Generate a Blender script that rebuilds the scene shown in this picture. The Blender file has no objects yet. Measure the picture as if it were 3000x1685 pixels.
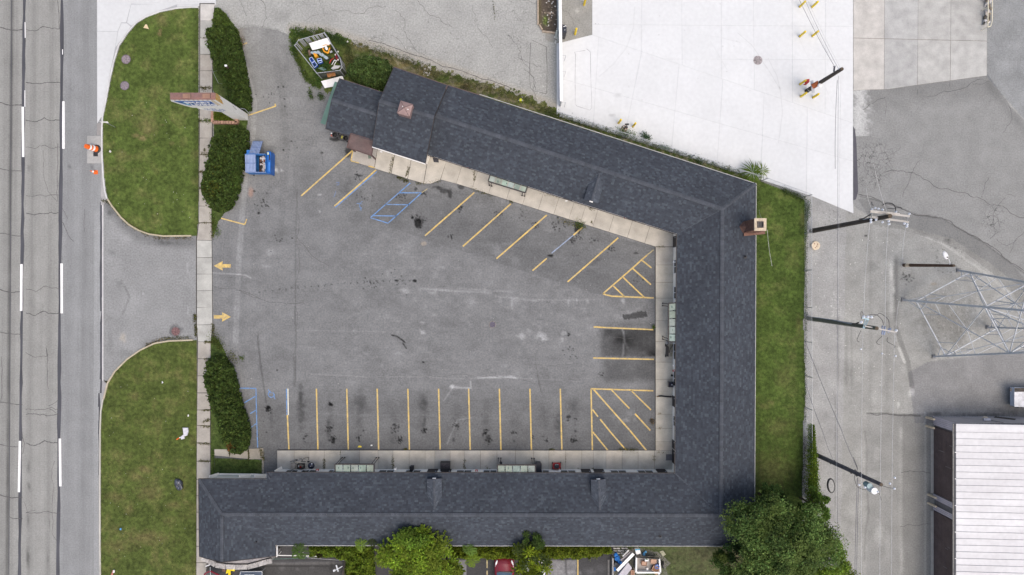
import bpy, math, random
import numpy as np
from mathutils import Vector, Matrix
random.seed(7); rng = np.random.default_rng(7)
SC = bpy.context.scene
COL = SC.collection
# ---------------------------------------------------------------- camera, sky, sun, exposure
HC = 62.5          # camera height in metres
PX = 32.0          # photograph pixels per metre on the ground
cam = bpy.data.cameras.new('camera'); cam.lens = 24; cam.sensor_width = 36; cam.clip_start = 0.5; cam.clip_end = 900
camo = bpy.data.objects.new('camera', cam); COL.objects.link(camo)
camo.location = (0, 0, HC); camo.rotation_euler = (0, 0, 0); SC.camera = camo
w = bpy.data.worlds.new('World'); SC.world = w; w.use_nodes = True
nt = w.node_tree; nt.nodes.clear()
sky = nt.nodes.new('ShaderNodeTexSky'); sky.sky_type = 'NISHITA'; sky.sun_disc = False
SUN_EL, SUN_AZ = 66.0, 140.0       # degrees above the horizon, degrees clockwise from north (+Y)
sky.sun_elevation = math.radians(SUN_EL); sky.sun_rotation = math.radians(SUN_AZ)
sky.air_density = 1.0; sky.dust_density = 5.5; sky.ozone_density = 0.0
bg = nt.nodes.new('ShaderNodeBackground'); bg.inputs['Strength'].default_value = 0.15
ow = nt.nodes.new('ShaderNodeOutputWorld')
nt.links.new(sky.outputs[0], bg.inputs[0]); nt.links.new(bg.outputs[0], ow.inputs[0])
sl = bpy.data.lights.new('sun', 'SUN'); sl.energy = 0.6; sl.angle = math.radians(60); sl.color = (1.0, 0.985, 0.95)
so = bpy.data.objects.new('sun', sl); COL.objects.link(so)
_a, _e = math.radians(SUN_AZ), math.radians(SUN_EL)
_d = Vector((math.sin(_a)*math.cos(_e), math.cos(_a)*math.cos(_e), math.sin(_e)))
so.rotation_euler = _d.to_track_quat('Z', 'Y').to_euler(); so.location = (0, 0, 80)
SC.view_settings.view_transform = 'Standard'; SC.view_settings.look = 'None'
SC.view_settings.gamma = 1.0; SC.view_settings.use_curve_mapping = False
SC.view_settings.exposure = 0.46
# ---------------------------------------------------------------- helpers
def W(px, py, z=0.0):
    k = (HC - z) / HC
    return Vector(((px-1500)/PX*k, (842.5-py)/PX*k, z))
def G(px, py, z=0.0):
    return Vector(((px-1500)/PX, (842.5-py)/PX, z))
def tag(o, label=None, cat=None, group=None, kind=None):
    if label: o['label'] = label
    if cat: o['category'] = cat
    if group: o['group'] = group
    if kind: o['kind'] = kind
    return o
def thing(name, loc, label, cat, group=None, rz=0.0):
    o = bpy.data.objects.new(name, None); o.empty_display_size = 0.2; COL.objects.link(o)
    o.location = loc; o.rotation_euler = (0, 0, rz)
    return tag(o, label, cat, group)
def wloc(o):
    v = Vector((0, 0, 0))
    while o is not None:
        v += o.location; o = o.parent
    return v
def link(me, name, m, parent=None):
    o = bpy.data.objects.new(name, me); COL.objects.link(o)
    if m is not None: me.materials.append(m)
    if parent is not None: o.parent = parent
    return o
class MB:
    def __init__(s): s.v = []; s.f = []; s.c = []; s.has = False
    def face(s, pts, c=None):
        n = len(s.v); s.v.extend([tuple(p) for p in pts]); s.f.append(tuple(range(n, n+len(pts))))
        s.c.append(c or (1, 1, 1)); s.has = s.has or c is not None; return s
    def raw(s, vs, fs, c=None):
        n = len(s.v); s.v.extend([tuple(p) for p in vs])
        for f in fs: s.f.append(tuple(i+n for i in f)); s.c.append(c or (1, 1, 1))
        s.has = s.has or c is not None; return s
    def box(s, cx, cy, cz, sx, sy, sz, rz=0.0, c=None):
        co, si = math.cos(rz), math.sin(rz); vs = []
        for k in (-.5, .5):
            for a, b in ((-.5, -.5), (.5, -.5), (.5, .5), (-.5, .5)):
                x, y = a*sx, b*sy; vs.append((cx+x*co-y*si, cy+x*si+y*co, cz+k*sz))
        return s.raw(vs, [(3, 2, 1, 0), (4, 5, 6, 7), (0, 1, 5, 4), (1, 2, 6, 5), (2, 3, 7, 6), (3, 0, 4, 7)], c)
    def prism(s, poly, z0, z1, c=None, ch=0.0):
        P = [Vector((p[0], p[1])) for p in poly]; n = len(P)
        ar = sum(P[i].x*P[(i+1) % n].y-P[(i+1) % n].x*P[i].y for i in range(n))
        if ar < 0: P.reverse()
        vs = [(p.x, p.y, z0) for p in P]
        if ch > 0:
            cen = sum(P, Vector((0, 0)))/n
            vs += [(p.x, p.y, z1-ch) for p in P]
            vs += [tuple(p+(cen-p).normalized()*ch)+(z1,) for p in P]
            fs = [tuple(range(n-1, -1, -1)), tuple(range(2*n, 3*n))]
            for i in range(n):
                j = (i+1) % n; fs.append((i, j, n+j, n+i)); fs.append((n+i, n+j, 2*n+j, 2*n+i))
        else:
            vs += [(p.x, p.y, z1) for p in P]
            fs = [tuple(range(n-1, -1, -1)), tuple(range(n, 2*n))]
            for i in range(n):
                j = (i+1) % n; fs.append((i, j, n+j, n+i))
        return s.raw(vs, fs, c)
    def bar(s, a, b, wd, th, c=None, up=(0, 0, 1)):
        a, b = Vector(a), Vector(b); d = (b-a).normalized(); up = Vector(up)
        if abs(d.dot(up)) > .98: up = Vector((1, 0, 0))
        x = d.cross(up).normalized()*wd*.5; y = x.cross(d).normalized()*th*.5
        vs = [a-x-y, a+x-y, a+x+y, a-x+y, b-x-y, b+x-y, b+x+y, b-x+y]
        return s.raw(vs, [(0, 1, 2, 3), (7, 6, 5, 4), (0, 4, 5, 1), (1, 5, 6, 2), (2, 6, 7, 3), (3, 7, 4, 0)], c)
    def cone(s, a, b, r0, r1, n=10, c=None, cap=True):
        a, b = Vector(a), Vector(b); d = (b-a).normalized()
        t = Vector((1, 0, 0)) if abs(d.z) > .9 else Vector((0, 0, 1))
        x = d.cross(t).normalized(); y = d.cross(x).normalized(); vs = []
        for p, r in ((a, r0), (b, r1)):
            for i in range(n):
                an = 2*math.pi*i/n; vs.append(p+x*math.cos(an)*r+y*math.sin(an)*r)
        fs = [(i, n+i, n+(i+1) % n, (i+1) % n) for i in range(n)]
        if cap: fs += [tuple(range(n)), tuple(range(2*n-1, n-1, -1))]
        return s.raw(vs, fs, c)
    def tube(s, pts, r, n=5, c=None):
        for a, b in zip(pts[:-1], pts[1:]): s.cone(a, b, r, r, n, c, cap=False)
        return s
    def lathe(s, cx, cy, prof, n=16, c=None, z0=0.0):
        vs = []; m = len(prof)
        for r, z in prof:
            for i in range(n):
                a = 2*math.pi*i/n; vs.append((cx+r*math.cos(a), cy+r*math.sin(a), z0+z))
        fs = []
        for k in range(m-1):
            for i in range(n):
                j = (i+1) % n; fs.append((k*n+i, k*n+j, (k+1)*n+j, (k+1)*n+i))
        fs.append(tuple(range(n-1, -1, -1))); fs.append(tuple(range((m-1)*n, m*n)))
        return s.raw(vs, fs, c)
    def ellip(s, cx, cy, cz, rx, ry, rz, n=10, m=6, jit=0.0, c=None, rot=0.0):
        vs = []; co, si = math.cos(rot), math.sin(rot)
        for k in range(m+1):
            ph = math.pi*k/m-math.pi/2
            for i in range(n):
                a = 2*math.pi*i/n; j = 1+random.uniform(-jit, jit)
                x, y, z = math.cos(ph)*math.cos(a)*rx*j, math.cos(ph)*math.sin(a)*ry*j, math.sin(ph)*rz*j
                vs.append((cx+x*co-y*si, cy+x*si+y*co, cz+z))
        fs = []
        for k in range(m):
            for i in range(n):
                j = (i+1) % n; fs.append((k*n+i, k*n+j, (k+1)*n+j, (k+1)*n+i))
        return s.raw(vs, fs, c)
    def build(s, name, m, parent=None, local=False, smooth=False):
        s.has = s.has or m.name in TONED
        off = Vector((0, 0, 0)) if (parent is None or local) else wloc(parent)
        me = bpy.data.meshes.new(name)
        me.from_pydata([(x-off.x, y-off.y, z-off.z) for x, y, z in s.v], [], s.f)
        if s.has:
            at = me.attributes.new('tone', 'FLOAT_COLOR', 'FACE')
            at.data.foreach_set('color', np.array([(a, b, c, 1.0) for a, b, c in s.c], dtype=np.float32).ravel())
        if smooth: me.polygons.foreach_set('use_smooth', [True]*len(me.polygons))
        me.validate(); me.update()
        return link(me, name, m, parent)
def ground_origin(o):       # move a free mesh's origin to the bottom middle of its own box
    me = o.data; n = len(me.vertices); a = np.empty(n*3, dtype=np.float32); me.vertices.foreach_get('co', a); a = a.reshape(-1, 3)
    c = np.array([(a[:, 0].min()+a[:, 0].max())/2, (a[:, 1].min()+a[:, 1].max())/2, a[:, 2].min()])
    a -= c; me.vertices.foreach_set('co', a.ravel()); me.update(); o.location = Vector(c); return o
def npmesh(name, co, quads, m, parent=None, colors=None, k=4, smooth=False, cdomain='POINT'):
    me = bpy.data.meshes.new(name); off = np.array(wloc(parent)) if parent is not None else np.zeros(3)
    co = np.asarray(co, dtype=np.float32)-off.astype(np.float32); q = np.asarray(quads, dtype=np.int32)
    me.vertices.add(len(co)); me.vertices.foreach_set('co', co.ravel())
    me.loops.add(q.size); me.loops.foreach_set('vertex_index', q.ravel())
    me.polygons.add(len(q)); me.polygons.foreach_set('loop_start', np.arange(0, q.size, k, dtype=np.int32))
    if smooth: me.polygons.foreach_set('use_smooth', np.ones(len(q), dtype=bool))
    me.update(calc_edges=True)
    if colors is not None:
        at = me.attributes.new('tone', 'FLOAT_COLOR', cdomain)
        c4 = np.ones((len(colors), 4), dtype=np.float32); c4[:, :colors.shape[1]] = colors
        at.data.foreach_set('color', c4.ravel())
    return link(me, name, m, parent)
# value noise in numpy ------------------------------------------------
_tab = rng.random((256, 256))
def vn(x, y, seed=0):
    x = x+seed*17.31; y = y+seed*9.77
    xi = np.floor(x).astype(int); yi = np.floor(y).astype(int); fx = x-xi; fy = y-yi
    fx = fx*fx*(3-2*fx); fy = fy*fy*(3-2*fy)
    a = _tab[xi % 256, yi % 256]; b = _tab[(xi+1) % 256, yi % 256]; c = _tab[xi % 256, (yi+1) % 256]; d = _tab[(xi+1) % 256, (yi+1) % 256]
    return (a*(1-fx)+b*fx)*(1-fy)+(c*(1-fx)+d*fx)*fy
def fbm(x, y, seed=0, o=4):
    s = 0; a = .5; t = 0
    for i in range(o): s = s+a*vn(x, y, seed+i*3); t += a; x = x*2.03; y = y*2.03; a *= .55
    return s/t
def pip(X, Y, poly):
    ins = np.zeros(X.shape, bool); n = len(poly)
    for i in range(n):
        x0, y0 = poly[i]; x1, y1 = poly[(i+1) % n]
        if y0 == y1: continue
        cnd = ((y0 > Y) != (y1 > Y)) & (X < (x1-x0)*(Y-y0)/(y1-y0)+x0); ins ^= cnd
    return ins
def dseg(X, Y, pts):
    d = np.full(X.shape, 1e9)
    for (x0, y0), (x1, y1) in zip(pts[:-1], pts[1:]):
        dx, dy = x1-x0, y1-y0; L = dx*dx+dy*dy+1e-9
        t = np.clip(((X-x0)*dx+(Y-y0)*dy)/L, 0, 1); d = np.minimum(d, np.hypot(X-x0-t*dx, Y-y0-t*dy))
    return d
class Paint:
    """stains, wear and patches of a paved surface, in photograph pixels"""
    def __init__(s, X, Y, base):
        s.X, s.Y = X, Y; s.C = np.ones((X.size, 4)); s.C[:, :3] = np.array(base); s.C[:, 3] = 0
        s.gain = 1.0; s.n1 = fbm(X/9, Y/9, 1); s.n2 = fbm(X/45, Y/45, 5); s.n3 = fbm(X/3.2, Y/3.2, 9, 2)
    def mul(s, m, f): f = (np.asarray(f)**s.gain if np.ndim(f) else f**s.gain); s.C[:, :3] *= (1+(np.asarray(f)-1)*m[:, None]) if np.ndim(f) else (1+(f-1)*m)[:, None]
    def mix(s, m, c): s.C[:, :3] = s.C[:, :3]*(1-m[:, None])+np.array(c)*m[:, None]
    def blob(s, cx, cy, rx, ry, f, soft=.5, rot=0, rag=.5):
        co, si = math.cos(math.radians(rot)), math.sin(math.radians(rot)); dx, dy = s.X-cx, s.Y-cy
        u = (dx*co+dy*si)/rx; v = (-dx*si+dy*co)/ry
        d = np.hypot(u, v)+(s.n1-.5)*rag*1.6
        m = np.clip((1-d)/soft, 0, 1); m = m*m*(3-2*m); s.mul(m, f); return m
    def line(s, pts, wd, f, rag=.6, soft=2.0):
        d = dseg(s.X, s.Y, pts); m = np.clip((wd-d)/soft+.5, 0, 1)*np.clip(1-rag+rag*1.8*s.n1, 0, 1); s.mul(m, f)
    def poly(s, pts, f, rag=3.0):
        m = pip(s.X+(s.n1-.5)*rag*2, s.Y+(s.n3-.5)*rag*2, pts).astype(float); s.mul(m, f); return m
    def dots(s, cx, cy, r, n, f, rs=(1.2, 3.5), seed=0):
        r_ = random.Random(seed+int(cx)+int(cy))
        for _ in range(n):
            a = r_.uniform(0, 6.28); q = r*math.sqrt(r_.random())*r_.uniform(.3, 1)
            x, y = cx+q*math.cos(a), cy+q*math.sin(a); rr = r_.uniform(*rs)
            m = np.clip((rr+1-np.hypot(s.X-x, s.Y-y))/1.5, 0, 1); s.mul(m, f)
def sheet(name, x0, y0, x1, y1, step, z, base, fn, m, clip=None, stepy=None, rag=0):
    stepy = stepy or step
    nx = max(2, int((x1-x0)/step)+1); ny = max(2, int((y1-y0)/stepy)+1)
    xs = np.linspace(x0, x1, nx); ys = np.linspace(y0, y1, ny); X, Y = np.meshgrid(xs, ys); X = X.ravel(); Y = Y.ravel()
    P = Paint(X, Y, base); fn(P)
    co = np.stack([(X-1500)/PX, (842.5-Y)/PX, np.full(X.shape, z)], 1)
    i = np.arange((nx-1)*(ny-1)); r = i//(nx-1); c = i % (nx-1); a = r*nx+c
    q = np.stack([a, a+nx, a+nx+1, a+1], 1)
    if clip is not None:
        cx = (X[a]+X[a+nx+1])/2; cy = (Y[a]+Y[a+nx+1])/2; q = q[pip(cx+(fbm(cx/10, cy/10, 55)-.5)*rag*2, cy+(fbm(cx/10, cy/10, 56)-.5)*rag*2, clip)]
    o = npmesh(name, co, q, m, None, P.C); o['kind'] = 'structure'; return o
# ---------------------------------------------------------------- materials
MATS = {}; TONED = set()
def mat(name, col=(.5, .5, .5), rough=.85, var=.25, scale=3.0, tone=False, bump=0.0, bscale=40.0, metal=0.0, stretch=None, spec=.3, crack=False, grit=0.0, col2=None, gscale=9.0, emit=None, trans=0.0, alpha=None, chip=0.0):
    if name in MATS: return MATS[name]
    m = bpy.data.materials.new(name); m.use_nodes = True; t = m.node_tree; N = t.nodes; L = t.links
    b = N['Principled BSDF']; b.inputs['Roughness'].default_value = rough; b.inputs['Metallic'].default_value = metal
    b.inputs['Specular IOR Level'].default_value = spec
    if trans: b.inputs['Transmission Weight'].default_value = trans
    geo = N.new('ShaderNodeNewGeometry'); pos = geo.outputs['Position']
    if stretch:
        mp = N.new('ShaderNodeVectorMath'); mp.operation = 'MULTIPLY'; mp.inputs[1].default_value = stretch
        L.new(pos, mp.inputs[0]); pos = mp.outputs[0]
    def noise(sc, det=4, src=None):
        n = N.new('ShaderNodeTexNoise'); n.inputs['Scale'].default_value = sc; n.inputs['Detail'].default_value = det
        L.new(src or pos, n.inputs['Vector']); return n.outputs['Fac']
    def ramp(f, lo, hi):
        r = N.new('ShaderNodeMapRange'); r.inputs['From Min'].default_value = .3; r.inputs['From Max'].default_value = .7
        r.inputs['To Min'].default_value = lo; r.inputs['To Max'].default_value = hi; L.new(f, r.inputs['Value']); return r.outputs[0]
    def mulc(c, f):
        x = N.new('ShaderNodeVectorMath'); x.operation = 'SCALE'; L.new(c, x.inputs[0]); L.new(f, x.inputs['Scale']); return x.outputs[0]
    rgb = N.new('ShaderNodeRGB'); rgb.outputs[0].default_value = (*col, 1); c = rgb.outputs[0]
    if col2 is not None:
        r2 = N.new('ShaderNodeRGB'); r2.outputs[0].default_value = (*col2, 1); mx = N.new('ShaderNodeMix'); mx.data_type = 'RGBA'
        L.new(ramp(noise(scale*.6, 5), 0, 1), mx.inputs[0]); L.new(c, mx.inputs[6]); L.new(r2.outputs[0], mx.inputs[7]); c = mx.outputs[2]
    if chip:
        r3 = N.new('ShaderNodeRGB'); r3.outputs[0].default_value = (.17, .165, .16, 1); mx = N.new('ShaderNodeMix'); mx.data_type = 'RGBA'
        L.new(ramp(noise(7, 6), chip-1.6, chip+.35), mx.inputs[0]); L.new(c, mx.inputs[6]); L.new(r3.outputs[0], mx.inputs[7]); c = mx.outputs[2]
    if tone:
        TONED.add(m.name)
        at = N.new('ShaderNodeAttribute'); at.attribute_name = 'tone'
        x = N.new('ShaderNodeVectorMath'); x.operation = 'MULTIPLY'; L.new(c, x.inputs[0]); L.new(at.outputs['Color'], x.inputs[1]); c = x.outputs[0]
    if var: c = mulc(c, ramp(noise(scale), 1-var, 1+var))
    if grit: c = mulc(c, ramp(noise(gscale, 2, geo.outputs['Position']), 1-grit, 1+grit))
    if crack:
        vo = N.new('ShaderNodeTexVoronoi'); vo.feature = 'DISTANCE_TO_EDGE'; vo.inputs['Scale'].default_value = 1.5
        wn = N.new('ShaderNodeTexNoise'); wn.inputs['Scale'].default_value = 2.0; L.new(geo.outputs['Position'], wn.inputs['Vector'])
        av = N.new('ShaderNodeVectorMath'); av.operation = 'ADD'; L.new(geo.outputs['Position'], av.inputs[0]); L.new(wn.outputs['Color'], av.inputs[1])
        L.new(av.outputs[0], vo.inputs['Vector'])
        mr = N.new('ShaderNodeMapRange'); mr.inputs['From Min'].default_value = .012; mr.inputs['From Max'].default_value = .035
        mr.inputs['To Min'].default_value = 1; mr.inputs['To Max'].default_value = 0; L.new(vo.outputs['Distance'], mr.inputs['Value'])
        ml = N.new('ShaderNodeMath'); ml.operation = 'MULTIPLY'; L.new(mr.outputs[0], ml.inputs[0]); L.new(at.outputs['Alpha'], ml.inputs[1])
        sb = N.new('ShaderNodeMath'); sb.operation = 'SUBTRACT'; sb.inputs[0].default_value = 1; L.new(ml.outputs[0], sb.inputs[1]); c = mulc(c, sb.outputs[0])
    L.new(c, b.inputs['Base Color'])
    if bump:
        bp = N.new('ShaderNodeBump'); bp.inputs['Strength'].default_value = bump; bp.inputs['Distance'].default_value = .02
        L.new(noise(bscale, 3), bp.inputs['Height']); L.new(bp.outputs[0], b.inputs['Normal'])
    if name == 'foliage':
        tr_ = N.new('ShaderNodeBsdfTranslucent'); mxs = N.new('ShaderNodeMixShader'); mxs.inputs[0].default_value = .48
        L.new(c, tr_.inputs['Color']); L.new(b.outputs[0], mxs.inputs[1]); L.new(tr_.outputs[0], mxs.inputs[2]); L.new(mxs.outputs[0], N['Material Output'].inputs['Surface'])
    MATS[name] = m; return m
M_ASPH = mat('asphalt', (.985, 1.005, .995), .93, .07, .5, tone=True, bump=.5, bscale=30, grit=.17, gscale=7, crack=True, spec=.2)
M_ROAD = mat('road_surface', (.94, .96, .95), .9, .06, .6, tone=True, bump=.4, bscale=35, grit=.12, gscale=8, spec=.25, crack=True)
M_GRAV = mat('gravel', (.985, 1.005, .985), .95, .09, .7, tone=True, bump=.8, bscale=22, grit=.15, gscale=8, spec=.2, crack=True)
M_CRACK = mat('crack_fill', (.085, .083, .083), .7, .3, 3)
M_TAR = mat('tar_strip', (.066, .068, .078), .7, .25, 1.5, stretch=(1, .2, 1))
M_WCON = mat('new_concrete', (.575, .592, .597), .85, .035, .35, bump=.25, bscale=12, grit=.035, gscale=3, spec=.25, tone=True)
M_CONC = mat('old_concrete', (.360, .351, .324), .9, .15, 1.1, bump=.5, bscale=18, grit=.06, tone=True)
M_GCON = mat('grey_concrete', (.34, .335, .325), .9, .12, 1.2, bump=.5, bscale=18, grit=.07, tone=True)
M_BASE = mat('dark_joint', (.07, .066, .06), .95, .3, 6)
M_SOIL = mat('soil', (.10, .09, .055), .98, .35, 4, bump=1, bscale=15, grit=.3, tone=True)
M_GRASS = mat('grass', (1, 1, 1), .8, .18, .8, tone=True, grit=.24, gscale=3.2, spec=.15)
M_LEAF = mat('foliage', (1, 1, 1), .65, .12, 1.5, tone=True, spec=.25)
M_YEL = mat('yellow_paint', (.60, .42, .12), .8, .16, 2.5, bump=.3, col2=(.46, .36, .17), grit=.10, gscale=12, chip=.45)
M_BLU = mat('blue_paint', (.10, .235, .50), .8, .2, 2.5, col2=(.15, .25, .42), grit=.15, gscale=12, chip=.6)
M_WHT = mat('white_paint', (.78, .78, .78), .75, .06, 3, grit=.05)
M_FADE = mat('faded_paint', (.36, .31, .18), .85, .2, 3, grit=.2, gscale=12)
M_SHING = mat('shingle', (.046, .053, .0655), .9, .10, .35, tone=True, bump=.5, bscale=60, grit=.08, gscale=14, spec=.25)
M_CAP = mat('ridge_cap', (.062, .070, .084), .9, .15, 1.5, tone=True, grit=.1, bump=.4, bscale=60)
M_WALL = mat('white_wall', (.88, .84, .76), .85, .08, 1.2, bump=.2)
M_WTRIM = mat('white_trim', (.78, .78, .77), .6, .08, 3)
M_DTRIM = mat('dark_trim', (.04, .035, .035), .6, .2, 3)
M_BROWN = mat('brown_metal', (.13, .085, .08), .6, .2, 1.6, col2=(.10, .075, .07), grit=.08)
M_GLASS = mat('dark_glass', (.025, .03, .035), .12, .1, 1, spec=.6)
M_BRICK = mat('brick', (.17, .095, .072), .9, .2, 5, tone=True, grit=.1, bump=.5)
M_GREENP = mat('fibreglass', (.25, .295, .26), .55, .2, 1.4, tone=True, stretch=(1, 1, 1), grit=.08)
M_GREENS = mat('green_panel', (.13, .22, .18), .5, .12, 1.2)
M_BLUEM = mat('blue_metal', (.02, .14, .40), .45, .15, 3, spec=.5, grit=.08)
M_BLUEL = mat('blue_lid', (.16, .22, .38), .6, .15, 3)
M_BLACK = mat('black_plastic', (.02, .02, .022), .5, .2, 6, spec=.5)
M_GALV = mat('galvanised', (.42, .44, .46), .45, .12, 4, metal=.35)
M_TOWER = mat('tower_steel', (.46, .48, .50), .6, .12, 4)
M_WOOD = mat('dark_wood', (.065, .055, .048), .9, .3, 3, stretch=(6, 6, 1), bump=.5)
M_GWOOD = mat('green_wood', (.12, .125, .10), .9, .3, 3, stretch=(6, 6, 1), bump=.5)
M_PWOOD = mat('pale_wood', (.36, .30, .235), .85, .2, 5, grit=.1)
M_BYEL = mat('bollard_yellow', (.72, .52, .02), .5, .08, 4, spec=.4)
M_CREAM = mat('cream_paint', (.55, .46, .33), .6, .12, 5)
M_RED = mat('red_paint', (.38, .03, .025), .5, .2, 5)
M_ORNG = mat('orange_plastic', (.75, .14, .02), .55, .12, 5)
M_TONE = mat('painted_items', (1, 1, 1), .65, .12, 4, tone=True, grit=.06)
M_DBRN = mat('brown_door', (.115, .085, .080), .7, .15, 1.2, grit=.1, bump=.2)
M_METR = mat('white_metal_roof', (.60, .605, .612), .55, .05, .6, tone=True, grit=.05, gscale=2.5, stretch=(.5, 1.6, 1), col2=(.53, .53, .54))
M_METW = mat('grey_siding', (.48, .455, .46), .6, .1, 1.5, tone=True)
M_STON = mat('pale_stone', (.40, .385, .365), .9, .2, 5, col2=(.27, .26, .26), grit=.15, tone=True, bump=.6)
M_BARK = mat('bark', (.09, .07, .05), .95, .3, 8, bump=.8)
M_MAN = mat('cast_iron', (.11, .10, .105), .7, .3, 7, bump=.8, bscale=25, grit=.25, tone=True)
M_CARR = mat('red_car_paint', (.19, .018, .03), .22, .06, 4, spec=.6)
M_CARW = mat('white_car_paint', (.72, .73, .75), .25, .04, 4, spec=.6)
M_DARKROOF = mat('dark_membrane', (.035, .035, .037), .8, .35, 1.3, col2=(.06, .058, .055), grit=.25, gscale=5)
# ================================================================= GROUND
_g = MB(); R_ = 260
_g.face([(-R_, -R_, -.06), (R_, -R_, -.06), (R_, R_, -.06), (-R_, R_, -.06)], (.19, .19, .185))
ground = _g.build('ground', mat('far_ground', (1, 1, 1), .95, .25, .12, tone=True, grit=.15, col2=(.75, .8, .6))); ground['kind'] = 'structure'
def frame_x(y, xt, xb): return xt+(xb-xt)*y/1685.0
# ---- road
def paint_road(P):
    P.gain = 1.35
    X, Y = P.X, P.Y
    s1 = frame_x(Y, 72, 57); s2 = frame_x(Y, 182, 170)
    lane3 = X > s2; c = np.array((.268, .265, .255)); P.C[:, :3] = c
    P.C[lane3, :3] = (.242, .245, .250)
    P.C[:, :3] *= (1+.10*(fbm(X/3.0, Y/220, 2)-.5)*2)[:, None]*(1+.05*(fbm(X/30, Y/90, 4)-.5)*2)[:, None]
    for dx, wd, f, a, b in ((-38, 5, .62, 0, 2000), (-34, 3, .75, 0, 2000), (-52, 10, .90, 0, 2000), (-24, 7, .9, 0, 2000)):
        P.mul(np.exp(-((X-s1-dx)/wd)**2)*(.6+.8*P.n2), f)
    for dx, wd, f in ((28, 9, .86), (82, 9, .88)): P.mul(np.exp(-((X-s1-dx)/wd)**2)*(.3+1.2*P.n2), f)
    for dx, wd, f in ((70, 12, .90), (24, 10, .95), (90, 18, .97)): P.mul(np.exp(-((X-s2-dx)/wd)**2)*(.3+1.2*P.n2), f)
    P.mul(((X > frame_x(Y, 276, 276)) & (Y > 620)).astype(float), 1.12)
    for y in (447, 488, 627, 699, 735, 771):
        for x in (203, 270): P.blob(x, y, 7, 3, .72, .6)
    for x, y, rx, ry, f in ((84, 1370, 7, 22, .72), (84, 1425, 7, 16, .7), (82, 1525, 6, 26, .68), (82, 1635, 8, 34, .66), (141, 1640, 6, 24, .74), (145, 1535, 4, 18, .75), (135, 556, 3, 3, .3), (135, 1221, 4, 4, .55), (84, 492, 6, 12, .8)):
        P.blob(x, y, rx, ry, f, .8)
    P.C[:, :3] *= (1+.10*(P.n3-.5)+.10*(P.n2-.5))[:, None]
    P.C[:, 3] = np.clip((fbm(X/60, Y/200, 31)-.62)*2, 0, .12)
road = sheet('road', -330, -160, 304, 1850, 3.0, -.004, (.28, .28, .27), paint_road, M_ROAD, stepy=9)
def ribbon(mb, pts, wd, z, jit=0.0, sub=0, c=None, wj=.3):
    p = [Vector((a, b)) for a, b in pts]
    for _ in range(sub):
        q = [p[0]]
        for a, b in zip(p[:-1], p[1:]):
            L = (b-a).length; nrm = Vector((-(b-a).y, (b-a).x))/max(L, 1e-6); q += [(a+b)/2+nrm*random.uniform(-jit, jit)*L, b]
        p = q
    prev = None
    for i, a in enumerate(p):
        d = (p[min(i+1, len(p)-1)]-p[max(i-1, 0)]); d = d/max(d.length, 1e-6); nrm = Vector((-d.y, d.x)); h = wd*.5*(1+random.uniform(-wj, wj))
        l, r = a+nrm*h, a-nrm*h
        if prev: mb.face([G(prev[0].x, prev[0].y, z), G(l.x, l.y, z), G(r.x, r.y, z), G(prev[1].x, prev[1].y, z)], c)
        prev = (l, r)
def stripe(parent, name, pts, wd, z, m, c=None, label=None):
    b = MB(); ribbon(b, pts, wd, z, 0, 0, c, .06)
    o = b.build(name, m, parent)
    if label: o['label'] = label
    return o
t = MB()
ribbon(t, [(frame_x(y, 71.5, 57)+random.uniform(-1, 1), y) for y in range(-160, 1850, 40)], 8.5, .003)
ribbon(t, [(frame_x(y, 182, 170)+random.uniform(-1, 1), y) for y in range(-160, 1850, 40)], 9, .003)
ribbon(t, [(frame_x(y, 34, 26), y) for y in range(-160, 1850, 60)], 2.0, .003)
t.build('joint_sealant', M_TAR, road)
t = MB()
for i in range(20):
    y0 = 592+i*40; ribbon(t, [(293+random.uniform(-1, 1)+(4 if y0 > 900 and y0 < 930 else 0)+(3 if y0 < 1150 else -2), y0), (293+random.uniform(-1, 1)+(3 if y0 < 1150 else -2), y0+40)], 6 if i < 15 else 5, .003)
t.build('gutter_sealant', M_TAR, road)
cr = MB()
for y in (85, 242, 352, 432, 572, 624, 846, 917, 1200, 1214, 1298, 1502):
    ribbon(cr, [(76, y), (102, y+random.uniform(-2, 9)), (130, y+random.uniform(-8, 4)), (150, y+random.uniform(-8, 4)), (176, y)], random.choice((1.3, 1.7, 2.2)), .004, .12, 3)
for y in (84, 304, 498, 688, 852, 977, 1182, 1306, 1454):
    ribbon(cr, [(-330, y), (-200, y+9), (-60, y-8), (0, y-4), (34, y+random.uniform(0, 6)), (66, y+3)], random.choice((1.8, 2.6)), .004, .05, 4)
for pts, wd in (([(26, 1512), (38, 1520), (66, 1520)], 1.6), ([(136, 1022), (139, 1060), (142, 1140)], 1.2), ([(75, 1033), (100, 1047), (138, 1044), (136, 1020)], 1.3), ([(169, 0), (173, 45), (174, 85)], 1.4),
                ([(126, 440), (128, 500), (140, 560), (168, 592)], .9), ([(170, 420), (170, 540), (166, 560), (170, 590)], 1.2), ([(183, 610), (199, 642)], 1), ([(183, 650), (200, 690), (216, 708)], 1.3), ([(248, 612), (247, 680)], .9),
                ([(160, 1350), (150, 1400), (158, 1430), (152, 1560), (168, 1588)], .9), ([(4, 1045), (6, 1090), (2, 1180)], 1.2), ([(104, 1495), (80, 1500), (70, 1470)], .8), ([(145, 1198), (168, 1212)], 1.4), ([(143, 1190), (170, 1172)], 1.2), ([(60, 1265), (72, 1300), (66, 1330)], 1.2)):
    ribbon(cr, pts, wd, .004, .06, 3)
tag(cr.build('crack', M_CRACK, road), kind='stuff')
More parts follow.
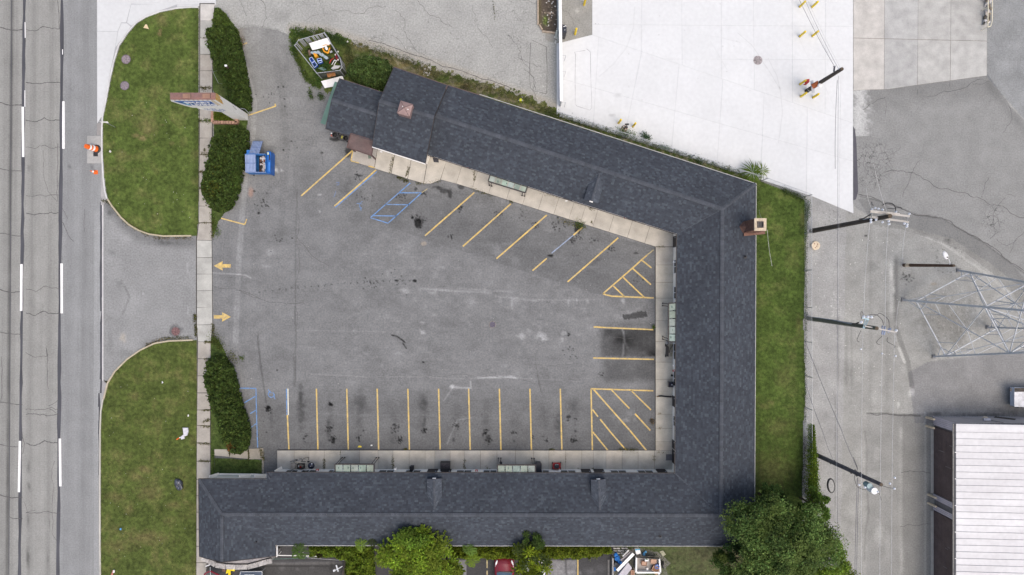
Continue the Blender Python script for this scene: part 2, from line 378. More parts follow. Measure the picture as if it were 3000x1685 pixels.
for a, b in (((67, 313), (68, 460)), ((63, 774), (62, 911)), ((58.5, 1292), (55.5, 1442)), ((186, 297), (186, 436)), ((180.5, 772), (181, 918)), ((175.5, 1285), (177, 1425)), ((68, -150), (68, -20)), ((188, -160), (187, -30))):
    stripe(road, 'lane_dash', [a, ((a[0]+b[0])/2, (a[1]+b[1])/2), b], 7, .008, M_WHT)
for a, b in (((73.5, 65), (74, 111)), ((73, 265), (73, 313)), ((183.5, 145), (183.5, 160))):
    stripe(road, 'lane_dash', [a, b], 2.2, .008, M_WHT, label='thin worn remnant of a lane dash')
# ---- upper lot, lot, driveway
def paint_upper(P):
    X, Y = P.X, P.Y
    P.C[:, :3] *= (.95+.13*P.n2+.06*P.n1)[:, None]
    P.blob(825, 45, 45, 30, .84, 1); P.blob(690, 50, 50, 60, 1.06, 1); P.blob(1480, 20, 60, 40, 1.12, 1.2)
    P.poly([(560, -150), (700, -150), (640, 90), (560, 90)], .97)
    P.line([(640, 85), (740, 78), (812, 90)], 6, .8)
    for a in range(6): P.line([(760+a*5, 90), (800+a*20, 0)], 3, .93)
    P.mul(np.clip(1-np.abs(dseg(X, Y, [(860, 85), (960, 95), (1100, 140), (1300, 200), (1640, 320)])-8)/18, 0, 1)*(.5+P.n3), (1.06, 1.0, .93))
    P.C[:, 3] = np.clip((fbm(X/80, Y/80, 23)-.48)*2.0, 0, .42)
    P.dots(1300, 100, 200, 20, .6, (1, 2)); P.dots(1600, 250, 60, 10, 1.4, (1, 2))
upper = sheet('upper_lot', 545, -200, 1740, 345, 3.3, -.008, (.298, .297, .287), paint_upper, M_ASPH)
cr = MB()
for _ in range(16):
    x, y = random.uniform(640, 1600), random.uniform(-20, 230); a = random.uniform(0, 6.28); pts = [(x, y)]
    for k in range(random.randint(4, 9)):
        a += random.uniform(-.7, .7); x += 24*math.cos(a); y += 24*math.sin(a)
        if y > 70+.32*(x-860)-14 and x > 840: break
        pts.append((x, y))
    if len(pts) > 2: ribbon(cr, pts, random.uniform(.6, 1.1), -.002, .2, 2)
ribbon(cr, [(1080, 118), (1150, 138), (1230, 165), (1300, 196), (1440, 236), (1500, 260)], 1.6, -.002, .05, 4)
for q in ([(1554, 125), (1554, 258), (1562, 266), (1600, 275)], [(1601, 138), (1601, 275)], [(1560, 118), (1601, 138)]): ribbon(cr, q, 1.1, -.002, .02, 3)
tag(cr.build('crack', M_CRACK, upper), kind='stuff')
def paint_lot(P):
    P.gain = 1.8
    X, Y = P.X, P.Y
    P.C[:, :3] *= (.87+.22*P.n2+.10*P.n1)[:, None]*(1+.16*(fbm(X/4.0, Y/160, 14)-.5)*np.clip((900-X)/200, 0, 1))[:, None]
    P.C[:, :3] *= (1+.07*(fbm(X/160, Y/5, 16)-.5)*np.clip((X-800)/200, 0, 1))[:, None]
    P.mul(np.clip((980-X)/250, 0, 1)*np.clip((620-Y)/200, 0, 1), (1.13, 1.12, 1.09))      # paler, older strip by the entrance
    P.mul(np.clip((Y-1130)/60, 0, 1), .88); P.mul(np.clip((Y-1230)/80, 0, 1), .93)
    P.mul(np.clip(1-np.abs((Y-560)-(X-1000)*.32)/90, 0, 1)*(X > 860), .90)
    P.mul(pip(X, Y, [(1100, 480), (1960, 740), (1960, 870), (1740, 860), (1240, 700), (1080, 640)]).astype(float), .93)
    # darker repaired bays
    m = np.clip((X-1742-P.n1*14)/22, 0, 1)*np.clip((1046+P.n1*8-Y)/8, 0, 1)*np.clip((Y-962)/4, 0, 1); P.mul(m*(.45+1.1*P.n2), .56)
    m = np.clip((X-1755)/25, 0, 1)*np.clip((1128-Y)/20, 0, 1)*np.clip((Y-1048)/8, 0, 1); P.mul(m*(.6+.7*P.n2), .74)
    m = np.clip((X-1740)/40, 0, 1)*np.clip((963-Y)/10, 0, 1)*np.clip((Y-930)/25, 0, 1); P.mul(m, .84)
    for k in ([(1822, 922), (1837, 922), (1870, 913), (1892, 912), (1897, 928), (1880, 932), (1850, 934), (1828, 937)],): P.poly(k, .56, 2)
    P.line([(1824, 965), (1829, 985), (1825, 1040)], 3, 1.55); P.line([(1826, 985), (1838, 1018)], 3, 1.35)
    for q in ((882, 1190, 20, 90, .68), (882, 1160, 10, 60, .8), (1058, 1180, 32, 60, .76), (1243, 1175, 24, 42, .66), (1243, 1235, 8, 40, .72), (965, 1185, 14, 70, .9), (962, 1255, 8, 40, .7), (1637, 1245, 22, 62, .72), (1680, 1190, 30, 36, .84), (795, 1230, 14, 40, .78), (820, 1230, 30, 90, .9), (1430, 1285, 13, 17, .42), (1148, 1290, 20, 30, .9)): P.blob(*q, soft=1.1)
    for q in ((1300, 560, 18, 9, .6), (1286, 552, 12, 7, .6), (1318, 566, 9, 16, .55), (1350, 548, 14, 11, .58), (1335, 552, 34, 10, 1.1), (1275, 548, 14, 8, .75), (1218, 553, 7, 8, .55), (1690, 673, 11, 12, .38), (1612, 749, 12, 5, .3), (786, 1194, 9, 9, .2), (969, 1186, 8, 6, .15), (966, 1180, 4, 4, .2), (977, 1290, 6, 12, .35), (1215, 823, 8, 5, .25), (1163, 822, 9, 3, .45), (1225, 654, 18, 18, .35), (1208, 638, 6, 6, .2), (1665, 1222, 10, 7, .45), (1664, 1232, 7, 4, .4), (812, 1085, 3, 3, .4), (757, 625, 5, 5, .3), (745, 560, 6, 4, .4), (1240, 1061, 6, 3, .4, .5, 25), (833, 290, 4, 3, .3), (835, 312, 3, 3, .3), (943, 448, 6, 4, .5), (1865, 742, 10, 4, .6), (985, 408, 24, 8, .45), (1022, 440, 16, 12, .5), (1018, 455, 10, 10, .55)): P.blob(*q)
    P.line([(1148, 982), (1162, 985), (1178, 996), (1186, 1003)], 2.2, .3); P.line([(1180, 1005), (1190, 1021)], 1.8, .32)
    for q in ((1225, 645, 34, 46), (1175, 575, 20, 20), (1085, 575, 60, 14), (1320, 690, 16, 10), (1700, 690, 24, 12), (1740, 700, 20, 10), (1640, 655, 30, 14), (1520, 635, 30, 8), (1625, 665, 14, 8), (786, 1200, 18, 26), (975, 1285, 16, 20), (1170, 1290, 16, 30), (1430, 1290, 20, 12), (822, 705, 50, 8), (850, 440, 40, 8), (770, 600, 40, 20), (760, 1270, 50, 10), (1665, 980, 10, 10), (1670, 1030, 30, 12), (1160, 830, 60, 12), (1080, 830, 30, 12), (1760, 1100, 10, 6), (1690, 1235, 12, 4), (790, 280, 60, 14), (1870, 820, 30, 6), (1560, 1280, 10, 8)): P.dots(q[0], q[1], q[2], q[3], .45, (.7, 2.2))
    for q in ((935, 571, 10, 5, 1.5), (937, 620, 6, 6, 1.5), (808, 497, 14, 11, 1.75), (826, 500, 8, 5, 1.4), (792, 740, 26, 16, 1.18), (1240, 975, 14, 12, 1.45), (1235, 945, 12, 5, 1.35), (1460, 735, 32, 26, 1.22), (1440, 715, 60, 10, 1.12), (1300, 848, 40, 10, 1.12), (1185, 852, 22, 12, 1.3), (1265, 858, 20, 8, 1.25), (1380, 880, 20, 20, 1.15), (1530, 985, 24, 14, 1.38), (1588, 985, 22, 16, 1.42), (1598, 996, 12, 6, 1.3), (1648, 993, 14, 8, 1.4), (1550, 968, 12, 10, 1.25), (1827, 882, 8, 12, 1.4), (1570, 805, 26, 12, 1.12), (1508, 765, 26, 20, 1.12), (1850, 700, 22, 8, 1.15), (1510, 880, 14, 20, 1.12), (1330, 1135, 30, 14, 1.16), (1322, 1130, 8, 5, 1.5), (1845, 1215, 20, 26, 1.2), (1830, 1232, 40, 8, 1.25), (1800, 1220, 26, 12, 1.12), (1465, 880, 8, 14, 1.2), (1665, 888, 5, 16, 1.25), (1690, 884, 4, 14, 1.25), (1720, 885, 8, 12, 1.3), (1620, 886, 20, 10, 1.1), (1470, 590, 14, 10, 1.15), (1140, 615, 4, 4, 1.3), (780, 780, 20, 8, 1.15), (1850, 1285, 20, 12, 1.1), (960, 1215, 14, 16, 1.15), (1030, 1120, 50, 12, 1.12)): P.blob(*q, soft=1.1, rag=.9)
    for pts, wd, f in (([(870, 968), (1010, 970), (1150, 973)], 1.4, 1.12), ([(900, 1095), (1080, 1105), (1250, 1103), (1320, 1110), (1500, 1107), (1600, 1112), (1720, 1118)], 1.6, 1.13), ([(1400, 1106), (1500, 1104), (1510, 1108)], 3, 1.3), ([(1320, 1135), (1380, 1137), (1378, 1118)], 2.4, 1.35), ([(930, 1210), (1040, 1218), (1220, 1215), (1350, 1222), (1500, 1230)], 1.3, 1.1), ([(1225, 845), (1320, 852), (1440, 858)], 3, 1.2), ([(1340, 845), (1500, 855)], 3, 1.15), ([(1300, 1175), (1330, 1130)], 1.6, 1.3), ([(1310, 1300), (1340, 1230), (1380, 1225)], 2, 1.25), ([(870, 560), (866, 700), (866, 1120)], 1.6, .86), ([(864, 900), (864, 950)], 3, .85), ([(864, 1050), (862, 1130)], 4, .88), ([(620, 799), (680, 803), (720, 806), (735, 815)], 2, 1.3), ([(755, 985), (760, 1030), (768, 1100), (780, 1180)], 2.2, .78), ([(1575, 1100), (1578, 1120), (1586, 1150)], 1, .7), ([(620, 60), (700, 300), (720, 500), (700, 760), (690, 1000)], 8, 1.14), ([(800, 130), (830, 300), (840, 420), (820, 700)], 10, .95), ([(700, 120), (745, 300), (735, 500)], 8, 1.13), ([(1500, 880), (1500, 905)], 3, 1.2), ([(1450, 868), (1560, 880), (1740, 878)], 3, 1.12)): P.line(pts, wd, f)
    rr = random.Random(5)
    for i, x in enumerate((885, 970, 1060, 1150, 1240, 1330, 1418, 1508, 1597, 1688)):
        P.blob(x+rr.uniform(-8, 8), 1235+rr.uniform(-20, 20), 22, 70, rr.uniform(.86, .95), 1.2); P.dots(x+rr.uniform(-8, 8), 1270+rr.uniform(-25, 20), rr.uniform(9, 20), rr.randint(8, 26), .5, (.8, 2.4), i); P.blob(x+rr.uniform(-6, 6), 1285+rr.uniform(-30, 10), rr.uniform(3, 9), rr.uniform(3, 10), rr.uniform(.45, .75), 1)
    for i, (x, y) in enumerate(((1010, 545), (1200, 600), (1310, 640), (1420, 660), (1530, 690), (1640, 730), (1750, 760))):
        P.blob(x+rr.uniform(-8, 8), y, 45, 16, rr.uniform(.84, .94), 1.2, -41); P.dots(x+40, y-30, 16, 22, .5, (.8, 2.2), i)
    P.C[:, :3] *= (1+.26*(fbm(X/22, Y/14, 91)-.5)+.22*(fbm(X/60, Y/40, 93)-.5)+.12*(P.n3-.5))[:, None]
    P.mul(np.clip((fbm(X/16, Y/10, 97)-.60)*5, 0, 1)*(Y < 1110)*(X > 1000), 1.10)
    P.line([(1240, 560), (1140, 620), (1020, 690), (960, 730)], 6, .97)
    for i in range(24):
        a = i/23; x = 760+440*a; y = 856-34*math.sin(a*1.5); P.dots(x, y, 5, 3, .6, (.6, 1.6), i)
    P.mix(P.blob(1242, 714, 9, 7, 1.0, .3)*.8, (.27, .235, .20)); P.mul(P.blob(1272, 717, 16, 6, 1, .4), .95)
    P.blob(1651, 976, 16, 14, .85, .4); P.blob(1651, 976, 11, 10, 1.35, .4)
    P.mix(P.blob(735, 565, 12, 22, 1, .8)*.35, (.42, .2, .12))
    P.mix(np.clip(1-np.abs(X-700-(Y-60)*.02)/22, 0, 1)*(Y < 520)*(Y > 80)*.5*P.n3*1.4, (.24, .20, .16))
    P.C[:, 3] = np.clip((fbm(X/70, Y/70, 33)-.60)*1.5, 0, .22)
lot = sheet('parking_lot', 600, 40, 2010, 1440, 2.6, 0.0, (.160, .161, .164), paint_lot, M_ASPH,
            clip=[(604, 40), (640, 62), (690, 84), (750, 79), (812, 88), (850, 104), (940, 240), (1300, 330), (2010, 600), (2010, 1440), (604, 1440)])
cr = MB()
for pts, wd in (([(868, 690), (880, 710), (905, 738), (935, 765), (965, 780)], 1.2), ([(690, 850), (760, 874), (800, 887), (840, 891), (890, 885)], 1.1), ([(866, 560), (868, 700), (866, 830), (868, 960), (862, 1130)], .9), ([(1250, 1100), (1400, 1106), (1500, 1112), (1700, 1115)], .7), ([(900, 1095), (1100, 1104), (1250, 1103)], .6), ([(1250, 560), (1235, 640), (1230, 700)], .8), ([(940, 440), (946, 470), (947, 488)], 1.1), ([(1576, 1000), (1574, 1090), (1586, 1140)], .7), ([(626, 840), (690, 845), (760, 875)], .9), ([(1530, 1064), (1640, 1068), (1740, 1080)], .6), ([(757, 970), (760, 1040), (770, 1100)], 1.0), ([(640, 560), (660, 700), (650, 780)], .6), ([(1150, 1170), (1300, 1216), (1500, 1222)], .6), ([(690, 425), (700, 300), (690, 200)], .6), ([(1762, 1000), (1860, 990)], .6)):
    ribbon(cr, pts, wd, .005, .08, 4)
tag(cr.build('crack', M_CRACK, lot), kind='stuff')
def paint_drive(P):
    P.gain = 1.3
    X, Y = P.X, P.Y
    P.C[:, :3] *= (.92+.18*P.n2+.06*P.n1)[:, None]
    P.mul(np.clip(1-np.abs(dseg(X, Y, [(320, 600), (360, 650), (407, 690), (480, 706), (560, 710)])-4)/22, 0, 1), .72)
    for q in ((320, 625, 14, 24, .72), (328, 740, 14, 12, .8), (480, 712, 60, 12, .72), (350, 830, 20, 22, .82), (322, 1000, 12, 60, .85), (470, 1010, 70, 24, .72), (365, 1035, 40, 24, .8), (550, 870, 24, 60, .92)): P.blob(*q, soft=1.1)
    for q in ((365, 700, 30, 22, 1.12), (360, 990, 16, 22, 1.15), (400, 880, 50, 40, 1.08), (420, 860, 6, 6, 1.2), (480, 800, 40, 24, 1.05)): P.blob(*q, soft=1.1)
    P.mix(P.blob(360, 990, 14, 20, 1, 1)*.5, (.36, .31, .24))
    P.line([(550, 772), (550, 800)], 1.2, 1.4); P.line([(550, 897), (550, 920)], 1.2, 1.4); P.line([(480, 855), (570, 780)], 2, .94)
    P.line([(366, 840), (380, 870), (360, 920)], 3, .8); P.blob(515, 968, 24, 22, .62, .5)
    P.C[:, 3] = np.clip((fbm(X/60, Y/60, 43)-.6)*1.5, 0, .2)
drive = sheet('driveway', 296, 570, 606, 1165, 2.6, .004, (.222, .223, .225), paint_drive, M_ASPH, clip=[(302, 590), (606, 590), (606, 1165), (302, 1165)])
# ---- pale gutter and concrete pads beside the road
gut = MB()
gut.prism([G(*p) for p in ((298, 478), (303, 478), (318, 582), (303, 601), (296, 601))], 0, .03, (.95, .96, .98))
gut.prism([G(*p) for p in ((299.5, 601), (303, 601), (303, 1120), (299.5, 1120))], 0, .014, (1.5, 1.5, 1.55))
gut.prism([G(*p) for p in ((300, 1115), (314, 1122), (306, 1160), (299, 1200), (296, 1200))], 0, .02, (.9, .9, .95))
gutter = gut.build('gutter', M_GCON); gutter['kind'] = 'structure'; ground_origin(gutter)
pad = MB(); pad.prism([G(*p) for p in ((256, 398), (301, 398), (301, 479), (256, 479))], 0, .04, (.95, .97, .97), .01)
pad.prism([G(*p) for p in ((285, 362), (300, 360), (300, 396), (285, 396))], 0, .03, (.72, .7, .7))
catch = pad.build('drain_pad', M_GCON); catch['kind'] = 'structure'; ground_origin(catch)
gr = MB(); gr.box(*G(281, 453, .045), .42, .34, .012)
for i in range(6): gr.box(*(G(281, 453, .052)+Vector((-.17+i*.068, 0, 0))), .02, .32, .012, c=(1.4, 1.4, 1.4))
tag(ground_origin(gr.build('drain_grate', M_BLACK)), 'black square drain grate set in the pale concrete pad beside the barrel', 'drain grate')
# ---- slab tools
def clip_half(poly, a, b, keep):
    nx, ny = -(b[1]-a[1]), b[0]-a[0]; out = []
    for i in range(len(poly)):
        p, q = poly[i], poly[(i+1) % len(poly)]
        dp = ((p[0]-a[0])*nx+(p[1]-a[1])*ny)*keep; dq = ((q[0]-a[0])*nx+(q[1]-a[1])*ny)*keep
        if dp >= 0: out.append(p)
        if dp*dq < 0: t = dp/(dp-dq); out.append((p[0]+(q[0]-p[0])*t, p[1]+(q[1]-p[1])*t))
    return out
def cut(polys, a, b):
    r = []
    for p in polys:
        for k in (1, -1):
            q = clip_half(p, a, b, k)
            if len(q) > 2:
                ar = abs(sum(q[i][0]*q[(i+1) % len(q)][1]-q[(i+1) % len(q)][0]*q[i][1] for i in range(len(q))))/2
                if ar > 40: r.append(q)
    return r
def shrink(poly, g):
    n = len(poly); cx = sum(p[0] for p in poly)/n; cy = sum(p[1] for p in poly)/n; r = []
    for p in poly:
        d = math.hypot(p[0]-cx, p[1]-cy); k = max(0, (d-g*1.4)/d); r.append((cx+(p[0]-cx)*k, cy+(p[1]-cy)*k))
    return r
def slabs(parent, polys, z0, z1, m, gap, tv=.06, cols=None, name='slab', zj=.0):
    for p in polys:
        b = MB(); f = 1+random.uniform(-tv, tv); c = cols(p) if cols else (1, 1, 1)
        b.prism([G(*q) for q in shrink(p, gap)], z0, z1+random.uniform(-zj, zj), tuple(x*f for x in c), .008)
        b.build(name, m, parent)
# ---- white concrete pad (north)
WP = [(1735, -250), (2499, -250), (2499, 590), (2501, 625), (2430, 594), (2379, 575), (2230, 527), (1640, 342), (1633, 335), (1633, 128), (1735, 102)]
def slabsheet(name, poly, z, m, c): 
    b = MB(); b.face([G(p[0], p[1], z) for p in reversed(poly)], c); o = b.build(name, m); o['kind'] = 'structure'; return o
wpad = slabsheet('concrete_pad', WP, .002, M_WCON, (.76, .76, .78))
up_ = [(1735, -250), (2499, -250), (2499, 361), (1735, 102)]
lo1 = [(1633, 128), (1735, 102), (1880, 151), (1830, 398), (1640, 340), (1633, 335)]
lo2 = [(1880, 151), (2499, 361), (2499, 625), (2379, 575), (2230, 527), (1830, 398)]
P1 = [up_]
for a, b in (((1880, -250), (1880, 500)), ((1996, -250), (2000, 500)), ((2112, -250), (2116, 500)), ((2205, -250), (2212, 500)), ((2320, -250), (2322, 500)), ((2420, -250), (2416, 500)), ((1700, 72), (2520, 78)), ((1700, 172), (2520, 176)), ((1700, -60), (2520, -60))): P1 = cut(P1, a, b)
P2 = [lo1]+[lo2]
for a, b in (((1755, 90), (1735, 420)), ((1990, 180), (1960, 520)), ((2120, 200), (2095, 560)), ((2240, 240), (2225, 600)), ((2365, 260), (2362, 640)), ((1600, 218), (2560, 490))): P2 = cut(P2, a, b)
slabs(wpad, P1+P2, -.02, .014, M_WCON, .30, .014)
# tyre marks and smudges on the pad
tm = MB()
for pts, wd, c in (([(1860, 20), (1856, 80), (1835, 140), (1795, 190), (1755, 225)], 4, (.93,)*3), ([(2160, 96), (2200, 130), (2240, 190), (2285, 260), (2292, 330), (2280, 420)], 2.6, (.90,)*3), ([(2040, 100), (2110, 110), (2170, 125)], 2.4, (.95,)*3), ([(2080, 120), (2110, 170), (2130, 205)], 2.2, (.94,)*3), ([(2250, 170), (2275, 220), (2285, 260)], 2.2, (.90,)*3), ([(2330, 90), (2420, 260), (2450, 330)], 1.4, (.95,)*3)):
    ribbon(tm, pts, wd, .0175, .02, 3, c)
tm.build('tyre_mark', M_WCON, wpad)
tm = MB()
for x, y, rx, ry, f in ((1810, 280, 16, 9, .82), (1792, 338, 12, 6, .78), (1842, 158, 3, 4, .86), (1842, 254, 3, 4, .88), (1881, 293, 3, 3, .88), (1930, 102, 3, 3, .86), (2110, 12, 4, 3, .88), (2113, 89, 3, 3, .85), (2158, 121, 4, 3, .86), (2150, 135, 3, 3, .88), (2116, 136, 5, 3, .87), (2006, 89, 3, 3, .88), (1932, 47, 3, 3, .88), (2129, 210, 3, 3, .88), (2196, 265, 4, 3, .92), (1745, 70, 2, 2, .5), (1753, 70, 2, 1, .6), (2045, 230, 3, 3, .9)):
    for r_, ff in ((1, 1-(1-f)*.35), (.7, 1-(1-f)*.7), (.4, f)):
        zz = .0175+.0008*(1-r_)*3; n = 12
        tm.face([G(x+rx*r_*math.cos(2*math.pi*i/n)*random.uniform(.85, 1.1), y-ry*r_*math.sin(2*math.pi*i/n)*random.uniform(.85, 1.1), zz) for i in range(n)], (ff,)*3)
tag(tm.build('smudge', M_WCON, wpad), kind='stuff')
cr = MB()
for q in ([(1683, 153), (1686, 160), (1685, 305), (1690, 311), (1728, 323), (1734, 315), (1730, 160), (1729, 152), (1718, 143)], [(1683, 153), (1715, 148)]): ribbon(cr, q, .9, .0165, .01, 2, wj=.4)
tag(cr.build('crack', mat('thin_cut', (.28, .28, .30), .9), wpad), kind='stuff')
# white apron (north west)
AP = [(284.5, -260), (635, -260), (633, 14), (600, 18), (560, 18), (520, 22), (470, 31), (430, 46), (400, 64), (372, 92), (345, 132), (330, 182), (318, 238), (308, 298), (299, 340), (285, 362)]
apron = slabsheet('apron', AP, .004, M_WCON, (.62, .62, .64))
A = [[(284.5, -260), (385, -260), (385, 0), (384, 14), (370, 66), (356, 66), (345, 92), (284.5, 92)], [(284.5, 92), (345, 92), (338, 140), (322, 220), (308, 298), (299, 340), (285, 362)], [(385, -260), (633, -260), (633, 14), (470, 14), (384, 12)], [(384, 13), (520, 13), (470, 31), (430, 46), (400, 64), (385, 76), (372, 66)], [(356, 68), (372, 68), (384, 78), (345, 132), (338, 140), (346, 92)], [(518, 14), (633, 14.5), (600, 18), (560, 18), (519, 21)]]
slabs(apron, A, -.02, .018, M_WCON, .35, .015, cols=lambda p: (.90, .90, .90))
# upper right beige slabs
BS = [(2500, -250), (2892, -250), (2891, 222), (2690, 249), (2600, 262), (2520, 264), (2500, 266)]
bpad = slabsheet('concrete_yard', BS, .003, M_CONC, (.62, .6, .58))
B_ = [BS]
for a, b in (((2592, -260), (2590, 300)), ((2691, -260), (2688, 300)), ((2788, -260), (2783, 300)), ((2480, 111), (2900, 121)), ((2480, -90), (2900, -82))): B_ = cut(B_, a, b)
slabs(bpad, B_, -.02, .016, M_CONC, .6, .05, cols=lambda p: (1.2, 1.2, 1.22) if sum(q[0] for q in p)/len(p) < 2560 else ((1.02, 1.06, 1.12) if sum(q[0] for q in p)/len(p) < 2680 else (1.03, 1.06, 1.10)))
dk = MB(); dk.prism([G(*p) for p in ((2499, 369), (2505, 380), (2509, 420), (2511, 470), (2514, 560), (2508, 584), (2500, 587))], 0, .012, (.25, .25, .30))
o = dk.build('patch', M_GCON); o['kind'] = 'structure'; ground_origin(o)
# ---- rear yard (east)
def paint_yard(P):
    P.gain = 1.4
    X, Y = P.X, P.Y
    gravel = np.array((.285, .282, .272)); P.C[:, :3] = gravel
    P.C[:, :3] *= (.82+.32*P.n2+.16*(P.n1-.5)+.10*(P.n3-.5))[:, None]
    P.mul(pip(X, Y, [(2350, 500), (2480, 560), (2460, 1900), (2350, 1900)]).astype(float), (1.04, 1.04, 1.06))
    asp = pip(X+(P.n1-.5)*8, Y+(P.n1-.5)*8, [(2495, 240), (2892, 215), (2960, 310), (3120, 480), (3120, 960), (3000, 850), (2900, 770), (2790, 700), (2640, 660), (2560, 640), (2508, 610), (2495, 590)])
    P.mix(asp.astype(float), (.232, .232, .231)); 
    P.mul(asp*np.clip(1-dseg(X, Y, [(2510, 270), (2700, 258), (2900, 240)])/70, 0, 1), .86)
    P.mul(asp*np.clip(1-dseg(X, Y, [(2900, 250), (2960, 330), (3020, 400)])/20, 0, 1), .85)
    band = np.clip((16-np.abs(dseg(X, Y, [(2620, 700), (2700, 672), (2790, 700), (2880, 760), (2960, 830), (3040, 900)])))/10, 0, 1)
    b2 = pip(X+(P.n1-.5)*6, Y+(P.n1-.5)*6, [(2515, 585), (2560, 580), (2640, 625), (2740, 632), (2850, 690), (2960, 770), (3060, 880), (3060, 960), (2920, 810), (2820, 735), (2700, 690), (2640, 672), (2560, 660)]); P.mul(b2.astype(float), .84)
    P.line([(2520, 575), (2600, 595), (2690, 630), (2760, 640), (2880, 710), (3000, 800)], 2, .7); P.line([(2660, 672), (2760, 712), (2860, 780), (2960, 860)], 4, 1.15)
    P.blob(2780, 705, 20, 12, .75, 1)
    wt = np.clip(1-np.abs(X-2515-(P.n1-.5)*60)/36, 0, 1)*((Y < 400) & (Y > -100)); P.mix(wt*.8, (.5, .5, .5))
    for x, wd, f, y0, y1 in ((2455, 3, .78, 900, 1150), (2480, 5, .86, 930, 1150), (2495, 4, .88, 930, 1150), (2625, 7, .72, 740, 960), (2447, 2, .8, 1150, 1500), (2612, 8, 1.25, 740, 940), (2600, 10, .9, 860, 1300), (2550, 6, .92, 600, 1300)): P.mul(np.exp(-((X-x-(P.n1-.5)*6)/wd)**2)*np.clip((Y-y0)/30, 0, 1)*np.clip((y1-Y)/30, 0, 1), f)
    P.line([(2625, 960), (2645, 1020), (2660, 1060), (2672, 1130)], 7, .78); P.line([(2635, 1020), (2650, 1060)], 5, 1.3)
    for q in ((2670, 1150, 14, 18, 1.4), (2560, 1170, 26, 26, 1.15), (2632, 1185, 7, 14, 1.35), (2610, 800, 10, 30, 1.25), (2620, 850, 8, 16, 1.3), (2565, 700, 30, 30, 1.05), (2600, 690, 40, 24, .9), (2560, 780, 30, 20, .86), (2620, 760, 30, 18, .9)): P.blob(*q, soft=1)
    # lower alley: smoother asphalt with wear
    al = np.clip((X-2535-(P.n1-.5)*10)/8, 0, 1)*(Y > 1212)*(X < 2745); P.mix(al*1.0, (.238, .236, .229))
    for q in ((2568, 1330, 14, 36, 1.2), (2575, 1560, 20, 60, 1.25), (2560, 1390, 40, 14, 1.18), (2595, 1420, 24, 50, 1.1), (2600, 1600, 16, 60, 1.14), (2645, 1640, 12, 60, 1.2), (2640, 1270, 8, 30, 1.15), (2560, 1210, 60, 16, 1.08), (2620, 1500, 20, 80, 1.06), (2560, 1230, 30, 60, 1.06)): P.blob(*q, soft=1.1)
    P.mul(np.exp(-((X-2638)/5)**2)*(Y > 1250), 1.10); P.mul(np.exp(-((X-2711)/3)**2)*(Y > 1210)*(.4+P.n3), 1.25); P.mul((X > 2645)*(X < 2735)*(Y > 1212)*1.0, .90)
    P.line([(2534, 1265), (2540, 1320), (2538, 1400), (2545, 1500), (2535, 1560), (2532, 1640)], 3, .84)
    P.line([(2540, 1211), (2600, 1212), (2640, 1217), (2696, 1218)], 2, .55)
    # right yard gravel, blue grey, and dirt under the tower
    P.mul(pip(X, Y, [(2892, -200), (3200, -200), (3200, 470), (3000, 350), (2892, 225)]).astype(float), (.88, .90, .94))
    rg = pip(X, Y, [(2660, 1090), (2720, 1060), (3200, 1000), (3200, 1240), (2680, 1240)]).astype(float); P.mul(rg, (.84, .84, .87))
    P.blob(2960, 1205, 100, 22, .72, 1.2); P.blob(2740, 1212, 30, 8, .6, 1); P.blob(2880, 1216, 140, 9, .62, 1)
    P.mix(P.blob(2770, 940, 120, 95, .84, .9, 20)*.25, (.2, .185, .16)); P.blob(2720, 1030, 40, 30, .86, 1); P.blob(2890, 940, 26, 30, .86, 1)
    P.dots(2660, 815, 26, 30, .5, (.8, 2.6)); P.dots(2760, 760, 70, 40, .6, (.7, 2)); P.dots(2800, 950, 110, 120, .7, (.7, 1.6)); P.dots(2536, 690, 3, 2, .3, (2, 3)); P.dots(2450, 640, 60, 40, .7, (.7, 1.6)); P.dots(2450, 900, 60, 40, 1.3, (.7, 1.6)); P.dots(2800, 920, 130, 160, 1.35, (.6, 1.4))
    P.mix(P.blob(2735, 832, 16, 7, 1, .8)*.5, (.25, .19, .13)); P.mix(P.blob(2802, 892, 15, 3, 1, .6)*.7, (.4, .3, .05))
    ca = np.clip(1-np.hypot((X-2560)/70, (Y-480)/90), 0, 1)*1.3+np.clip(1-np.hypot((X-2910)/50, (Y-640)/60), 0, 1)*.9; P.C[:, 3] = np.clip(ca, 0, .6)*(asp)+np.clip((fbm(X/70, Y/70, 53)-.62)*1.6, 0, .2)*asp
yard = sheet('rear_yard', 2340, -250, 3160, 1900, 2.8, -.006, (.3, .3, .3), paint_yard, M_GRAV)
cr = MB()
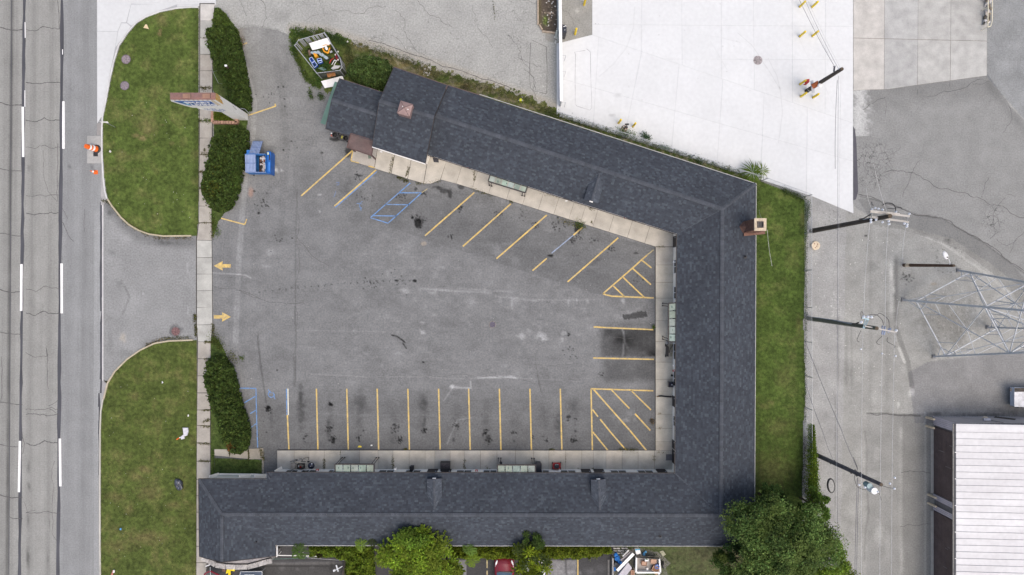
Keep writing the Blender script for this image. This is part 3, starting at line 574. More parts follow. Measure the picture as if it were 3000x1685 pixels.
for pts, wd in (([(2590, 505), (2640, 500), (2672, 505), (2720, 530), (2800, 562), (2870, 580), (2900, 600), (2950, 612), (3060, 640)], 1.5), ([(2672, 505), (2660, 540), (2648, 560), (2646, 578)], 1.1), ([(2672, 505), (2680, 490), (2694, 470)], 1), ([(2875, 578), (2885, 550), (2897, 520)], 1.1), ([(2528, 320), (2550, 305), (2575, 290), (2595, 285)], 1.2), ([(2712, 285), (2760, 270), (2800, 265), (2850, 240), (2875, 232)], 1.4), ([(2850, 248), (2890, 240), (2900, 238)], 1.1), ([(2590, 282), (2593, 335)], .8), ([(2688, 262), (2688, 278)], 1), ([(2782, 240), (2782, 255)], 1), ([(2515, 570), (2560, 580), (2620, 602), (2680, 630), (2740, 638), (2800, 665), (2850, 690), (2900, 720), (2960, 770), (3060, 850)], 2.0), ([(2955, 310), (2965, 350), (2950, 370), (2938, 388)], 1), ([(2945, 580), (2925, 600), (2910, 625), (2905, 660), (2925, 680), (2900, 700)], 1), ([(2900, 630), (2925, 640), (2930, 665)], .9), ([(2950, 570), (2975, 575)], .9), ([(2640, 1384), (2680, 1382), (2728, 1388)], 1.3), ([(2636, 1544), (2680, 1540), (2727, 1536)], 1.2), ([(2550, 1211), (2600, 1212), (2640, 1218), (2696, 1218)], 1.8), ([(2960, 740), (2990, 690), (3010, 640)], .9), ([(2920, 700), (2950, 720), (2980, 700)], .9), ([(2574, 420), (2584, 445), (2600, 455)], .7)):
    ribbon(cr, pts, wd, 0.0, .12, 3)
for _ in range(22):
    x, y = random.uniform(2515, 2600), random.uniform(425, 560); a = random.uniform(0, 6.28); pts = [(x, y)]
    for k in range(random.randint(3, 6)): a += random.uniform(-1, 1); x += 9*math.cos(a); y += 9*math.sin(a); pts.append((max(x, 2512), y))
    ribbon(cr, pts, .55, 0.0, .2, 2)
tag(cr.build('crack', M_CRACK, yard), kind='stuff')
GP = [(1598, -250), (1734.5, -250), (1734.5, 102), (1633, 128), (1598, 118)]
def paint_gp(P):
    P.C[:, :3] *= (.95+.1*P.n2)[:, None]; P.blob(1691, 33, 7, 11, 1.3, .7); P.dots(1680, 60, 50, 16, .7, (.8, 1.6)); P.blob(1660, 20, 20, 50, .92, 1)
gp = sheet('gravel_pad', 1598, -250, 1735, 130, 3, -.003, (.262, .255, .24), paint_gp, M_GRAV, clip=GP)
# ---- lawns
def grass_cols(X, Y, which):
    n2 = fbm(X/38, Y/38, 61); n1 = fbm(X/9, Y/9, 66); n0 = fbm(X/3.5, Y/3.5, 71, 2)
    c = np.outer(.42+.62*n1+.42*n2+.16*n0, np.array((.069, .100, .023)))
    dry = np.array((.17, .145, .065)); d = np.clip((n2-.52)*2.2, 0, .5)*n0
    lst = {1: ((475, 55, 20, 26, .5), (468, 100, 7, 7, 1.1), (470, 90, 5, 5, 1.1), (432, 370, 30, 34, .55), (420, 405, 14, 10, .9), (400, 398, 12, 6, .8), (438, 384, 8, 8, .7), (355, 455, 20, 16, .4), (475, 366, 8, 4, .5), (505, 420, 10, 6, .4), (345, 100, 14, 6, .5)),
           2: ((425, 1375, 24, 14, .5), (400, 1395, 26, 18, .4), (430, 1575, 70, 22, .5), (340, 1455, 30, 16, .4), (510, 1480, 24, 14, .35), (440, 1440, 40, 30, .4), (345, 1600, 50, 24, .35), (395, 1160, 20, 14, .35), (380, 1490, 14, 18, .4), (580, 1650, 20, 30, .2)),
           3: ((2240, 1190, 18, 10, .4), (2300, 1110, 30, 40, .3), (2280, 1250, 40, 26, .35), (2260, 1180, 12, 8, .6), (2260, 1380, 60, 60, .45), (2350, 640, 8, 30, .4), (2340, 960, 10, 40, .4)),
           4: ((2150, 1620, 200, 80, .4),), 5: ((1060, 135, 40, 16, .9), (1130, 180, 50, 18, .8), (1180, 190, 30, 20, 1.0), (1230, 215, 60, 16, .9), (1345, 250, 60, 10, .7), (1020, 175, 18, 30, .6), (935, 100, 20, 10, .9), (880, 90, 20, 10, .7), (1500, 290, 50, 14, .6), (1560, 315, 60, 14, .6), (1240, 205, 20, 12, 1.2), (1420, 262, 70, 12, .6)), 6: ()}[which]
    for x, y, rx, ry, a in lst:
        d = np.maximum(d, np.clip(1.3-np.hypot((X-x)/rx, (Y-y)/ry)-(n1-.5), 0, 1)*a)
    d = np.clip(d, 0, 1)[:, None]; c = c*(1-d)+dry*d*(.8+.4*n0[:, None])
    if which == 2: c *= (1.0, .93, .98)
    if which == 3: c *= (.88, .95, .85)
    if which == 5: k = np.clip((n1-.5)*4+.35, 0, 1)[:, None]*np.clip((X-1020)/40, 0, 1)[:, None]; c = c*(1-k*.75)+np.array((.20, .175, .12))*k*.75*(.7+.6*n0[:, None])
    if which == 4: c = c*(.9, .85, 1.3)*.95
    if which == 6: c *= (.8, .85, .9)
    if which == 1:
        for x, wd in ((540, 10), (557, 8)): c *= (1+.10*np.exp(-((X-x)/wd)**2))[:, None]
        c *= (1-.16*np.clip((X-566)/14, 0, 1))[:, None]
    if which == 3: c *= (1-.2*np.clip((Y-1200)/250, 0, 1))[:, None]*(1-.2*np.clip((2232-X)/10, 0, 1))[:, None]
    return c
def lawn(name, poly, which, z, dens=150, m=M_GRASS, blade=.075, rag=0):
    xs = [p[0] for p in poly]; ys = [p[1] for p in poly]
    def fn(P):
        P.C[:, :3] = grass_cols(P.X, P.Y, which)
    o = sheet(name, min(xs)-8, min(ys)-8, max(xs)+8, max(ys)+8, 2.6 if rag else 3.0, z, (1, 1, 1), fn, M_GRASS, clip=poly, rag=rag)
    area = (max(xs)-min(xs))*(max(ys)-min(ys))/PX**2; n = int(area*dens)
    X = rng.uniform(min(xs), max(xs), n); Y = rng.uniform(min(ys), max(ys), n); k = pip(X+(fbm(X/10, Y/10, 55)-.5)*rag*2, Y+(fbm(X/10, Y/10, 56)-.5)*rag*2, poly); X, Y = X[k], Y[k]; n = len(X)
    c = grass_cols(X, Y, which); dn = fbm(X/8, Y/8, 90); k = rng.random(n) < .35+dn; X, Y, c = X[k], Y[k], c[k]; n = len(X)
    a = rng.uniform(0, 2*math.pi, n); L = blade*rng.uniform(.6, 1.5, n); h = blade*rng.uniform(.3, 1.0, n)
    x = (X-1500)/PX; y = (842.5-Y)/PX; wd = .016+.02*rng.random(n)
    p0 = np.stack([x-np.sin(a)*wd, y+np.cos(a)*wd, np.full(n, z)], 1); p1 = np.stack([x+np.sin(a)*wd, y-np.cos(a)*wd, np.full(n, z)], 1)
    p2 = np.stack([x+np.cos(a)*L, y+np.sin(a)*L, z+h], 1)
    co = np.stack([p0, p1, p2], 1).reshape(-1, 3); q = np.arange(3*n).reshape(-1, 3)
    cc = np.repeat(c*rng.uniform(.75, 1.5, (n, 1)), 3, axis=0)
    g = npmesh('grass', co, q, M_GRASS, o, cc, k=3); g['kind'] = 'stuff'
    return o
L1 = [(583, 24), (560, 24), (520, 27), (470, 37), (430, 52), (403, 70), (380, 96), (353, 136), (337, 186), (325, 242), (314, 300), (304, 342), (302, 380), (303, 450), (307, 520), (312, 560), (318, 586), (330, 606), (357, 638), (380, 660), (407, 676), (437, 687), (480, 692), (562, 691), (578, 692), (582, 640), (583, 420)]
L2 = [(566, 998), (495, 1001), (454, 1008), (413, 1027), (373, 1055), (338, 1089), (318, 1123), (310, 1155), (304, 1170), (298, 1205), (296, 1260), (296, 1500), (297, 1790), (575, 1790), (576, 1500), (577, 1250), (578, 1050), (578, 996)]
L3 = [(2150, 512), (2230, 533), (2290, 556), (2355, 585), (2368, 610), (2362, 700), (2358, 800), (2353, 950), (2357, 1080), (2360, 1150), (2352, 1250), (2350, 1420), (2350, 1560), (2150, 1560)]
L4 = [(1798, 1596), (2350, 1545), (2400, 1590), (2410, 1800), (1798, 1800)]
L5 = [(846, 118), (850, 96), (880, 84), (910, 92), (935, 88), (960, 98), (1005, 112), (1050, 130), (1100, 150), (1180, 168), (1240, 190), (1300, 208), (1380, 236), (1440, 252), (1500, 268), (1560, 290), (1620, 318), (1634, 336), (1700, 358), (1830, 400), (2000, 455), (2230, 530), (2230, 600), (1300, 330), (1160, 270), (1000, 290), (942, 262), (905, 246), (880, 200), (858, 150)]
L6 = [(622, 25), (640, 22), (668, 50), (700, 90), (715, 170), (730, 250), (728, 330), (724, 370), (715, 460), (696, 560), (660, 622), (640, 650), (624, 700), (620, 640), (622, 500), (626, 400), (626, 300)]
L7 = [(619, 985), (640, 995), (655, 1020), (690, 1100), (712, 1180), (730, 1260), (730, 1316), (628, 1316), (628, 1400), (618, 1404), (617, 1250), (619, 1100)]
L8 = [(628, 1342), (770, 1348), (772, 1404), (628, 1400)]
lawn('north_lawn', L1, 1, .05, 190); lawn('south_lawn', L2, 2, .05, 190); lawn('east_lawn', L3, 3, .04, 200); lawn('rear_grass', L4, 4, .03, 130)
lawn('verge', L5, 5, .02, 170, blade=.10, rag=20); lawn('hedge_bed', L6, 6, .03, 150); lawn('south_bed', L7, 6, .03, 150); lawn('garden_bed', L8, 6, .03, 260, blade=.14)
# kerbs
def kerb(name, pts, wd, h, m, c, label=None):
    b = MB()
    P_ = [G(*p) for p in pts]
    b.v = []; L_ = []
    for i, p in enumerate(P_):
        d = (P_[min(i+1, len(P_)-1)]-P_[max(i-1, 0)]).normalized(); nr = Vector((-d.y, d.x, 0))*wd/2; L_.append((p+nr, p-nr))
    for (a, b_), (c_, d_) in zip(L_[:-1], L_[1:]):
        z = Vector((0, 0, h))
        b.face([a+z, b_+z, d_+z, c_+z], c); b.face([a, a+z, c_+z, c_], c); b.face([b_, d_, d_+z, b_+z], c)
    for (a, b_) in (L_[0], L_[-1]): z = Vector((0, 0, h)); b.face([a, b_, b_+z, a+z], c)
    o = b.build(name, m); o['kind'] = 'structure'; ground_origin(o); return o
kerb('kerb', [(317, 584), (330, 604), (356, 637), (380, 659), (407, 675), (437, 686), (480, 692), (562, 691)], .13, .13, M_CONC, (1.15, 1.05, .80))
kerb('kerb', [(305, 1170), (309, 1154), (317, 1122), (338, 1088), (373, 1053), (413, 1025), (454, 1006), (495, 999), (566, 996)], .13, .13, M_CONC, (1.12, 1.02, .82))
kerb('kerb', [(582, 22), (560, 22), (520, 25), (470, 35), (430, 50), (401, 67), (376, 95), (349, 135), (334, 185), (322, 240), (311, 300), (302, 342), (300, 380), (300.5, 450), (304, 520), (309, 560), (315, 582)], .13, .12, M_CONC, (1.45, 1.5, 1.6))
kerb('kerb', [(303, 1170), (297, 1205), (295, 1260), (294.5, 1400), (294.5, 1600), (297, 1790)], .12, .12, M_CONC, (1.25, 1.25, 1.2))
# ---- city sidewalk: one slab after another
side = MB(); side.prism([G(*p) for p in ((585, 10), (629, 10), (625, 110), (622, 500), (621, 640), (624, 960), (618, 1000), (618, 1404), (616, 1800), (574, 1800), (576, 1404), (578, 1000), (575, 950), (575, 700), (584, 640))], 0, .05)
sidewalk = side.build('sidewalk', M_BASE); sidewalk['kind'] = 'structure'; ground_origin(sidewalk)
def sx(y, t):
    L = [(10, 587), (420, 585), (640, 583), (698, 581), (701, 577), (950, 577), (1000, 580), (1250, 577), (1404, 576), (1800, 575)]
    R = [(10, 631), (30, 625), (110, 624), (500, 622), (640, 621), (700, 622), (840, 623), (950, 624), (1000, 619), (1250, 617), (1404, 618), (1800, 600)]
    T = L if t == 0 else R
    return float(np.interp(y, [a for a, b in T], [b for a, b in T]))
ys = [12, 62, 112, 160, 208, 258, 316, 355, 405, 454, 503, 552, 604, 653, 704, 755, 803, 852, 901, 952, 1001, 1051, 1101, 1151, 1201, 1246, 1298, 1351, 1404, 1452, 1500, 1550, 1600, 1648, 1700, 1760]
for i, (a, b) in enumerate(zip(ys[:-1], ys[1:])):
    bb = MB(); top = a < 120; mid = 700 < a < 960
    c = (1.3, 1.3, 1.33) if a < 20 else ((1.02, 1.05, 1.06) if mid or top else (.93, .90, .87)); f_ = random.uniform(.95, 1.05); c = tuple(x*f_ for x in c)
    g = .9 if mid else (.8 if a < 250 else 1.5)
    bb.prism([G(sx(a, 0)+1, a+g*.5), G(sx(a, 1)-1, a+g*.5+random.uniform(-1, 1)), G(sx(b, 1)-1, b-g*.5+random.uniform(-1, 1)), G(sx(b, 0)+1, b-g*.5)], .0, .065+random.uniform(0, .01), c, .01)
    bb.build('slab', M_CONC, sidewalk)
bb = MB(); bb.prism([G(*p) for p in ((629, 1316), (672, 1316), (672, 1338), (629, 1334))], 0, .06, (1.0, .97, .9), .01); bb.build('slab', M_CONC, sidewalk)
bb = MB(); bb.prism([G(*p) for p in ((674, 1316), (728, 1315), (728, 1344), (674, 1339))], 0, .06, (.95, .9, .82), .01); bb.build('slab', M_CONC, sidewalk)
bb = MB(); bb.prism([G(*p) for p in ((730, 1315), (772, 1313), (774, 1396), (768, 1398), (768, 1345), (730, 1345))], 0, .06, (.85, .8, .72), .01); bb.build('slab', M_CONC, sidewalk)
# ---- motel walkways
wk = MB(); wk.prism([G(*p) for p in ((1028, 473), (1098, 493), (1230, 536), (1262, 539), (1291, 527), (1329, 536), (1919, 723), (1919, 1319), (813, 1317), (813, 1378), (1990, 1378), (1990, 690), (1260, 455), (1085, 400), (1034, 440))], 0, .09)
walk = wk.build('walkway', M_BASE); walk['kind'] = 'structure'; ground_origin(walk)
def wcol(p):
    x = sum(q[0] for q in p)/len(p); y = sum(q[1] for q in p)/len(p)
    if y > 1300: return random.choice(((1.22, 1.17, 1.08), (1.12, 1.10, 1.06), (1.24, 1.18, 1.10), (1.02, 1.01, .98)) if x < 1500 else ((1.28, 1.21, 1.10), (1.16, 1.14, 1.08), (1.24, 1.19, 1.10)))
    if y > 800: return (1.28, 1.24, 1.14) if y < 1000 or y > 1060 else (1.18, 1.15, 1.08)
    return (1.20, 1.16, 1.10) if x > 1100 else (1.04, 1.0, .97)
xs_ = [813, 863, 906, 951, 998, 1054, 1108, 1152, 1199, 1246, 1274, 1319, 1360, 1408, 1456, 1510, 1563, 1608, 1657, 1704, 1738, 1775, 1822, 1869, 1916.5, 1975]
slabs(walk, [[(a, 1319), (b, 1319), (b, 1377), (a, 1377)] for a, b in zip(xs_[:-1], xs_[1:])], 0, .11, M_CONC, .35, .05, wcol)
ys_ = [724, 776.6, 827.6, 873.5, 940, 1000, 1061, 1111, 1162, 1213, 1255, 1293, 1319]
slabs(walk, [[(1920, a), (1976, a), (1976, b), (1920, b)] for a, b in zip(ys_[:-1], ys_[1:])], 0, .11, M_CONC, .35, .04, wcol)
def nl(x): return 536+(x-1329)*(723-536)/(1919-1329)
segs = [1291, 1337, 1383, 1431, 1484, 1531, 1577, 1622, 1666, 1700, 1736, 1783, 1837, 1888]
dxx, dyy = 17, -54
pol = []
for a, b in zip(segs[:-1], segs[1:]):
    ya = nl(a) if a > 1300 else 527; yb = nl(b); pol.append([(a, ya), (b, yb), (b+dxx, yb+dyy), (a+dxx, ya+dyy)])
pol.append([(1888, nl(1888)), (1919, 723), (1976, 723), (1976, 688), (1905, nl(1888)-54)])
pol += [[(1242, 538), (1262, 539), (1290, 528), (1308, 474), (1256, 458)], [(1195, 525), (1241, 538), (1255, 457), (1210, 443)], [(1147, 509), (1194, 524), (1210, 443), (1162, 430)], [(1098, 494), (1146, 509), (1161, 430), (1110, 415)], [(1029, 473), (1097, 493), (1110, 414), (1040, 395)]]
slabs(walk, pol, 0, .11, M_CONC, .35, .04, wcol)
yk = MB(); yk.bar(G(1029, 472, .112), G(1035, 441, .112), .10, .02); yk.bar(G(1029, 472, .112), G(1052, 478, .112), .10, .02); yk.bar(G(1080, 487, .112), G(1098, 492, .112), .12, .02)
yk.build('yellow_edge', M_YEL, walk)
# ---- painted markings in the lot
Zp = .008
for pts in ([(882.5, 574), (1033, 441)], [(980, 604), (1102, 498)], [(1245, 691), (1390, 564)], [(1356, 722), (1497, 597)], [(1454.5, 758), (1602, 630)], [(1560, 793), (1602, 757)], [(1680, 689), (1707, 666)], [(1663, 826), (1811, 697)]):
    n = 12; P_ = [(pts[0][0]+(pts[1][0]-pts[0][0])*i/n, pts[0][1]+(pts[1][1]-pts[0][1])*i/n) for i in range(n+1)]; stripe(lot, 'stall_line', P_, 4.2, Zp, M_YEL)
for i, x in enumerate((842, 927, 1016, 1105, 1195, 1285, 1373, 1463, 1552.5, 1641.5)):
    stripe(lot, 'stall_line', [(x+4.5*k/8, 1139+179*k/8) for k in range(9)] if i else [(x+4.5*k/8, 1216+102*k/8) for k in range(9)], 4.2, Zp, M_YEL)
stripe(lot, 'stall_line', [(843.5, 1139), (844.8, 1216)], 3.2, Zp, mat('cream_line', (.62, .60, .50), .8, .1), label='cream and blue painted stall line')
stripe(lot, 'stall_line', [(839.5, 1139), (840.5, 1216)], 3, Zp, M_BLU, label='blue strip beside the cream stall line')
for pts in ([(1739, 958), (1820, 962), (1914, 966)], [(1738, 1049), (1830, 1051), (1916, 1053)], [(1766, 861), (1840, 797), (1895, 748)], [(1766, 861), (1792, 868), (1915, 873)], [(1881, 763), (1909, 785)], [(1854, 787), (1907, 834)], [(1825, 812), (1887, 871)], [(1797, 838), (1829, 869)],
            [(1731, 1139), (1820, 1142), (1914, 1145)], [(1731.5, 1139), (1735.5, 1320)], [(1739, 1141), (1846, 1262), (1894, 1320)], [(1736, 1200), (1752, 1221)], [(1758, 1228), (1787, 1264), (1835, 1320)], [(1737, 1266), (1781, 1320)], [(1792, 1143), (1844, 1197)], [(1860, 1212), (1905, 1261)], [(1848, 1143), (1907, 1201)]):
    stripe(lot, 'hatch_line', pts, 4.2, Zp, M_YEL)
stripe(lot, 'hatch_line', [(1895, 748), (1915, 732)], 3.4, Zp, M_FADE, label='faded end of the yellow hatching')
for pts in ([(982, 608), (1045, 553), (1104, 503)], [(1202, 536), (1085, 638)], [(1085, 638), (1137, 654)], [(1137, 654), (1235, 565)], [(1170, 565), (1235, 565)], [(1128, 599), (1200, 600)], [(1094, 632), (1162, 633)], [(694, 1137), (750, 1138)], [(750, 1138), (752, 1230), (755, 1311)], [(750, 1160), (716, 1180)], [(751, 1201), (733, 1212)], [(752, 1240), (736, 1252)]):
    stripe(lot, 'blue_line', pts, 3.0, Zp, M_BLU)
stripe(lot, 'blue_line', [(1616, 742), (1680, 689)], 3.2, Zp, mat('pale_blue_paint', (.26, .32, .43), .85, .2, 3, chip=.5), label='faded whitish blue part of a yellow stall line')
stripe(lot, 'blue_line', [(1235, 565), (1253, 553)], 2, Zp, M_FADE, label='faded tail of the blue zone outline')
def symbol(cx, cy, sc, al):
    b = MB(); n = 14
    for i in range(n*3//4):
        a, c_ = 2*math.pi*i/n, 2*math.pi*(i+1)/n
        b.face([G(cx+math.cos(q)*r*sc, cy+math.sin(q)*r*sc, Zp) for q, r in ((a, 6), (a, 8), (c_, 8), (c_, 6))])
    ribbon(b, [(cx-7*sc, cy-11*sc), (cx-3*sc, cy-3*sc), (cx+5*sc, cy-3*sc), (cx+8*sc, cy+11*sc)], 2*sc, Zp+.001)
    b.build('wheelchair_symbol', al, lot)
symbol(795, 1155, 1.3, M_BLU)
b = MB()
for q in ([(1062, 590), (1052, 597), (1056, 612), (1058, 618)], [(1045, 596), (1062, 598)], [(1052, 606), (1060, 610), (1054, 616)]): ribbon(b, q, 1.6, Zp, .1, 2)
b.build('wheelchair_symbol', M_BLU, lot)['label'] = 'worn blue symbol by the blue hatched zone'
b = MB()
for q in ([(985, 536), (993, 534), (993, 541), (986, 542)], [(983, 560), (978, 577)]): ribbon(b, q, 2, Zp, .1, 2)
b.build('wheelchair_symbol', mat('faded_blue', (.14, .19, .30), .9, .3, 5), lot)['label'] = 'faded blue symbol in the first stall'
for pts in ([(638, 637), (717, 658)], [(717, 658), (723, 642)], [(728, 338), (808, 311)], [(808, 311), (805, 304)], [(695, 135), (724, 126)]): stripe(lot, 'corner_line', pts, 3.6, Zp, M_YEL)
for sg, cy, lab in ((-1, 779, 'yellow painted arrow pointing left towards the road'), (1, 928.5, 'yellow painted arrow pointing right into the lot')):
    b = MB(); x0 = 651.5
    b.face([G(x0+sg*25, cy, Zp), G(x0-sg*1, cy-14, Zp), G(x0+sg*0, cy-5, Zp), G(x0+sg*0, cy+5, Zp), G(x0-sg*1, cy+14, Zp)][::(-1 if sg > 0 else 1)])
    b.face([G(x0, cy-5, Zp), G(x0-sg*25, cy-5, Zp), G(x0-sg*25, cy+5, Zp), G(x0, cy+5, Zp)][::(1 if sg > 0 else -1)])
    b.build('painted_arrow', M_YEL, lot)['label'] = lab
# ---- manhole covers
def manhole(px, py, r, label, c, m=M_MAN, ring=None, z=.06):
    t = thing('manhole_cover', G(px, py, z-.01), label, 'manhole cover')
    b = MB(); b.lathe(0, 0, [(r, 0), (r, .012), (r*.96, .016)], 20, c); b.build('lid', m, t, local=True)
    b = MB()
    for a in range(20):
        x, y = 2*math.pi*a/20, 2*math.pi*(a+1)/20
        b.face([(math.cos(q)*rr, math.sin(q)*rr, .014) for q, rr in ((x, r), (x, r*1.16), (y, r*1.16), (y, r))], ring or tuple(k*.7 for k in c))
    b.build('ring', m, t, local=True)
    b = MB()
    for i in range(5):
        for j in range(5):
            x, y = (i-2)*r*.34, (j-2)*r*.34
            if x*x+y*y < r*r*.7: b.box(x, y, .018, r*.15, r*.15, .006, c=tuple(k*1.25 for k in c))
    tag(b.build('tread', m, t, local=True), kind='stuff')
manhole(371, 175, .37, 'weathered round manhole cover in the north lawn, the one nearer the apron', (1.9, 1.75, 1.8), z=.10)
manhole(367, 252, .36, 'weathered round manhole cover in the north lawn, lower one of the pair', (1.7, 1.6, 1.7), z=.10)
manhole(515, 971, .36, 'rust red manhole cover in the driveway above the south lawn', (1.35, .85, .8), ring=(1.3, 1.1, 1.1), z=.02)
manhole(1443, 951, .28, 'dark grey manhole cover in the middle of the parking lot', (.9, .9, 1.15), ring=(1.8, 1.8, 1.4), z=.015)
manhole(2220, 177, .36, 'speckled grey manhole cover in the bright white concrete', (2.3, 2.3, 2.2), ring=(2.8, 2.8, 2.7), z=.03)
# ================================================================= MOTEL
motel = thing('motel_building', (10, -2, 0), 'U-shaped single storey motel under dark grey shingled roofs round the parking lot', 'motel')
TONES = [(.80, .81, .83)]*6+[(.92, .93, .94)]*8+[(1.02, 1.04, 1.05)]*8+[(1.18, 1.22, 1.22)]*4+[(1.42, 1.46, 1.40)]*2
def clip_st(poly, smin=None, tmin=None, edges=None):
    for (a, b) in edges:
        out = []; nx, ny = -(b[1]-a[1]), b[0]-a[0]
        for i in range(len(poly)):
            p, q = poly[i], poly[(i+1) % len(poly)]
            dp = (p[0]-a[0])*nx+(p[1]-a[1])*ny; dq = (q[0]-a[0])*nx+(q[1]-a[1])*ny
            if dp >= -1e-9: out.append(p)
            if (dp > 1e-9 and dq < -1e-9) or (dp < -1e-9 and dq > 1e-9):
                k = dp/(dp-dq); out.append((p[0]+(q[0]-p[0])*k, p[1]+(q[1]-p[1])*k))
        poly = out
        if len(poly) < 3: return []
    return poly
def slope(parent, pts, name='roof', e=.165, skirt=True):
    P = [Vector(p) for p in pts]; n = Vector((0, 0, 0))
    for i in range(len(P)):
        a, b = P[i], P[(i+1) % len(P)]; n += Vector(((a.y-b.y)*(a.z+b.z), (a.z-b.z)*(a.x+b.x), (a.x-b.x)*(a.y+b.y)))
    n.normalize()
    if n.z < 0: n = -n; P.reverse()
    u = n.cross(Vector((0, 0, 1))); u.normalize(); v = n.cross(u); v.normalize()
    if v.z < 0: v = -v; u = -u
    if u.cross(v).dot(n) < 0: u = -u
    o = P[0]; S = [((p-o).dot(u), (p-o).dot(v)) for p in P]
    ar = sum(S[i][0]*S[(i+1) % len(S)][1]-S[(i+1) % len(S)][0]*S[i][1] for i in range(len(S)))
    if ar < 0: S.reverse()
    def to3(s, t, h): return o+u*s+v*t+n*h
    b = MB(); top = [to3(s, t, -.002) for s, t in S]; bot = [to3(s, t, -.07) for s, t in S]; b.face(top); b.face(bot[::-1])
    for i in range(len(S)):
        j = (i+1) % len(S); b.face([bot[i], bot[j], top[j], top[i]])
    deck = b.build(name, M_DTRIM, parent)
    edges = [(S[i], S[(i+1) % len(S)]) for i in range(len(S))]
    s0, s1 = min(s for s, t in S), max(s for s, t in S); t0, t1 = min(t for s, t in S), max(t for s, t in S)
    V, F, C = [], [], []; t = t0-.01; row = 0
    inn = [(-(b_[1]-a[1]), b_[0]-a[0], a) for a, b_ in edges]
    while t < t1:
        s = s0-random.uniform(0, .3)
        while s < s1:
            wd = random.choice((.16, .2, .22, .26, .30)); q = [(s, t), (s+wd-.006, t), (s+wd-.006, t+e), (s, t+e)]; s += wd
            ins = [all((x-a[0])*nx+(y-a[1])*ny >= 0 for nx, ny, a in inn) for x, y in q]
            if not all(ins):
                q = clip_st(q, edges=edges)
                if len(q) < 3: continue
            k = len(V); c = random.choice(TONES); f = random.uniform(.92, 1.08); lift = random.choice((.014, .020, .026)); c = (c[0]*f, c[1]*f, c[2]*f, 1)
            top = [to3(x, y, .001+lift*(1-(y-t)/e)) for x, y in q]; V += top; F.append(tuple(range(k, k+len(q)))); C.append(c)
            lo = [i for i in range(len(q)) if abs(q[i][1]-t) < 1e-6]
            if len(lo) == 2:
                i, j = lo; kk = len(V); V += [to3(q[i][0], q[i][1], -.001), to3(q[j][0], q[j][1], -.001)]
                F.append((k+i, kk, kk+1, k+j)); C.append((.45, .45, .45, 1))
        t += e; row += 1
    off = wloc(deck); me = bpy.data.meshes.new('shingles')
    me.from_pydata([tuple(p-off) for p in V], [], F)
    at = me.attributes.new('tone', 'FLOAT_COLOR', 'FACE'); at.data.foreach_set('color', np.array(C, dtype=np.float32).ravel())
    me.update(); so_ = link(me, 'shingles', M_SHING, deck); so_['kind'] = 'stuff'
    return deck
def caps(parent, a, b, wd=.30, dr=.045, step=.22, name='ridge_cap', lift=.05):
    a, b = Vector(a), Vector(b); d = b-a; L = d.length; d.normalize(); sdv = Vector((-d.y, d.x, 0)).normalized()*wd/2
    mb = MB(); n = int(L/step)
    for i in range(n):
        p, q = a+d*(i*L/n), a+d*((i+1)*L/n-.006); h0, h1 = lift+.012, lift; f = random.uniform(.88, 1.12)
        z = Vector((0, 0, 1)); c = (f,)*3
        t0_, t1_ = p+z*h0, q+z*h1; l0, l1 = p+sdv+z*(h0-dr), q+sdv+z*(h1-dr); r0, r1 = p-sdv+z*(h0-dr), q-sdv+z*(h1-dr)
        mb.face([t0_, t1_, l1, l0], c); mb.face([t0_, r0, r1, t1_], c); dn = z*.07
        mb.face([l0, l1, l1-dn, l0-dn], (.12,)*3); mb.face([r0-dn, r1-dn, r1, r0], (.12,)*3); mb.face([l0-dn, r0-dn, r0, t0_, l0], (.4,)*3)  # side faces toned near black paint a shadow line beside the caps
    return mb.build(name, M_CAP, parent)
ZE, ZR = 2.7, 4.0
# south wing
A_sw = W(649, 1506, ZR); A_se = W(2112, 1510, ZR); A_ne = W(2116, 612, ZR); A_nw = W(1272, 338, ZR)
r = slope(motel, [W(582, 1404, 2.9), W(790, 1404.5, 2.9), W(790, 1506.5, ZR), A_sw], 'south_roof')
r = slope(motel, [W(780, 1384, ZE), W(1978, 1387, ZE), A_se, W(790, 1506.5, ZR)], 'south_roof')
caps(r, W(649, 1507, ZR), A_se, .32)
caps(r, W(1978, 1387, ZE+.02), A_se, .10, -.0, .2, 'valley', .01)
caps(r, W(780, 1385, ZE+.05), W(792, 1404, 2.93), .12, .0, .2, 'valley', .02)
slope(motel, [W(650, 1510, ZR), A_se, W(2209, 1599, ZE), W(808, 1597, ZE)], 'south_roof')
# west hip and the cross gable
r = slope(motel, [W(583, 1404, 2.86), W(585, 1630, 2.75), W(650, 1646, ZR), A_sw], 'west_roof')
caps(r, W(583, 1405, 2.9), A_sw, .28); caps(r, W(650, 1512, ZR+.02), W(650, 1646, ZR+.02), .30)
_p, _q = W(650, 1511, ZR+.01), W(650, 1646, ZR+.01); _m = (W(808, 1628, 2.70).x-_p.x); _e = Vector((_p.x+_m, W(808, 1628, 2.7).y, 2.74)); _f = Vector((_p.x+_m, W(808, 1575, 2.95).y, 2.74))
_s = (ZR+.01-2.74)/_m
def _pl(x, y): return Vector((x, y, ZR+.01-(x-_p.x)*_s))
slope(motel, [_p, Vector((_q.x, _q.y, ZR+.01)), _pl(_e.x, _e.y), _pl(_f.x, _f.y)], 'west_roof')
# east wing
r = slope(motel, [W(1983, 685, ZE), W(1978, 1387, ZE), A_se, A_ne], 'east_roof'); caps(r, A_ne, A_se, .32)
r = slope(motel, [W(2214, 539, ZE), A_ne, A_se, W(2209, 1599, ZE)], 'east_roof')
caps(r, A_se, W(2209, 1599, ZE+.03), .26); caps(r, A_ne, W(2214, 539, ZE+.03), .32)
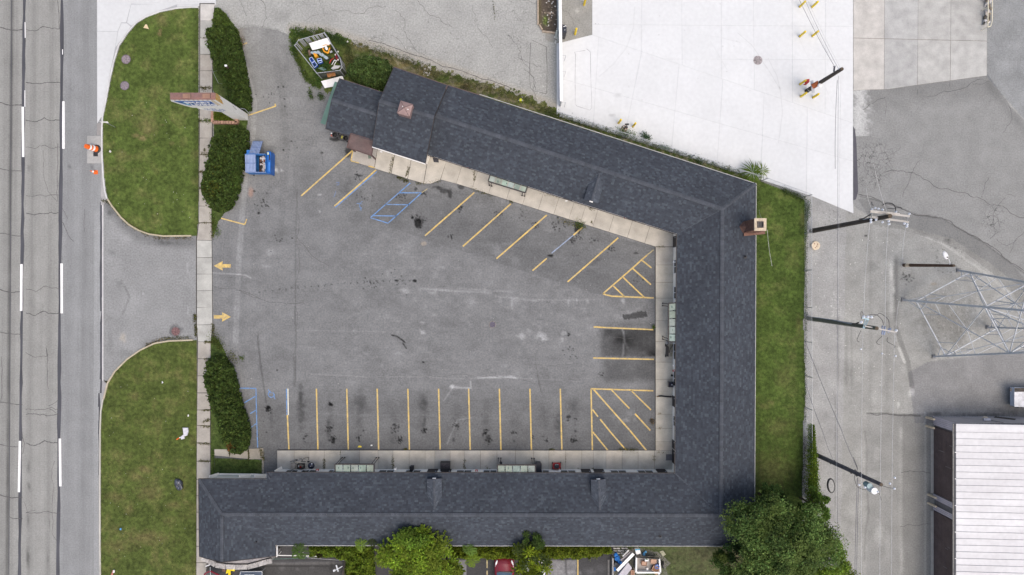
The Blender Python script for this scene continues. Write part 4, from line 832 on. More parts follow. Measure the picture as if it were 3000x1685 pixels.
# north wing
r = slope(motel, [W(1252, 453, ZE), W(1983, 685, ZE), A_ne, A_nw], 'north_roof'); caps(r, A_nw, A_ne, .36)
caps(r, W(1983, 685, ZE+.02), A_ne, .10, 0, .2, 'valley', .01)
r = slope(motel, [W(1311, 251, ZE), W(2214, 539, ZE), A_ne, A_nw], 'north_roof')
# office block and west block
B0, B1, B2, B3 = W(1090, 429, 3.1), W(1246, 479, 3.1), W(1154, 196, 3.1), W(1311, 250, 3.1); BR0, BR1 = W(1111, 296, 4.55), W(1272, 344, 4.55)
r = slope(motel, [B0, B1, BR1, BR0], 'office_roof'); caps(r, BR0, BR1, .34); slope(motel, [B2, B3, BR1, BR0], 'office_roof')
C0, C1, C2, C3 = W(954, 377, 2.5), W(1092, 420, 2.5), W(994.5, 230, 2.5), W(1126, 272, 2.5); CR0, CR1 = W(971, 293, 3.75), W(1108, 337, 3.75)
r = slope(motel, [C0, C1, CR1, CR0], 'small_roof'); caps(r, CR0, CR1, .34); slope(motel, [C2, C3, CR1, CR0], 'small_roof')
# walls
def ins(p, q, r_, s, d):
    return None
def house(name, e0, e1, r0, r1, f0, f1, inset=.35, drop=.12, m=M_WALL, flat=False):
    """solid walls under a gabled roof: eave a (e0,e1), ridge (r0,r1), eave b (f0,f1)"""
    ax = (Vector(r1)-Vector(r0)); ax.z = 0; ax.normalize(); up = Vector((0, 0, 1))
    b = MB(); secs = []
    for e, rr, f, sg in ((e0, r0, f0, 1), (e1, r1, f1, -1)):
        e, rr, f = Vector(e), Vector(rr), Vector(f); c = (f-e); c.z = 0; L = c.length; c.normalize()
        k = inset/(L/2); ez = e.z+(rr.z-e.z)*k-drop
        E = e+c*inset+ax*sg*inset*.7; F_ = f-c*inset+ax*sg*inset*.7; R2 = rr+ax*sg*inset*.7
        secs.append([Vector((E.x, E.y, -.02)), Vector((E.x, E.y, ez)), Vector((R2.x, R2.y, ez if flat else rr.z-drop)), Vector((F_.x, F_.y, ez)), Vector((F_.x, F_.y, -.02))])
    a, c_ = secs; b.face(a); b.face(c_[::-1])
    for i in range(5): j = (i+1) % 5; b.face([a[j], a[i], c_[i], c_[j]])
    return b.build(name, m, motel), secs
wS, sS = house('wall', W(786, 1386, ZE), W(2195, 1387, ZE), W(786, 1508, ZR), W(2195, 1510, ZR), W(786, 1597, ZE), W(2195, 1599, ZE), flat=True)
wE, sE = house('wall', W(1978, 1500, ZE), W(1982, 640, ZE), W(2112, 1510, ZR), W(2116, 620, ZR), W(2209, 1500, ZE), W(2213, 600, ZE), flat=True)
wN, sN = house('wall', W(1252, 453, ZE), W(2060, 709, ZE), A_nw, A_ne, W(1311, 251, ZE), W(2130, 513, ZE), flat=True)
wO, sO = house('wall', B0, B1, BR0, BR1, B2, B3, .4)
wW, sW = house('wall', C0, C1, CR0, CR1, C2, C3, .3)
cg = MB(); cg.prism([W(598, 1412, 2.6), W(795, 1412, 2.6), W(795, 1620, 2.6), W(650, 1630, 2.6), W(598, 1620, 2.6)][::-1], -.02, 2.5); cg.build('wall', M_WALL, motel)
def strip(name, pts, wd, th, m, dz=0.0, c=None, parent=None):
    b = MB()
    for a, q in zip(pts[:-1], pts[1:]): b.bar(Vector(a)+Vector((0, 0, dz)), Vector(q)+Vector((0, 0, dz)), wd, th, c)
    return b.build(name, m, parent or motel)
strip('gutter', [W(1405, 276.5, ZE), W(2215.5, 538, ZE), W(2210.5, 1600.5, ZE), W(811, 1598.5, ZE)], .04, .09, mat('gutter_white', (.45, .45, .44), .7, .2, 3), -.02)
strip('fascia', [W(1312, 250, ZE), W(1404, 278, ZE)], .05, .14, M_BROWN, -.03)
strip('gutter', [W(1253, 455, ZE), W(1982.5, 687, ZE), W(1976.5, 1386, ZE), W(781, 1383.5, ZE)], .05, .12, M_DTRIM, -.03)
strip('fascia', [W(581, 1403, 2.88), W(781, 1403, 2.86)], .05, .12, M_DTRIM, -.03)
strip('fascia', [W(581.5, 1403, 2.88), W(584, 1630, 2.75), W(596, 1634, 2.8), W(650, 1648, ZR), W(809, 1629, 2.66), W(809, 1600, 2.7)], .05, .12, M_DTRIM, -.04)
strip('fascia', [B2, BR0, B0], .04, .14, M_DTRIM, -.05); strip('fascia', [B0+Vector((0, -.05, 0)), B1+Vector((0, -.05, 0))], .05, .12, M_WTRIM, -.04); strip('fascia', [B1, BR1, B3], .04, .16, M_DTRIM, -.07); strip('fascia', [BR1.lerp(B3, .88), B3], .12, .10, M_BROWN, -.0); strip('fascia', [B2, B3], .05, .14, M_BROWN, -.04)
strip('fascia', [C2, C3], .05, .14, M_BROWN, -.04); strip('fascia', [C0, C1], .05, .14, M_DTRIM, -.04); strip('fascia', [C2, CR0, C0], .04, .14, M_DTRIM, -.05)
# openings along the walls
def wall_axis(secs, side):     # ground line of a wall face and its outward normal
    i = 0 if side == 0 else 4; a, b = secs[0][i], secs[1][i]; o = secs[0][4-i]
    d = (b-a); d.z = 0; d.normalize(); n = Vector((d.y, -d.x, 0))
    if n.dot(a-o) < 0: n = -n
    return a, b, d, n
def opening(secs, side, k0, k1, z0, z1, kind, col=None, ax='x'):
    a, b, d, n = wall_axis(secs, side)
    def at(k):   # k: px coordinate along x or y of the photo seen at the eave
        t = ((k-getattr(pa, ax))/(getattr(pb, ax)-getattr(pa, ax))); return a+(b-a)*t
    kk = (HC-2.3)/HC
    def topx(p): return Vector((p.x/kk*PX+1500, 842.5-p.y/kk*PX))
    pa, pb = topx(a), topx(b); p, q = at(k0), at(k1); 
    mid = (p+q)/2; L = (q-p).length; rz = math.atan2(d.y, d.x)
    par = bpy.data.objects
    m = MB(); c = mid+n*.02
    if kind == 'window':
        w_ = .06
        for s in (-1, 1): cc = c+d*s*(L/2); m.box(cc.x, cc.y, (z0+z1)/2, w_, .08, z1-z0, rz)
        for z in (z0, z1): m.box(c.x, c.y, z, L+.10, .08, w_, rz)
        m.box(c.x, c.y, (z0+z1)/2, .04, .07, z1-z0, rz)
        o = m.build('window', M_WTRIM, motel); g = MB()
        for s in (-1, 1): cc = c+d*s*(L/4); g.box(cc.x, cc.y, (z0+z1)/2, L/2-.07, .03, z1-z0-.06, rz)
        g.build('pane', M_GLASS, o)
    else:
        cc = c-n*.005
        m.box(cc.x, cc.y, (z0+z1)/2, L, .06, z1-z0, rz); o = m.build('door', col or M_DTRIM, motel)
        g = MB(); hh = c+d*(L*.36)+n*.05; g.box(hh.x, hh.y, 1.05, .12, .06, .05, rz); g.build('handle', M_GALV, o)
for a, b in ((823, 858), (869, 916), (951, 979), (1101, 1147), (1182, 1227), (1334, 1379), (1414, 1454), (1571, 1611), (1644, 1691), (1795, 1842), (1876, 1922)): opening(sS, 0, a, b, .55, 2.42, 'window')
for a, b in ((1246, 1276), (1288, 1317), (1000, 1028), (1050, 1080), (1470, 1500), (1530, 1560), (1708, 1737), (1746, 1777), (1935, 1964)): opening(sS, 0, a, b, .12, 2.15, 'door')
for a, b in ((1258, 1227), (1138, 1092), (1058, 1010), (876, 840), (800, 760)): opening(sE, 0, a, b, .55, 2.42, 'window', ax='y')
for a, b in ((1372, 1332), (1328, 1303), (1201, 1170), (940, 905), (985, 955), (721, 688)): opening(sE, 0, a, b, .12, 2.15, 'door', ax='y')
for a, b in ((1300, 1340), (1400, 1432), (1590, 1640), (1700, 1740), (1790, 1830), (1900, 1940)): opening(sN, 0, a, b, .55, 2.42, 'window')
for a, b in ((1350, 1375), (1450, 1480), (1500, 1528), (1655, 1682), (1850, 1876)): opening(sN, 0, a, b, .12, 2.15, 'door')
for k in ((1100, 1130), (1150, 1185), (1200, 1232)): opening(sO, 0, k[0], k[1], .9, 2.4, 'window')
# small white wall pieces of the south west corner
cw = MB()
for p, q in (((613, 1398), (640, 1390)), ((700, 1398), (735, 1393)), ((745, 1398), (778, 1393)), ((806, 1383), (826, 1371))): cw.bar(W(p[0], p[1], 2.3), W(q[0], q[1], 1.2), .30, .06)
for p, q in (((640, 1388.5), (735, 1389.5)), ((735, 1389), (776, 1391)), ((648, 1400), (770, 1401))): cw.bar(W(p[0], p[1], 1.2), W(q[0], q[1], 1.2), .08, .10)
cw.build('window_surround', M_WALL, motel)
# fire alarm beacons and small lamps on the walls
for x, y in ((930, 1377), (1396, 1379), (1974.5, 1086), (1373, 489), (1832, 638)):
    b = MB(); p = W(x, y, 2.1); b.box(p.x, p.y, 2.1, .22, .16, .16); o = b.build('alarm_box', M_RED, motel); b = MB(); b.box(p.x, p.y, 2.20, .10, .08, .03); b.build('alarm_lens', M_WTRIM, o)
for x, y in ((1713, 599), (1757, 614), (1895, 659), (1116, 444), (1262, 454), (1158, 1375), (1556, 1378), (1640, 1380), (1976, 768), (1975, 1072), (1660, 588)):
    b = MB(); p = W(x, y, 2.3); b.box(p.x, p.y, 2.25, .20, .10, .10); b.cone(p, p+Vector((0, 0, -.6)), .03, .03, 6); b.build('wall_lamp', M_WTRIM, motel)
# canopies
def canopy(pts, posts, n=5):
    q = [W(*p) for p in pts]     # wall-left, wall-right, outer-right, outer-left
    b = MB()
    for i, j in ((1, 2), (2, 3), (3, 0)): b.bar(q[i], q[j], .10, .12)
    b.bar(q[0], q[1], .05, .08)
    o = b.build('canopy', M_DTRIM, motel)
    for i in range(n):
        s0, s1 = i/n+.012, (i+1)/n-.012; g = MB(); z = Vector((0, 0, .01+.01*(i % 2)))
        a, b_, c, d = [q[0].lerp(q[1], s0)+z, q[0].lerp(q[1], s1)+z, q[3].lerp(q[2], s1)+z, q[3].lerp(q[2], s0)+z]
        e = random.uniform(.85, 1.12); t = Vector((0, 0, .012)); cc = (e*random.uniform(.9, 1.08), e, e*random.uniform(.93, 1.05))
        g.raw([a, b_, c, d, a+t, b_+t, c+t, d+t], [(4, 7, 6, 5), (0, 1, 2, 3), (0, 4, 5, 1), (1, 5, 6, 2), (2, 6, 7, 3), (3, 7, 4, 0)], cc)
        g.build('panel', M_GREENP, o)
        if random.random() < .7:
            g = MB(); m_ = (a+b_+c+d)/4; g.ellip(m_.x+random.uniform(-.2, .2), m_.y+random.uniform(-.1, .1), m_.z+.014, .05, .12, .004, 8, 4); g.build('stain', mat('algae', (.12, .17, .15), .9), o)
    for s in (1, 2):
        for k in range(2):
            p = q[3-s+1 if s == 1 else 3] if False else (q[2] if s == 1 else q[3]); d = (q[2]-q[3]).normalized()*(.04+.22*k)*(-1 if s == 1 else 1)
            g = MB(); pp = p+d; g.cone(Vector((pp.x, pp.y, .1)), Vector((pp.x, pp.y, pp.z-.03)), .03, .03, 6); g.cone(Vector((pp.x, pp.y, .1)), Vector((pp.x, pp.y, .24)), .07, .05, 8); g.build('post', M_DTRIM, o)
canopy([(1437, 509, 2.62), (1546, 543.5, 2.62), (1539, 565, 2.45), (1430, 531.5, 2.45)], 2, 6)
canopy([(1982, 1002, 2.62), (1982, 887, 2.62), (1958.5, 889, 2.45), (1958.5, 1001, 2.45)], 2, 5)
canopy([(982, 1386, 2.62), (1096, 1386, 2.62), (1096, 1360.5, 2.45), (982, 1360, 2.45)], 2, 5)
canopy([(1457.5, 1388, 2.62), (1568.5, 1388, 2.62), (1568.5, 1362.5, 2.45), (1457.5, 1362, 2.45)], 2, 5)
# brown entrance canopy of the office
e = [W(1028, 391, 2.62), W(1096, 412, 2.62), W(1089, 457, 2.62), W(1016.5, 432, 2.62)]
b = MB(); b.prism(e, 2.5, 2.62, None); o = b.build('entrance_canopy', M_BROWN, motel)
b = MB()
for i in range(4): b.bar(e[i]+Vector((0, 0, .02)), e[(i+1) % 4]+Vector((0, 0, .02)), .06, .08)
b.build('canopy_rim', mat('brown_rim', (.10, .06, .055), .6, .3, 3), o)
for x, y in ((1023.5, 424), (1075.5, 441)):
    b = MB(); p = W(x, y, 2.62); b.lathe(p.x, p.y, [(.13, 0), (.13, .02), (.05, .03), (.05, .05)], 12, z0=2.62); b.build('drain_cap', M_BROWN, o)
for x, y in ((1022, 428), (1084, 451)):
    b = MB(); p = W(x, y, 2.5); b.box(p.x, p.y, 1.25, .12, .12, 2.5); b.build('post', M_BROWN, o)
# green panel lean-to on the west gable
g = [W(981, 240, 2.35), W(993, 242, 2.45), W(953, 366, 2.3), W(939, 361, 1.9)]
b = MB(); t_ = Vector((0, 0, .04)); b.raw([*g, *[x+t_ for x in g]], [(3, 2, 1, 0), (4, 5, 6, 7), (0, 1, 5, 4), (1, 2, 6, 5), (2, 3, 7, 6), (3, 0, 4, 7)]); b.build('green_awning', M_GREENS, motel)
# dormers
def dormer(front, back, hw, zf, zb, lab=None):
    F_, B_ = W(*front, zf), W(*back, zb); ax = (B_-F_); ax.z = 0; ax.normalize(); sd = Vector((-ax.y, ax.x, 0))*hw
    b = MB(); dz = .30
    fl, fr = F_-sd-Vector((0, 0, dz)), F_+sd-Vector((0, 0, dz)); L = (Vector((B_.x, B_.y, 0))-Vector((F_.x, F_.y, 0))).length
    bl, br = fl+ax*(L*.72), fr+ax*(L*.72); base = Vector((0, 0, .55))
    b.face([fr+ax*.15, F_+ax*.15-Vector((0, 0, .03)), fl+ax*.15, fl+ax*.15-base, fr+ax*.15-base])
    o = b.build('dormer', M_BROWN, motel); b = MB(); b.face([fl+ax*.1, bl, bl-base*.2, fl+ax*.1-base], (1, 1, 1)); b.face([fr+ax*.1, fr+ax*.1-base, br-base*.2, br], (1, 1, 1)); b.build('cheek', M_SHING, o)
    for a_ in ([fl, F_, B_, bl], [fr, br, B_, F_]): slope(o, a_, 'dormer_roof') if False else None
    for poly, sg in (([fl, F_, B_, bl], 1), ([F_, fr, br, B_], 1)):
        V, Fc, C = [], [], []; m = MB(); n = 16
        for i in range(n):
            k0, k1 = i/n, (i+1)/n; h0 = Vector((0, 0, .018)); h1 = Vector((0, 0, .004))
            a0, a1 = poly[0].lerp(poly[3], k0), poly[0].lerp(poly[3], k1); c0, c1 = poly[1].lerp(poly[2], k0), poly[1].lerp(poly[2], k1)
            for j in range(4):
                s0, s1 = j/4, (j+1)/4; c = random.choice(TONES); c = tuple(x*1.35 for x in c)
                m.face([a0.lerp(c0, s0)+h0, a0.lerp(c0, s1)+h0, a1.lerp(c1, s1)+h1, a1.lerp(c1, s0)+h1], c)
        tag(m.build('shingles', M_SHING, o), kind='stuff')
    caps(o, F_+Vector((0, 0, .01)), F_.lerp(B_, .97), .20)
    b = MB(); p = F_-ax*.02-Vector((0, 0, .28)); b.box(p.x, p.y, p.z, .30, .10, .10, math.atan2(ax.y, ax.x)+math.pi/2); b.build('vent_lamp', M_WTRIM, o)
dormer((1271, 1405), (1273, 1494), .64, 3.75, 3.85)
dormer((1754, 1407), (1757, 1498), .64, 3.75, 3.85)
dormer((1733, 589), (1757, 505), .64, 3.75, 3.88)
# roof vents
for x, y, z in ((1253, 267, 3.4), (1930, 530, 3.3), (2184, 753, 3.3), (2147, 1470, 3.7), (1934, 1571, 3.2), (752, 1587, 3.2), (1252, 1660, 3)):
    if y == 1660: continue
    b = MB(); p = W(x, y, z); b.lathe(p.x, p.y, [(.16, 0), (.05, .04), (.045, .32)], 8, z0=z-.05); b.build('vent_pipe', M_BLACK, motel)
# cupola
t = W(1185, 316, 5.5); b = MB(); an = math.radians(-17); k = .53
b.box(t.x, t.y, 4.7, 1.04, 1.04, 1.1, an); cup = b.build('cupola', mat('pinkish_metal', (.27, .19, .18), .6, .12, 3), motel)
b = MB(); co, si = math.cos(an), math.sin(an); cs = [Vector((t.x+x*co-y*si, t.y+x*si+y*co, 5.25)) for x, y in ((-.545, -.545), (.545, -.545), (.545, .545), (-.545, .545))]; ap = Vector((t.x, t.y, 5.62))
for i in range(4): b.face([cs[i], cs[(i+1) % 4], ap])
b.face(cs[::-1]); b.build('cap', mat('pinkish_metal', (.27, .19, .18)), cup)
b = MB()
for i in range(4): b.bar(cs[i]+Vector((0, 0, .012)), ap+Vector((0, 0, .012)), .035, .02)
b.build('cap_seam', M_BROWN, cup)
for i, (dx, dy) in enumerate(((-.15, .12), (.28, -.12))):
    b = MB(); b.box(t.x+dx, t.y+dy, 5.57-.28*math.hypot(dx, dy)*1.4, .07, .07, .05); b.build('rivet_spot', M_WTRIM, cup)
b = MB(); b.box(t.x, t.y, 5.20, 1.10, 1.10, .05, an); b.build('cap_rim', mat('pink_rim', (.2, .125, .11), .6), cup)
# chimney, brick by brick
chx, chy, cw_, chd, ztop = 20.58, 5.22, .92, .98, 5.95
b = MB(); b.box(chx, chy, 2.9, cw_-.03, chd-.03, 5.8); ch = b.build('chimney', M_BRICK, motel)
b = MB(); rowh = .075
for r_ in range(int((ztop-.12-2.4)/rowh)):
    z = 2.4+r_*rowh+rowh/2; of = (r_ % 2)*.11
    for side_ in range(4):
        L = cw_ if side_ % 2 else chd; s = -L/2+of
        while s < L/2-.04:
            l = min(.205, L/2-s); f = random.uniform(.7, 1.3); c = (f, f*random.uniform(.9, 1.05), f*random.uniform(.85, 1.05)); m_ = s+l/2
            if side_ == 0: b.box(chx-cw_/2, chy+m_, z, .03, l-.012, rowh-.012, c=c)
            elif side_ == 2: b.box(chx+cw_/2, chy+m_, z, .03, l-.012, rowh-.012, c=c)
            elif side_ == 1: b.box(chx+m_, chy-chd/2, z, l-.012, .03, rowh-.012, c=c)
            else: b.box(chx+m_, chy+chd/2, z, l-.012, .03, rowh-.012, c=c)
            s += .215
tag(b.build('bricks', M_BRICK, ch), kind='stuff')
b = MB()
for x0, x1, y0, y1 in ((-.50, .50, .27, .52), (-.50, .50, -.52, -.27), (-.50, -.27, -.27, .27), (.27, .50, -.27, .27)): b.prism([(chx+x0, chy+y0), (chx+x1, chy+y0), (chx+x1, chy+y1), (chx+x0, chy+y1)], ztop-.12, ztop)
b.build('chimney_cap', mat('cap_stone', (.50, .42, .31), .85, .2, 5, grit=.1), ch)
b = MB()
for x0, x1, y0, y1 in ((-.24, .24, .19, .24), (-.24, .24, -.24, -.19), (-.24, -.19, -.19, .19), (.19, .24, -.19, .19)): b.prism([(chx+x0, chy+y0), (chx+x1, chy+y0), (chx+x1, chy+y1), (chx+x0, chy+y1)], ztop-.1, ztop+.10)
b.build('flue', mat('flue_clay', (.10, .085, .085), .8), ch)
b = MB(); b.prism([(chx-.19, chy-.19), (chx+.19, chy-.19), (chx+.19, chy+.19), (chx-.19, chy+.19)], ztop-.05, ztop-.02); b.build('flue_throat', M_BLACK, ch)
b = MB(); wz = 3.15; p = [W(2180, 648, 3.3), W(2178, 684, 3.3), W(2163, 664, 3.25), Vector((chx-cw_/2, chy, 3.95))]
b.raw(p, [(0, 3, 2), (2, 3, 1), (0, 1, 3), (0, 2, 1)]); b.build('cricket', M_BRICK, ch)
b = MB(); b.bar(W(2178, 686, 3.2), W(2240, 680, 3.05), .35, .25); b.build('shoulder', M_BRICK, ch)
# stone coping of the bay front at the south west gable
bp = [(592, 1634), (613, 1643), (632, 1655), (662, 1660), (692, 1661), (725, 1661), (757, 1653), (783, 1645), (797, 1643)]
for i, (a, c_) in enumerate(zip(bp[:-1], bp[1:])):
    b = MB(); z = 2.3; A, B = W(*a, z), W(*c_, z); f = random.uniform(.85, 1.15); b.bar(A.lerp(B, .01), A.lerp(B, .97), .42, .16, (f, f, f)); b.build('coping_stone', M_STON, motel)
b = MB()
for a, c_ in zip(bp[:-1], bp[1:]): A, B = W(a[0], a[1]-2, 2.2), W(c_[0], c_[1]-2, 2.2); b.prism([(A.x, A.y-.08), (B.x, B.y-.08), (B.x, B.y+.25), (A.x, A.y+.25)], 0, 2.2, (.8, .8, .8))
b.build('bay_wall', M_STON, motel)
b = MB(); b.prism([W(*p, 2.2) for p in ((600, 1622), (800, 1618), (796, 1643), (725, 1658), (640, 1655), (592, 1634))], 2.15, 2.2, (.9, .9, .95)); b.build('ledge', M_STON, motel)
# lower flashing and soffit of the sunken south strip
strip('fascia', [W(812, 1600, 2.6), W(812, 1627, 2.6)], .08, .12, M_WTRIM, 0)
# ================================================================= SOUTH NEIGHBOUR GROUND
def paint_south(P):
    X, Y = P.X, P.Y
    P.C[:, :3] *= (.9+.3*P.n2+.15*(P.n1-.5))[:, None]
    P.mul(pip(X, Y, [(604, 1652), (1010, 1648), (1010, 1900), (604, 1900)]).astype(float), (1.1, 1.08, 1.03))
    P.line([(604, 1650), (700, 1651), (1000, 1649)], 3.5, 1.8); P.line([(604, 1658), (960, 1659)], 2, .55)
    for q in ((825, 1665, 14, 10, 1.5), (872, 1668, 10, 8, 1.5), (915, 1662, 12, 8, 1.5), (700, 1670, 30, 14, 1.2), (970, 1665, 10, 30, .6), (800, 1690, 20, 8, .7)): P.blob(*q, soft=1)
    m = pip(X, Y, [(1600, 1640), (1690, 1640), (1690, 1900), (1600, 1900)]).astype(float); P.mul(m*(.5+P.n1), 3.2)
    for q in ((1725, 1675, 30, 16, 1.7), (1760, 1665, 30, 20, 1.4), (1700, 1680, 10, 10, 2.4)): P.blob(*q, soft=1)
    P.mul(pip(X, Y, [(1345, 1640), (1367, 1640), (1367, 1900), (1335, 1900)]).astype(float), 3.2)
    P.line([(1657, 1640), (1660, 1700)], 3, .5)
south = sheet('south_lot', 600, 1585, 1800, 1900, 3.2, .0, (.055, .054, .056), paint_south, M_ASPH)
for pts, m, w_ in (([(1427, 1640), (1427, 1664)], M_FADE, 4), ([(1427, 1672), (1427, 1760)], M_FADE, 4), ([(1603, 1636), (1602, 1760)], M_FADE, 5), ([(1693, 1634), (1693, 1760)], M_YEL, 3.6)): stripe(south, 'stall_line', pts, w_, .006, m)
def paint_jc(P):
    P.C[:, :3] *= (.8+.3*P.n2+.2*P.n1)[:, None]; P.mix(np.clip((P.n2-.45)*4, 0, 1)*(P.X > 1880), (.085, .095, .05))
jc = sheet('back_slab', 1793, 1600, 1990, 1900, 3.2, .034, (.145, .140, .125), paint_jc, M_ASPH, clip=[(1793, 1612), (1880, 1606), (1930, 1618), (1965, 1650), (1950, 1665), (1990, 1760), (1990, 1900), (1793, 1900)])
b = MB(); b.bar(G(1793, 1628, .3), G(1793, 1900, .3), .12, .6, (.9, .9, .9)); tag(ground_origin(b.build('low_wall', M_GCON)), 'low grey block wall between the dark parking bays and the junk pile', 'wall')
b = MB(); b.bar(G(1783, 1640, .02), G(1783, 1900, .02), .16, .04, (.5, .5, .5)); tag(ground_origin(b.build('wheel_curb', M_GCON)), 'dark concrete strip on the bay side of the low block wall', 'kerb')
# ================================================================= LEAVES
def leaves(name, parent, P, size, C, up=.6, asp=.55, kind='stuff'):
    n = len(P); P = np.asarray(P); nv = rng.normal(size=(n, 3)); nv[:, 2] = np.abs(nv[:, 2])+up*2; nv /= np.linalg.norm(nv, axis=1)[:, None]
    a = rng.normal(size=(n, 3)); u = np.cross(nv, a); u /= np.linalg.norm(u, axis=1)[:, None]; v = np.cross(nv, u)
    s = (size*rng.uniform(.6, 1.4, n))[:, None]
    co = np.stack([P-u*s, P-v*s*asp, P+u*s, P+v*s*asp], 1).reshape(-1, 3); q = np.arange(4*n).reshape(-1, 4)
    o = npmesh(name, co, q, M_LEAF, parent, np.repeat(np.asarray(C), 4, axis=0))
    if kind: o['kind'] = kind
    return o
def tones(n, base, var=.5, hue=.15):
    c = np.tile(np.array(base), (n, 1))*rng.uniform(1-var, 1+var*1.1, (n, 1))*np.where(rng.random((n, 1)) < .12, 1.7, 1.0); c[:, 0] *= rng.uniform(1-hue, 1+hue, n); return c
def mound(name, poly, H, n, base, label, cat='hedge', size=.10, zproj=.7, spots=(), round_=.55, soft=.25, stem=True, group=None, z0=.02):
    pl = [W(*p, zproj) for p in poly]; pl = [(p.x*PX+1500, 842.5-p.y*PX) for p in pl]; xs = [p[0] for p in pl]; ys = [p[1] for p in pl]
    cx, cy = (min(xs)+max(xs))/2, (min(ys)+max(ys))/2
    t = thing(name, G(cx, cy, 0), label, cat, group)
    def hf(X, Y):
        d = dseg(X, Y, pl+[pl[0]])/PX; k = np.clip(d/round_, 0, 1); return H*np.sqrt(np.clip(1-(1-k)**2, 0, 1))*(.50+.95*fbm(X/11, Y/11, 77, 3))
    st = 4.0; nx, ny = int((max(xs)-min(xs))/st)+2, int((max(ys)-min(ys))/st)+2
    gx, gy = np.meshgrid(np.linspace(min(xs), max(xs), nx), np.linspace(min(ys), max(ys), ny)); gx, gy = gx.ravel(), gy.ravel()
    i = np.arange((nx-1)*(ny-1)); a = (i//(nx-1))*nx+i % (nx-1); q = np.stack([a, a+nx, a+nx+1, a+1], 1)
    gcx, gcy = (gx[a]+gx[a+nx+1])/2, (gy[a]+gy[a+nx+1])/2; k = pip(gcx+(fbm(gcx/9, gcy/9, 41)-.5)*11, gcy+(fbm(gcx/9, gcy/9, 43)-.5)*11, pl); q = q[k]
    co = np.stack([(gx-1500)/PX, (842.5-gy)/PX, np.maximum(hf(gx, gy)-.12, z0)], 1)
    core = npmesh('dark_core', co, q, M_LEAF, t, np.tile(np.array(base)*.35, (len(co), 1)))  # solid inner lump, coloured dark like the shaded inside, blocks see-through
    X = rng.uniform(min(xs)-3, max(xs)+3, int(n*1.6)); Y = rng.uniform(min(ys)-3, max(ys)+3, int(n*1.6)); k = pip(X+(fbm(X/9, Y/9, 41)-.5)*11+rng.normal(0, 1.5, X.size), Y+(fbm(X/9, Y/9, 43)-.5)*11+rng.normal(0, 1.5, X.size), pl); X, Y = X[k][:n], Y[k][:n]
    h = hf(X, Y); zz = h*(1-.28*rng.random(X.size)**2)+rng.normal(0, .035, X.size); zz = np.maximum(zz, .05)
    C = tones(len(X), base); cl = fbm(X/6, Y/6, 81); C *= (.45+1.15*cl)[:, None]
    for sx_, sy_, r_, col, am in spots:
        m = np.clip(1.4-np.hypot(X-sx_, Y-sy_)/r_-cl*.6, 0, 1)*am; m = (rng.random(len(X)) < m)[:, None]; C = np.where(m, np.array(col)*rng.uniform(.6, 1.4, (len(X), 1)), C)
    leaves('foliage', t, np.stack([(X-1500)/PX, (842.5-Y)/PX, zz], 1), size, C, up=.35)
    return t
DG = (.060, .096, .020); MG = (.092, .14, .028); YG = (.125, .19, .018)
mound('hedge', [(606, 84), (640, 72), (680, 76), (693, 98), (706, 158), (718, 215), (729, 280), (728, 318), (700, 318), (672, 296), (654, 245), (630, 195), (614, 150), (603, 112)], 1.5, 26000, DG, 'long dark green hedge at the top, north of the pylon sign', zproj=.9, spots=((660, 105, 22, MG, .6),))
mound('bush', [(628, 28), (640, 26), (655, 40), (668, 60), (668, 80), (640, 84), (624, 70)], .9, 5000, MG, 'small lighter green bush at the north tip of the top hedge', 'bush', zproj=.5)
mound('hedge', [(660, 372), (698, 368), (721, 380), (721, 430), (714, 478), (700, 530), (688, 580), (668, 612), (640, 620), (612, 604), (594, 578), (590, 540), (600, 490), (612, 440), (626, 400), (640, 380)], 1.5, 26000, DG, 'dark green hedge between the pylon sign and the driveway, beside the blue dumpster', zproj=.9, spots=((640, 560, 34, (.10, .105, .012), .35), (655, 500, 20, (.10, .105, .012), .25)))
mound('hedge', [(620, 1046), (600, 1062), (608, 1083), (596, 1098), (600, 1120), (611, 1168), (623, 1204), (644, 1256), (650, 1290), (672, 1322), (699, 1332), (722, 1316), (728, 1265), (722, 1236), (705, 1190), (690, 1122), (675, 1075), (657, 1052), (636, 1042)], 1.5, 24000, DG, 'dark green hedge south of the driveway with a rust coloured patch at its foot', zproj=.8, spots=((688, 1302, 17, (.22, .10, .03), .8), (676, 1262, 40, MG, .2), (630, 1075, 12, YG, .3)))
mound('bush', [(1018, 212), (1030, 190), (1058, 172), (1095, 165), (1135, 182), (1152, 210), (1148, 245), (1120, 262), (1080, 258), (1040, 240)], 1.9, 12000, (.075, .12, .032), 'large round green bush between the fenced junk pen and the office roof', 'bush', size=.11, zproj=.8, spots=((1092, 172, 12, YG, .6),))
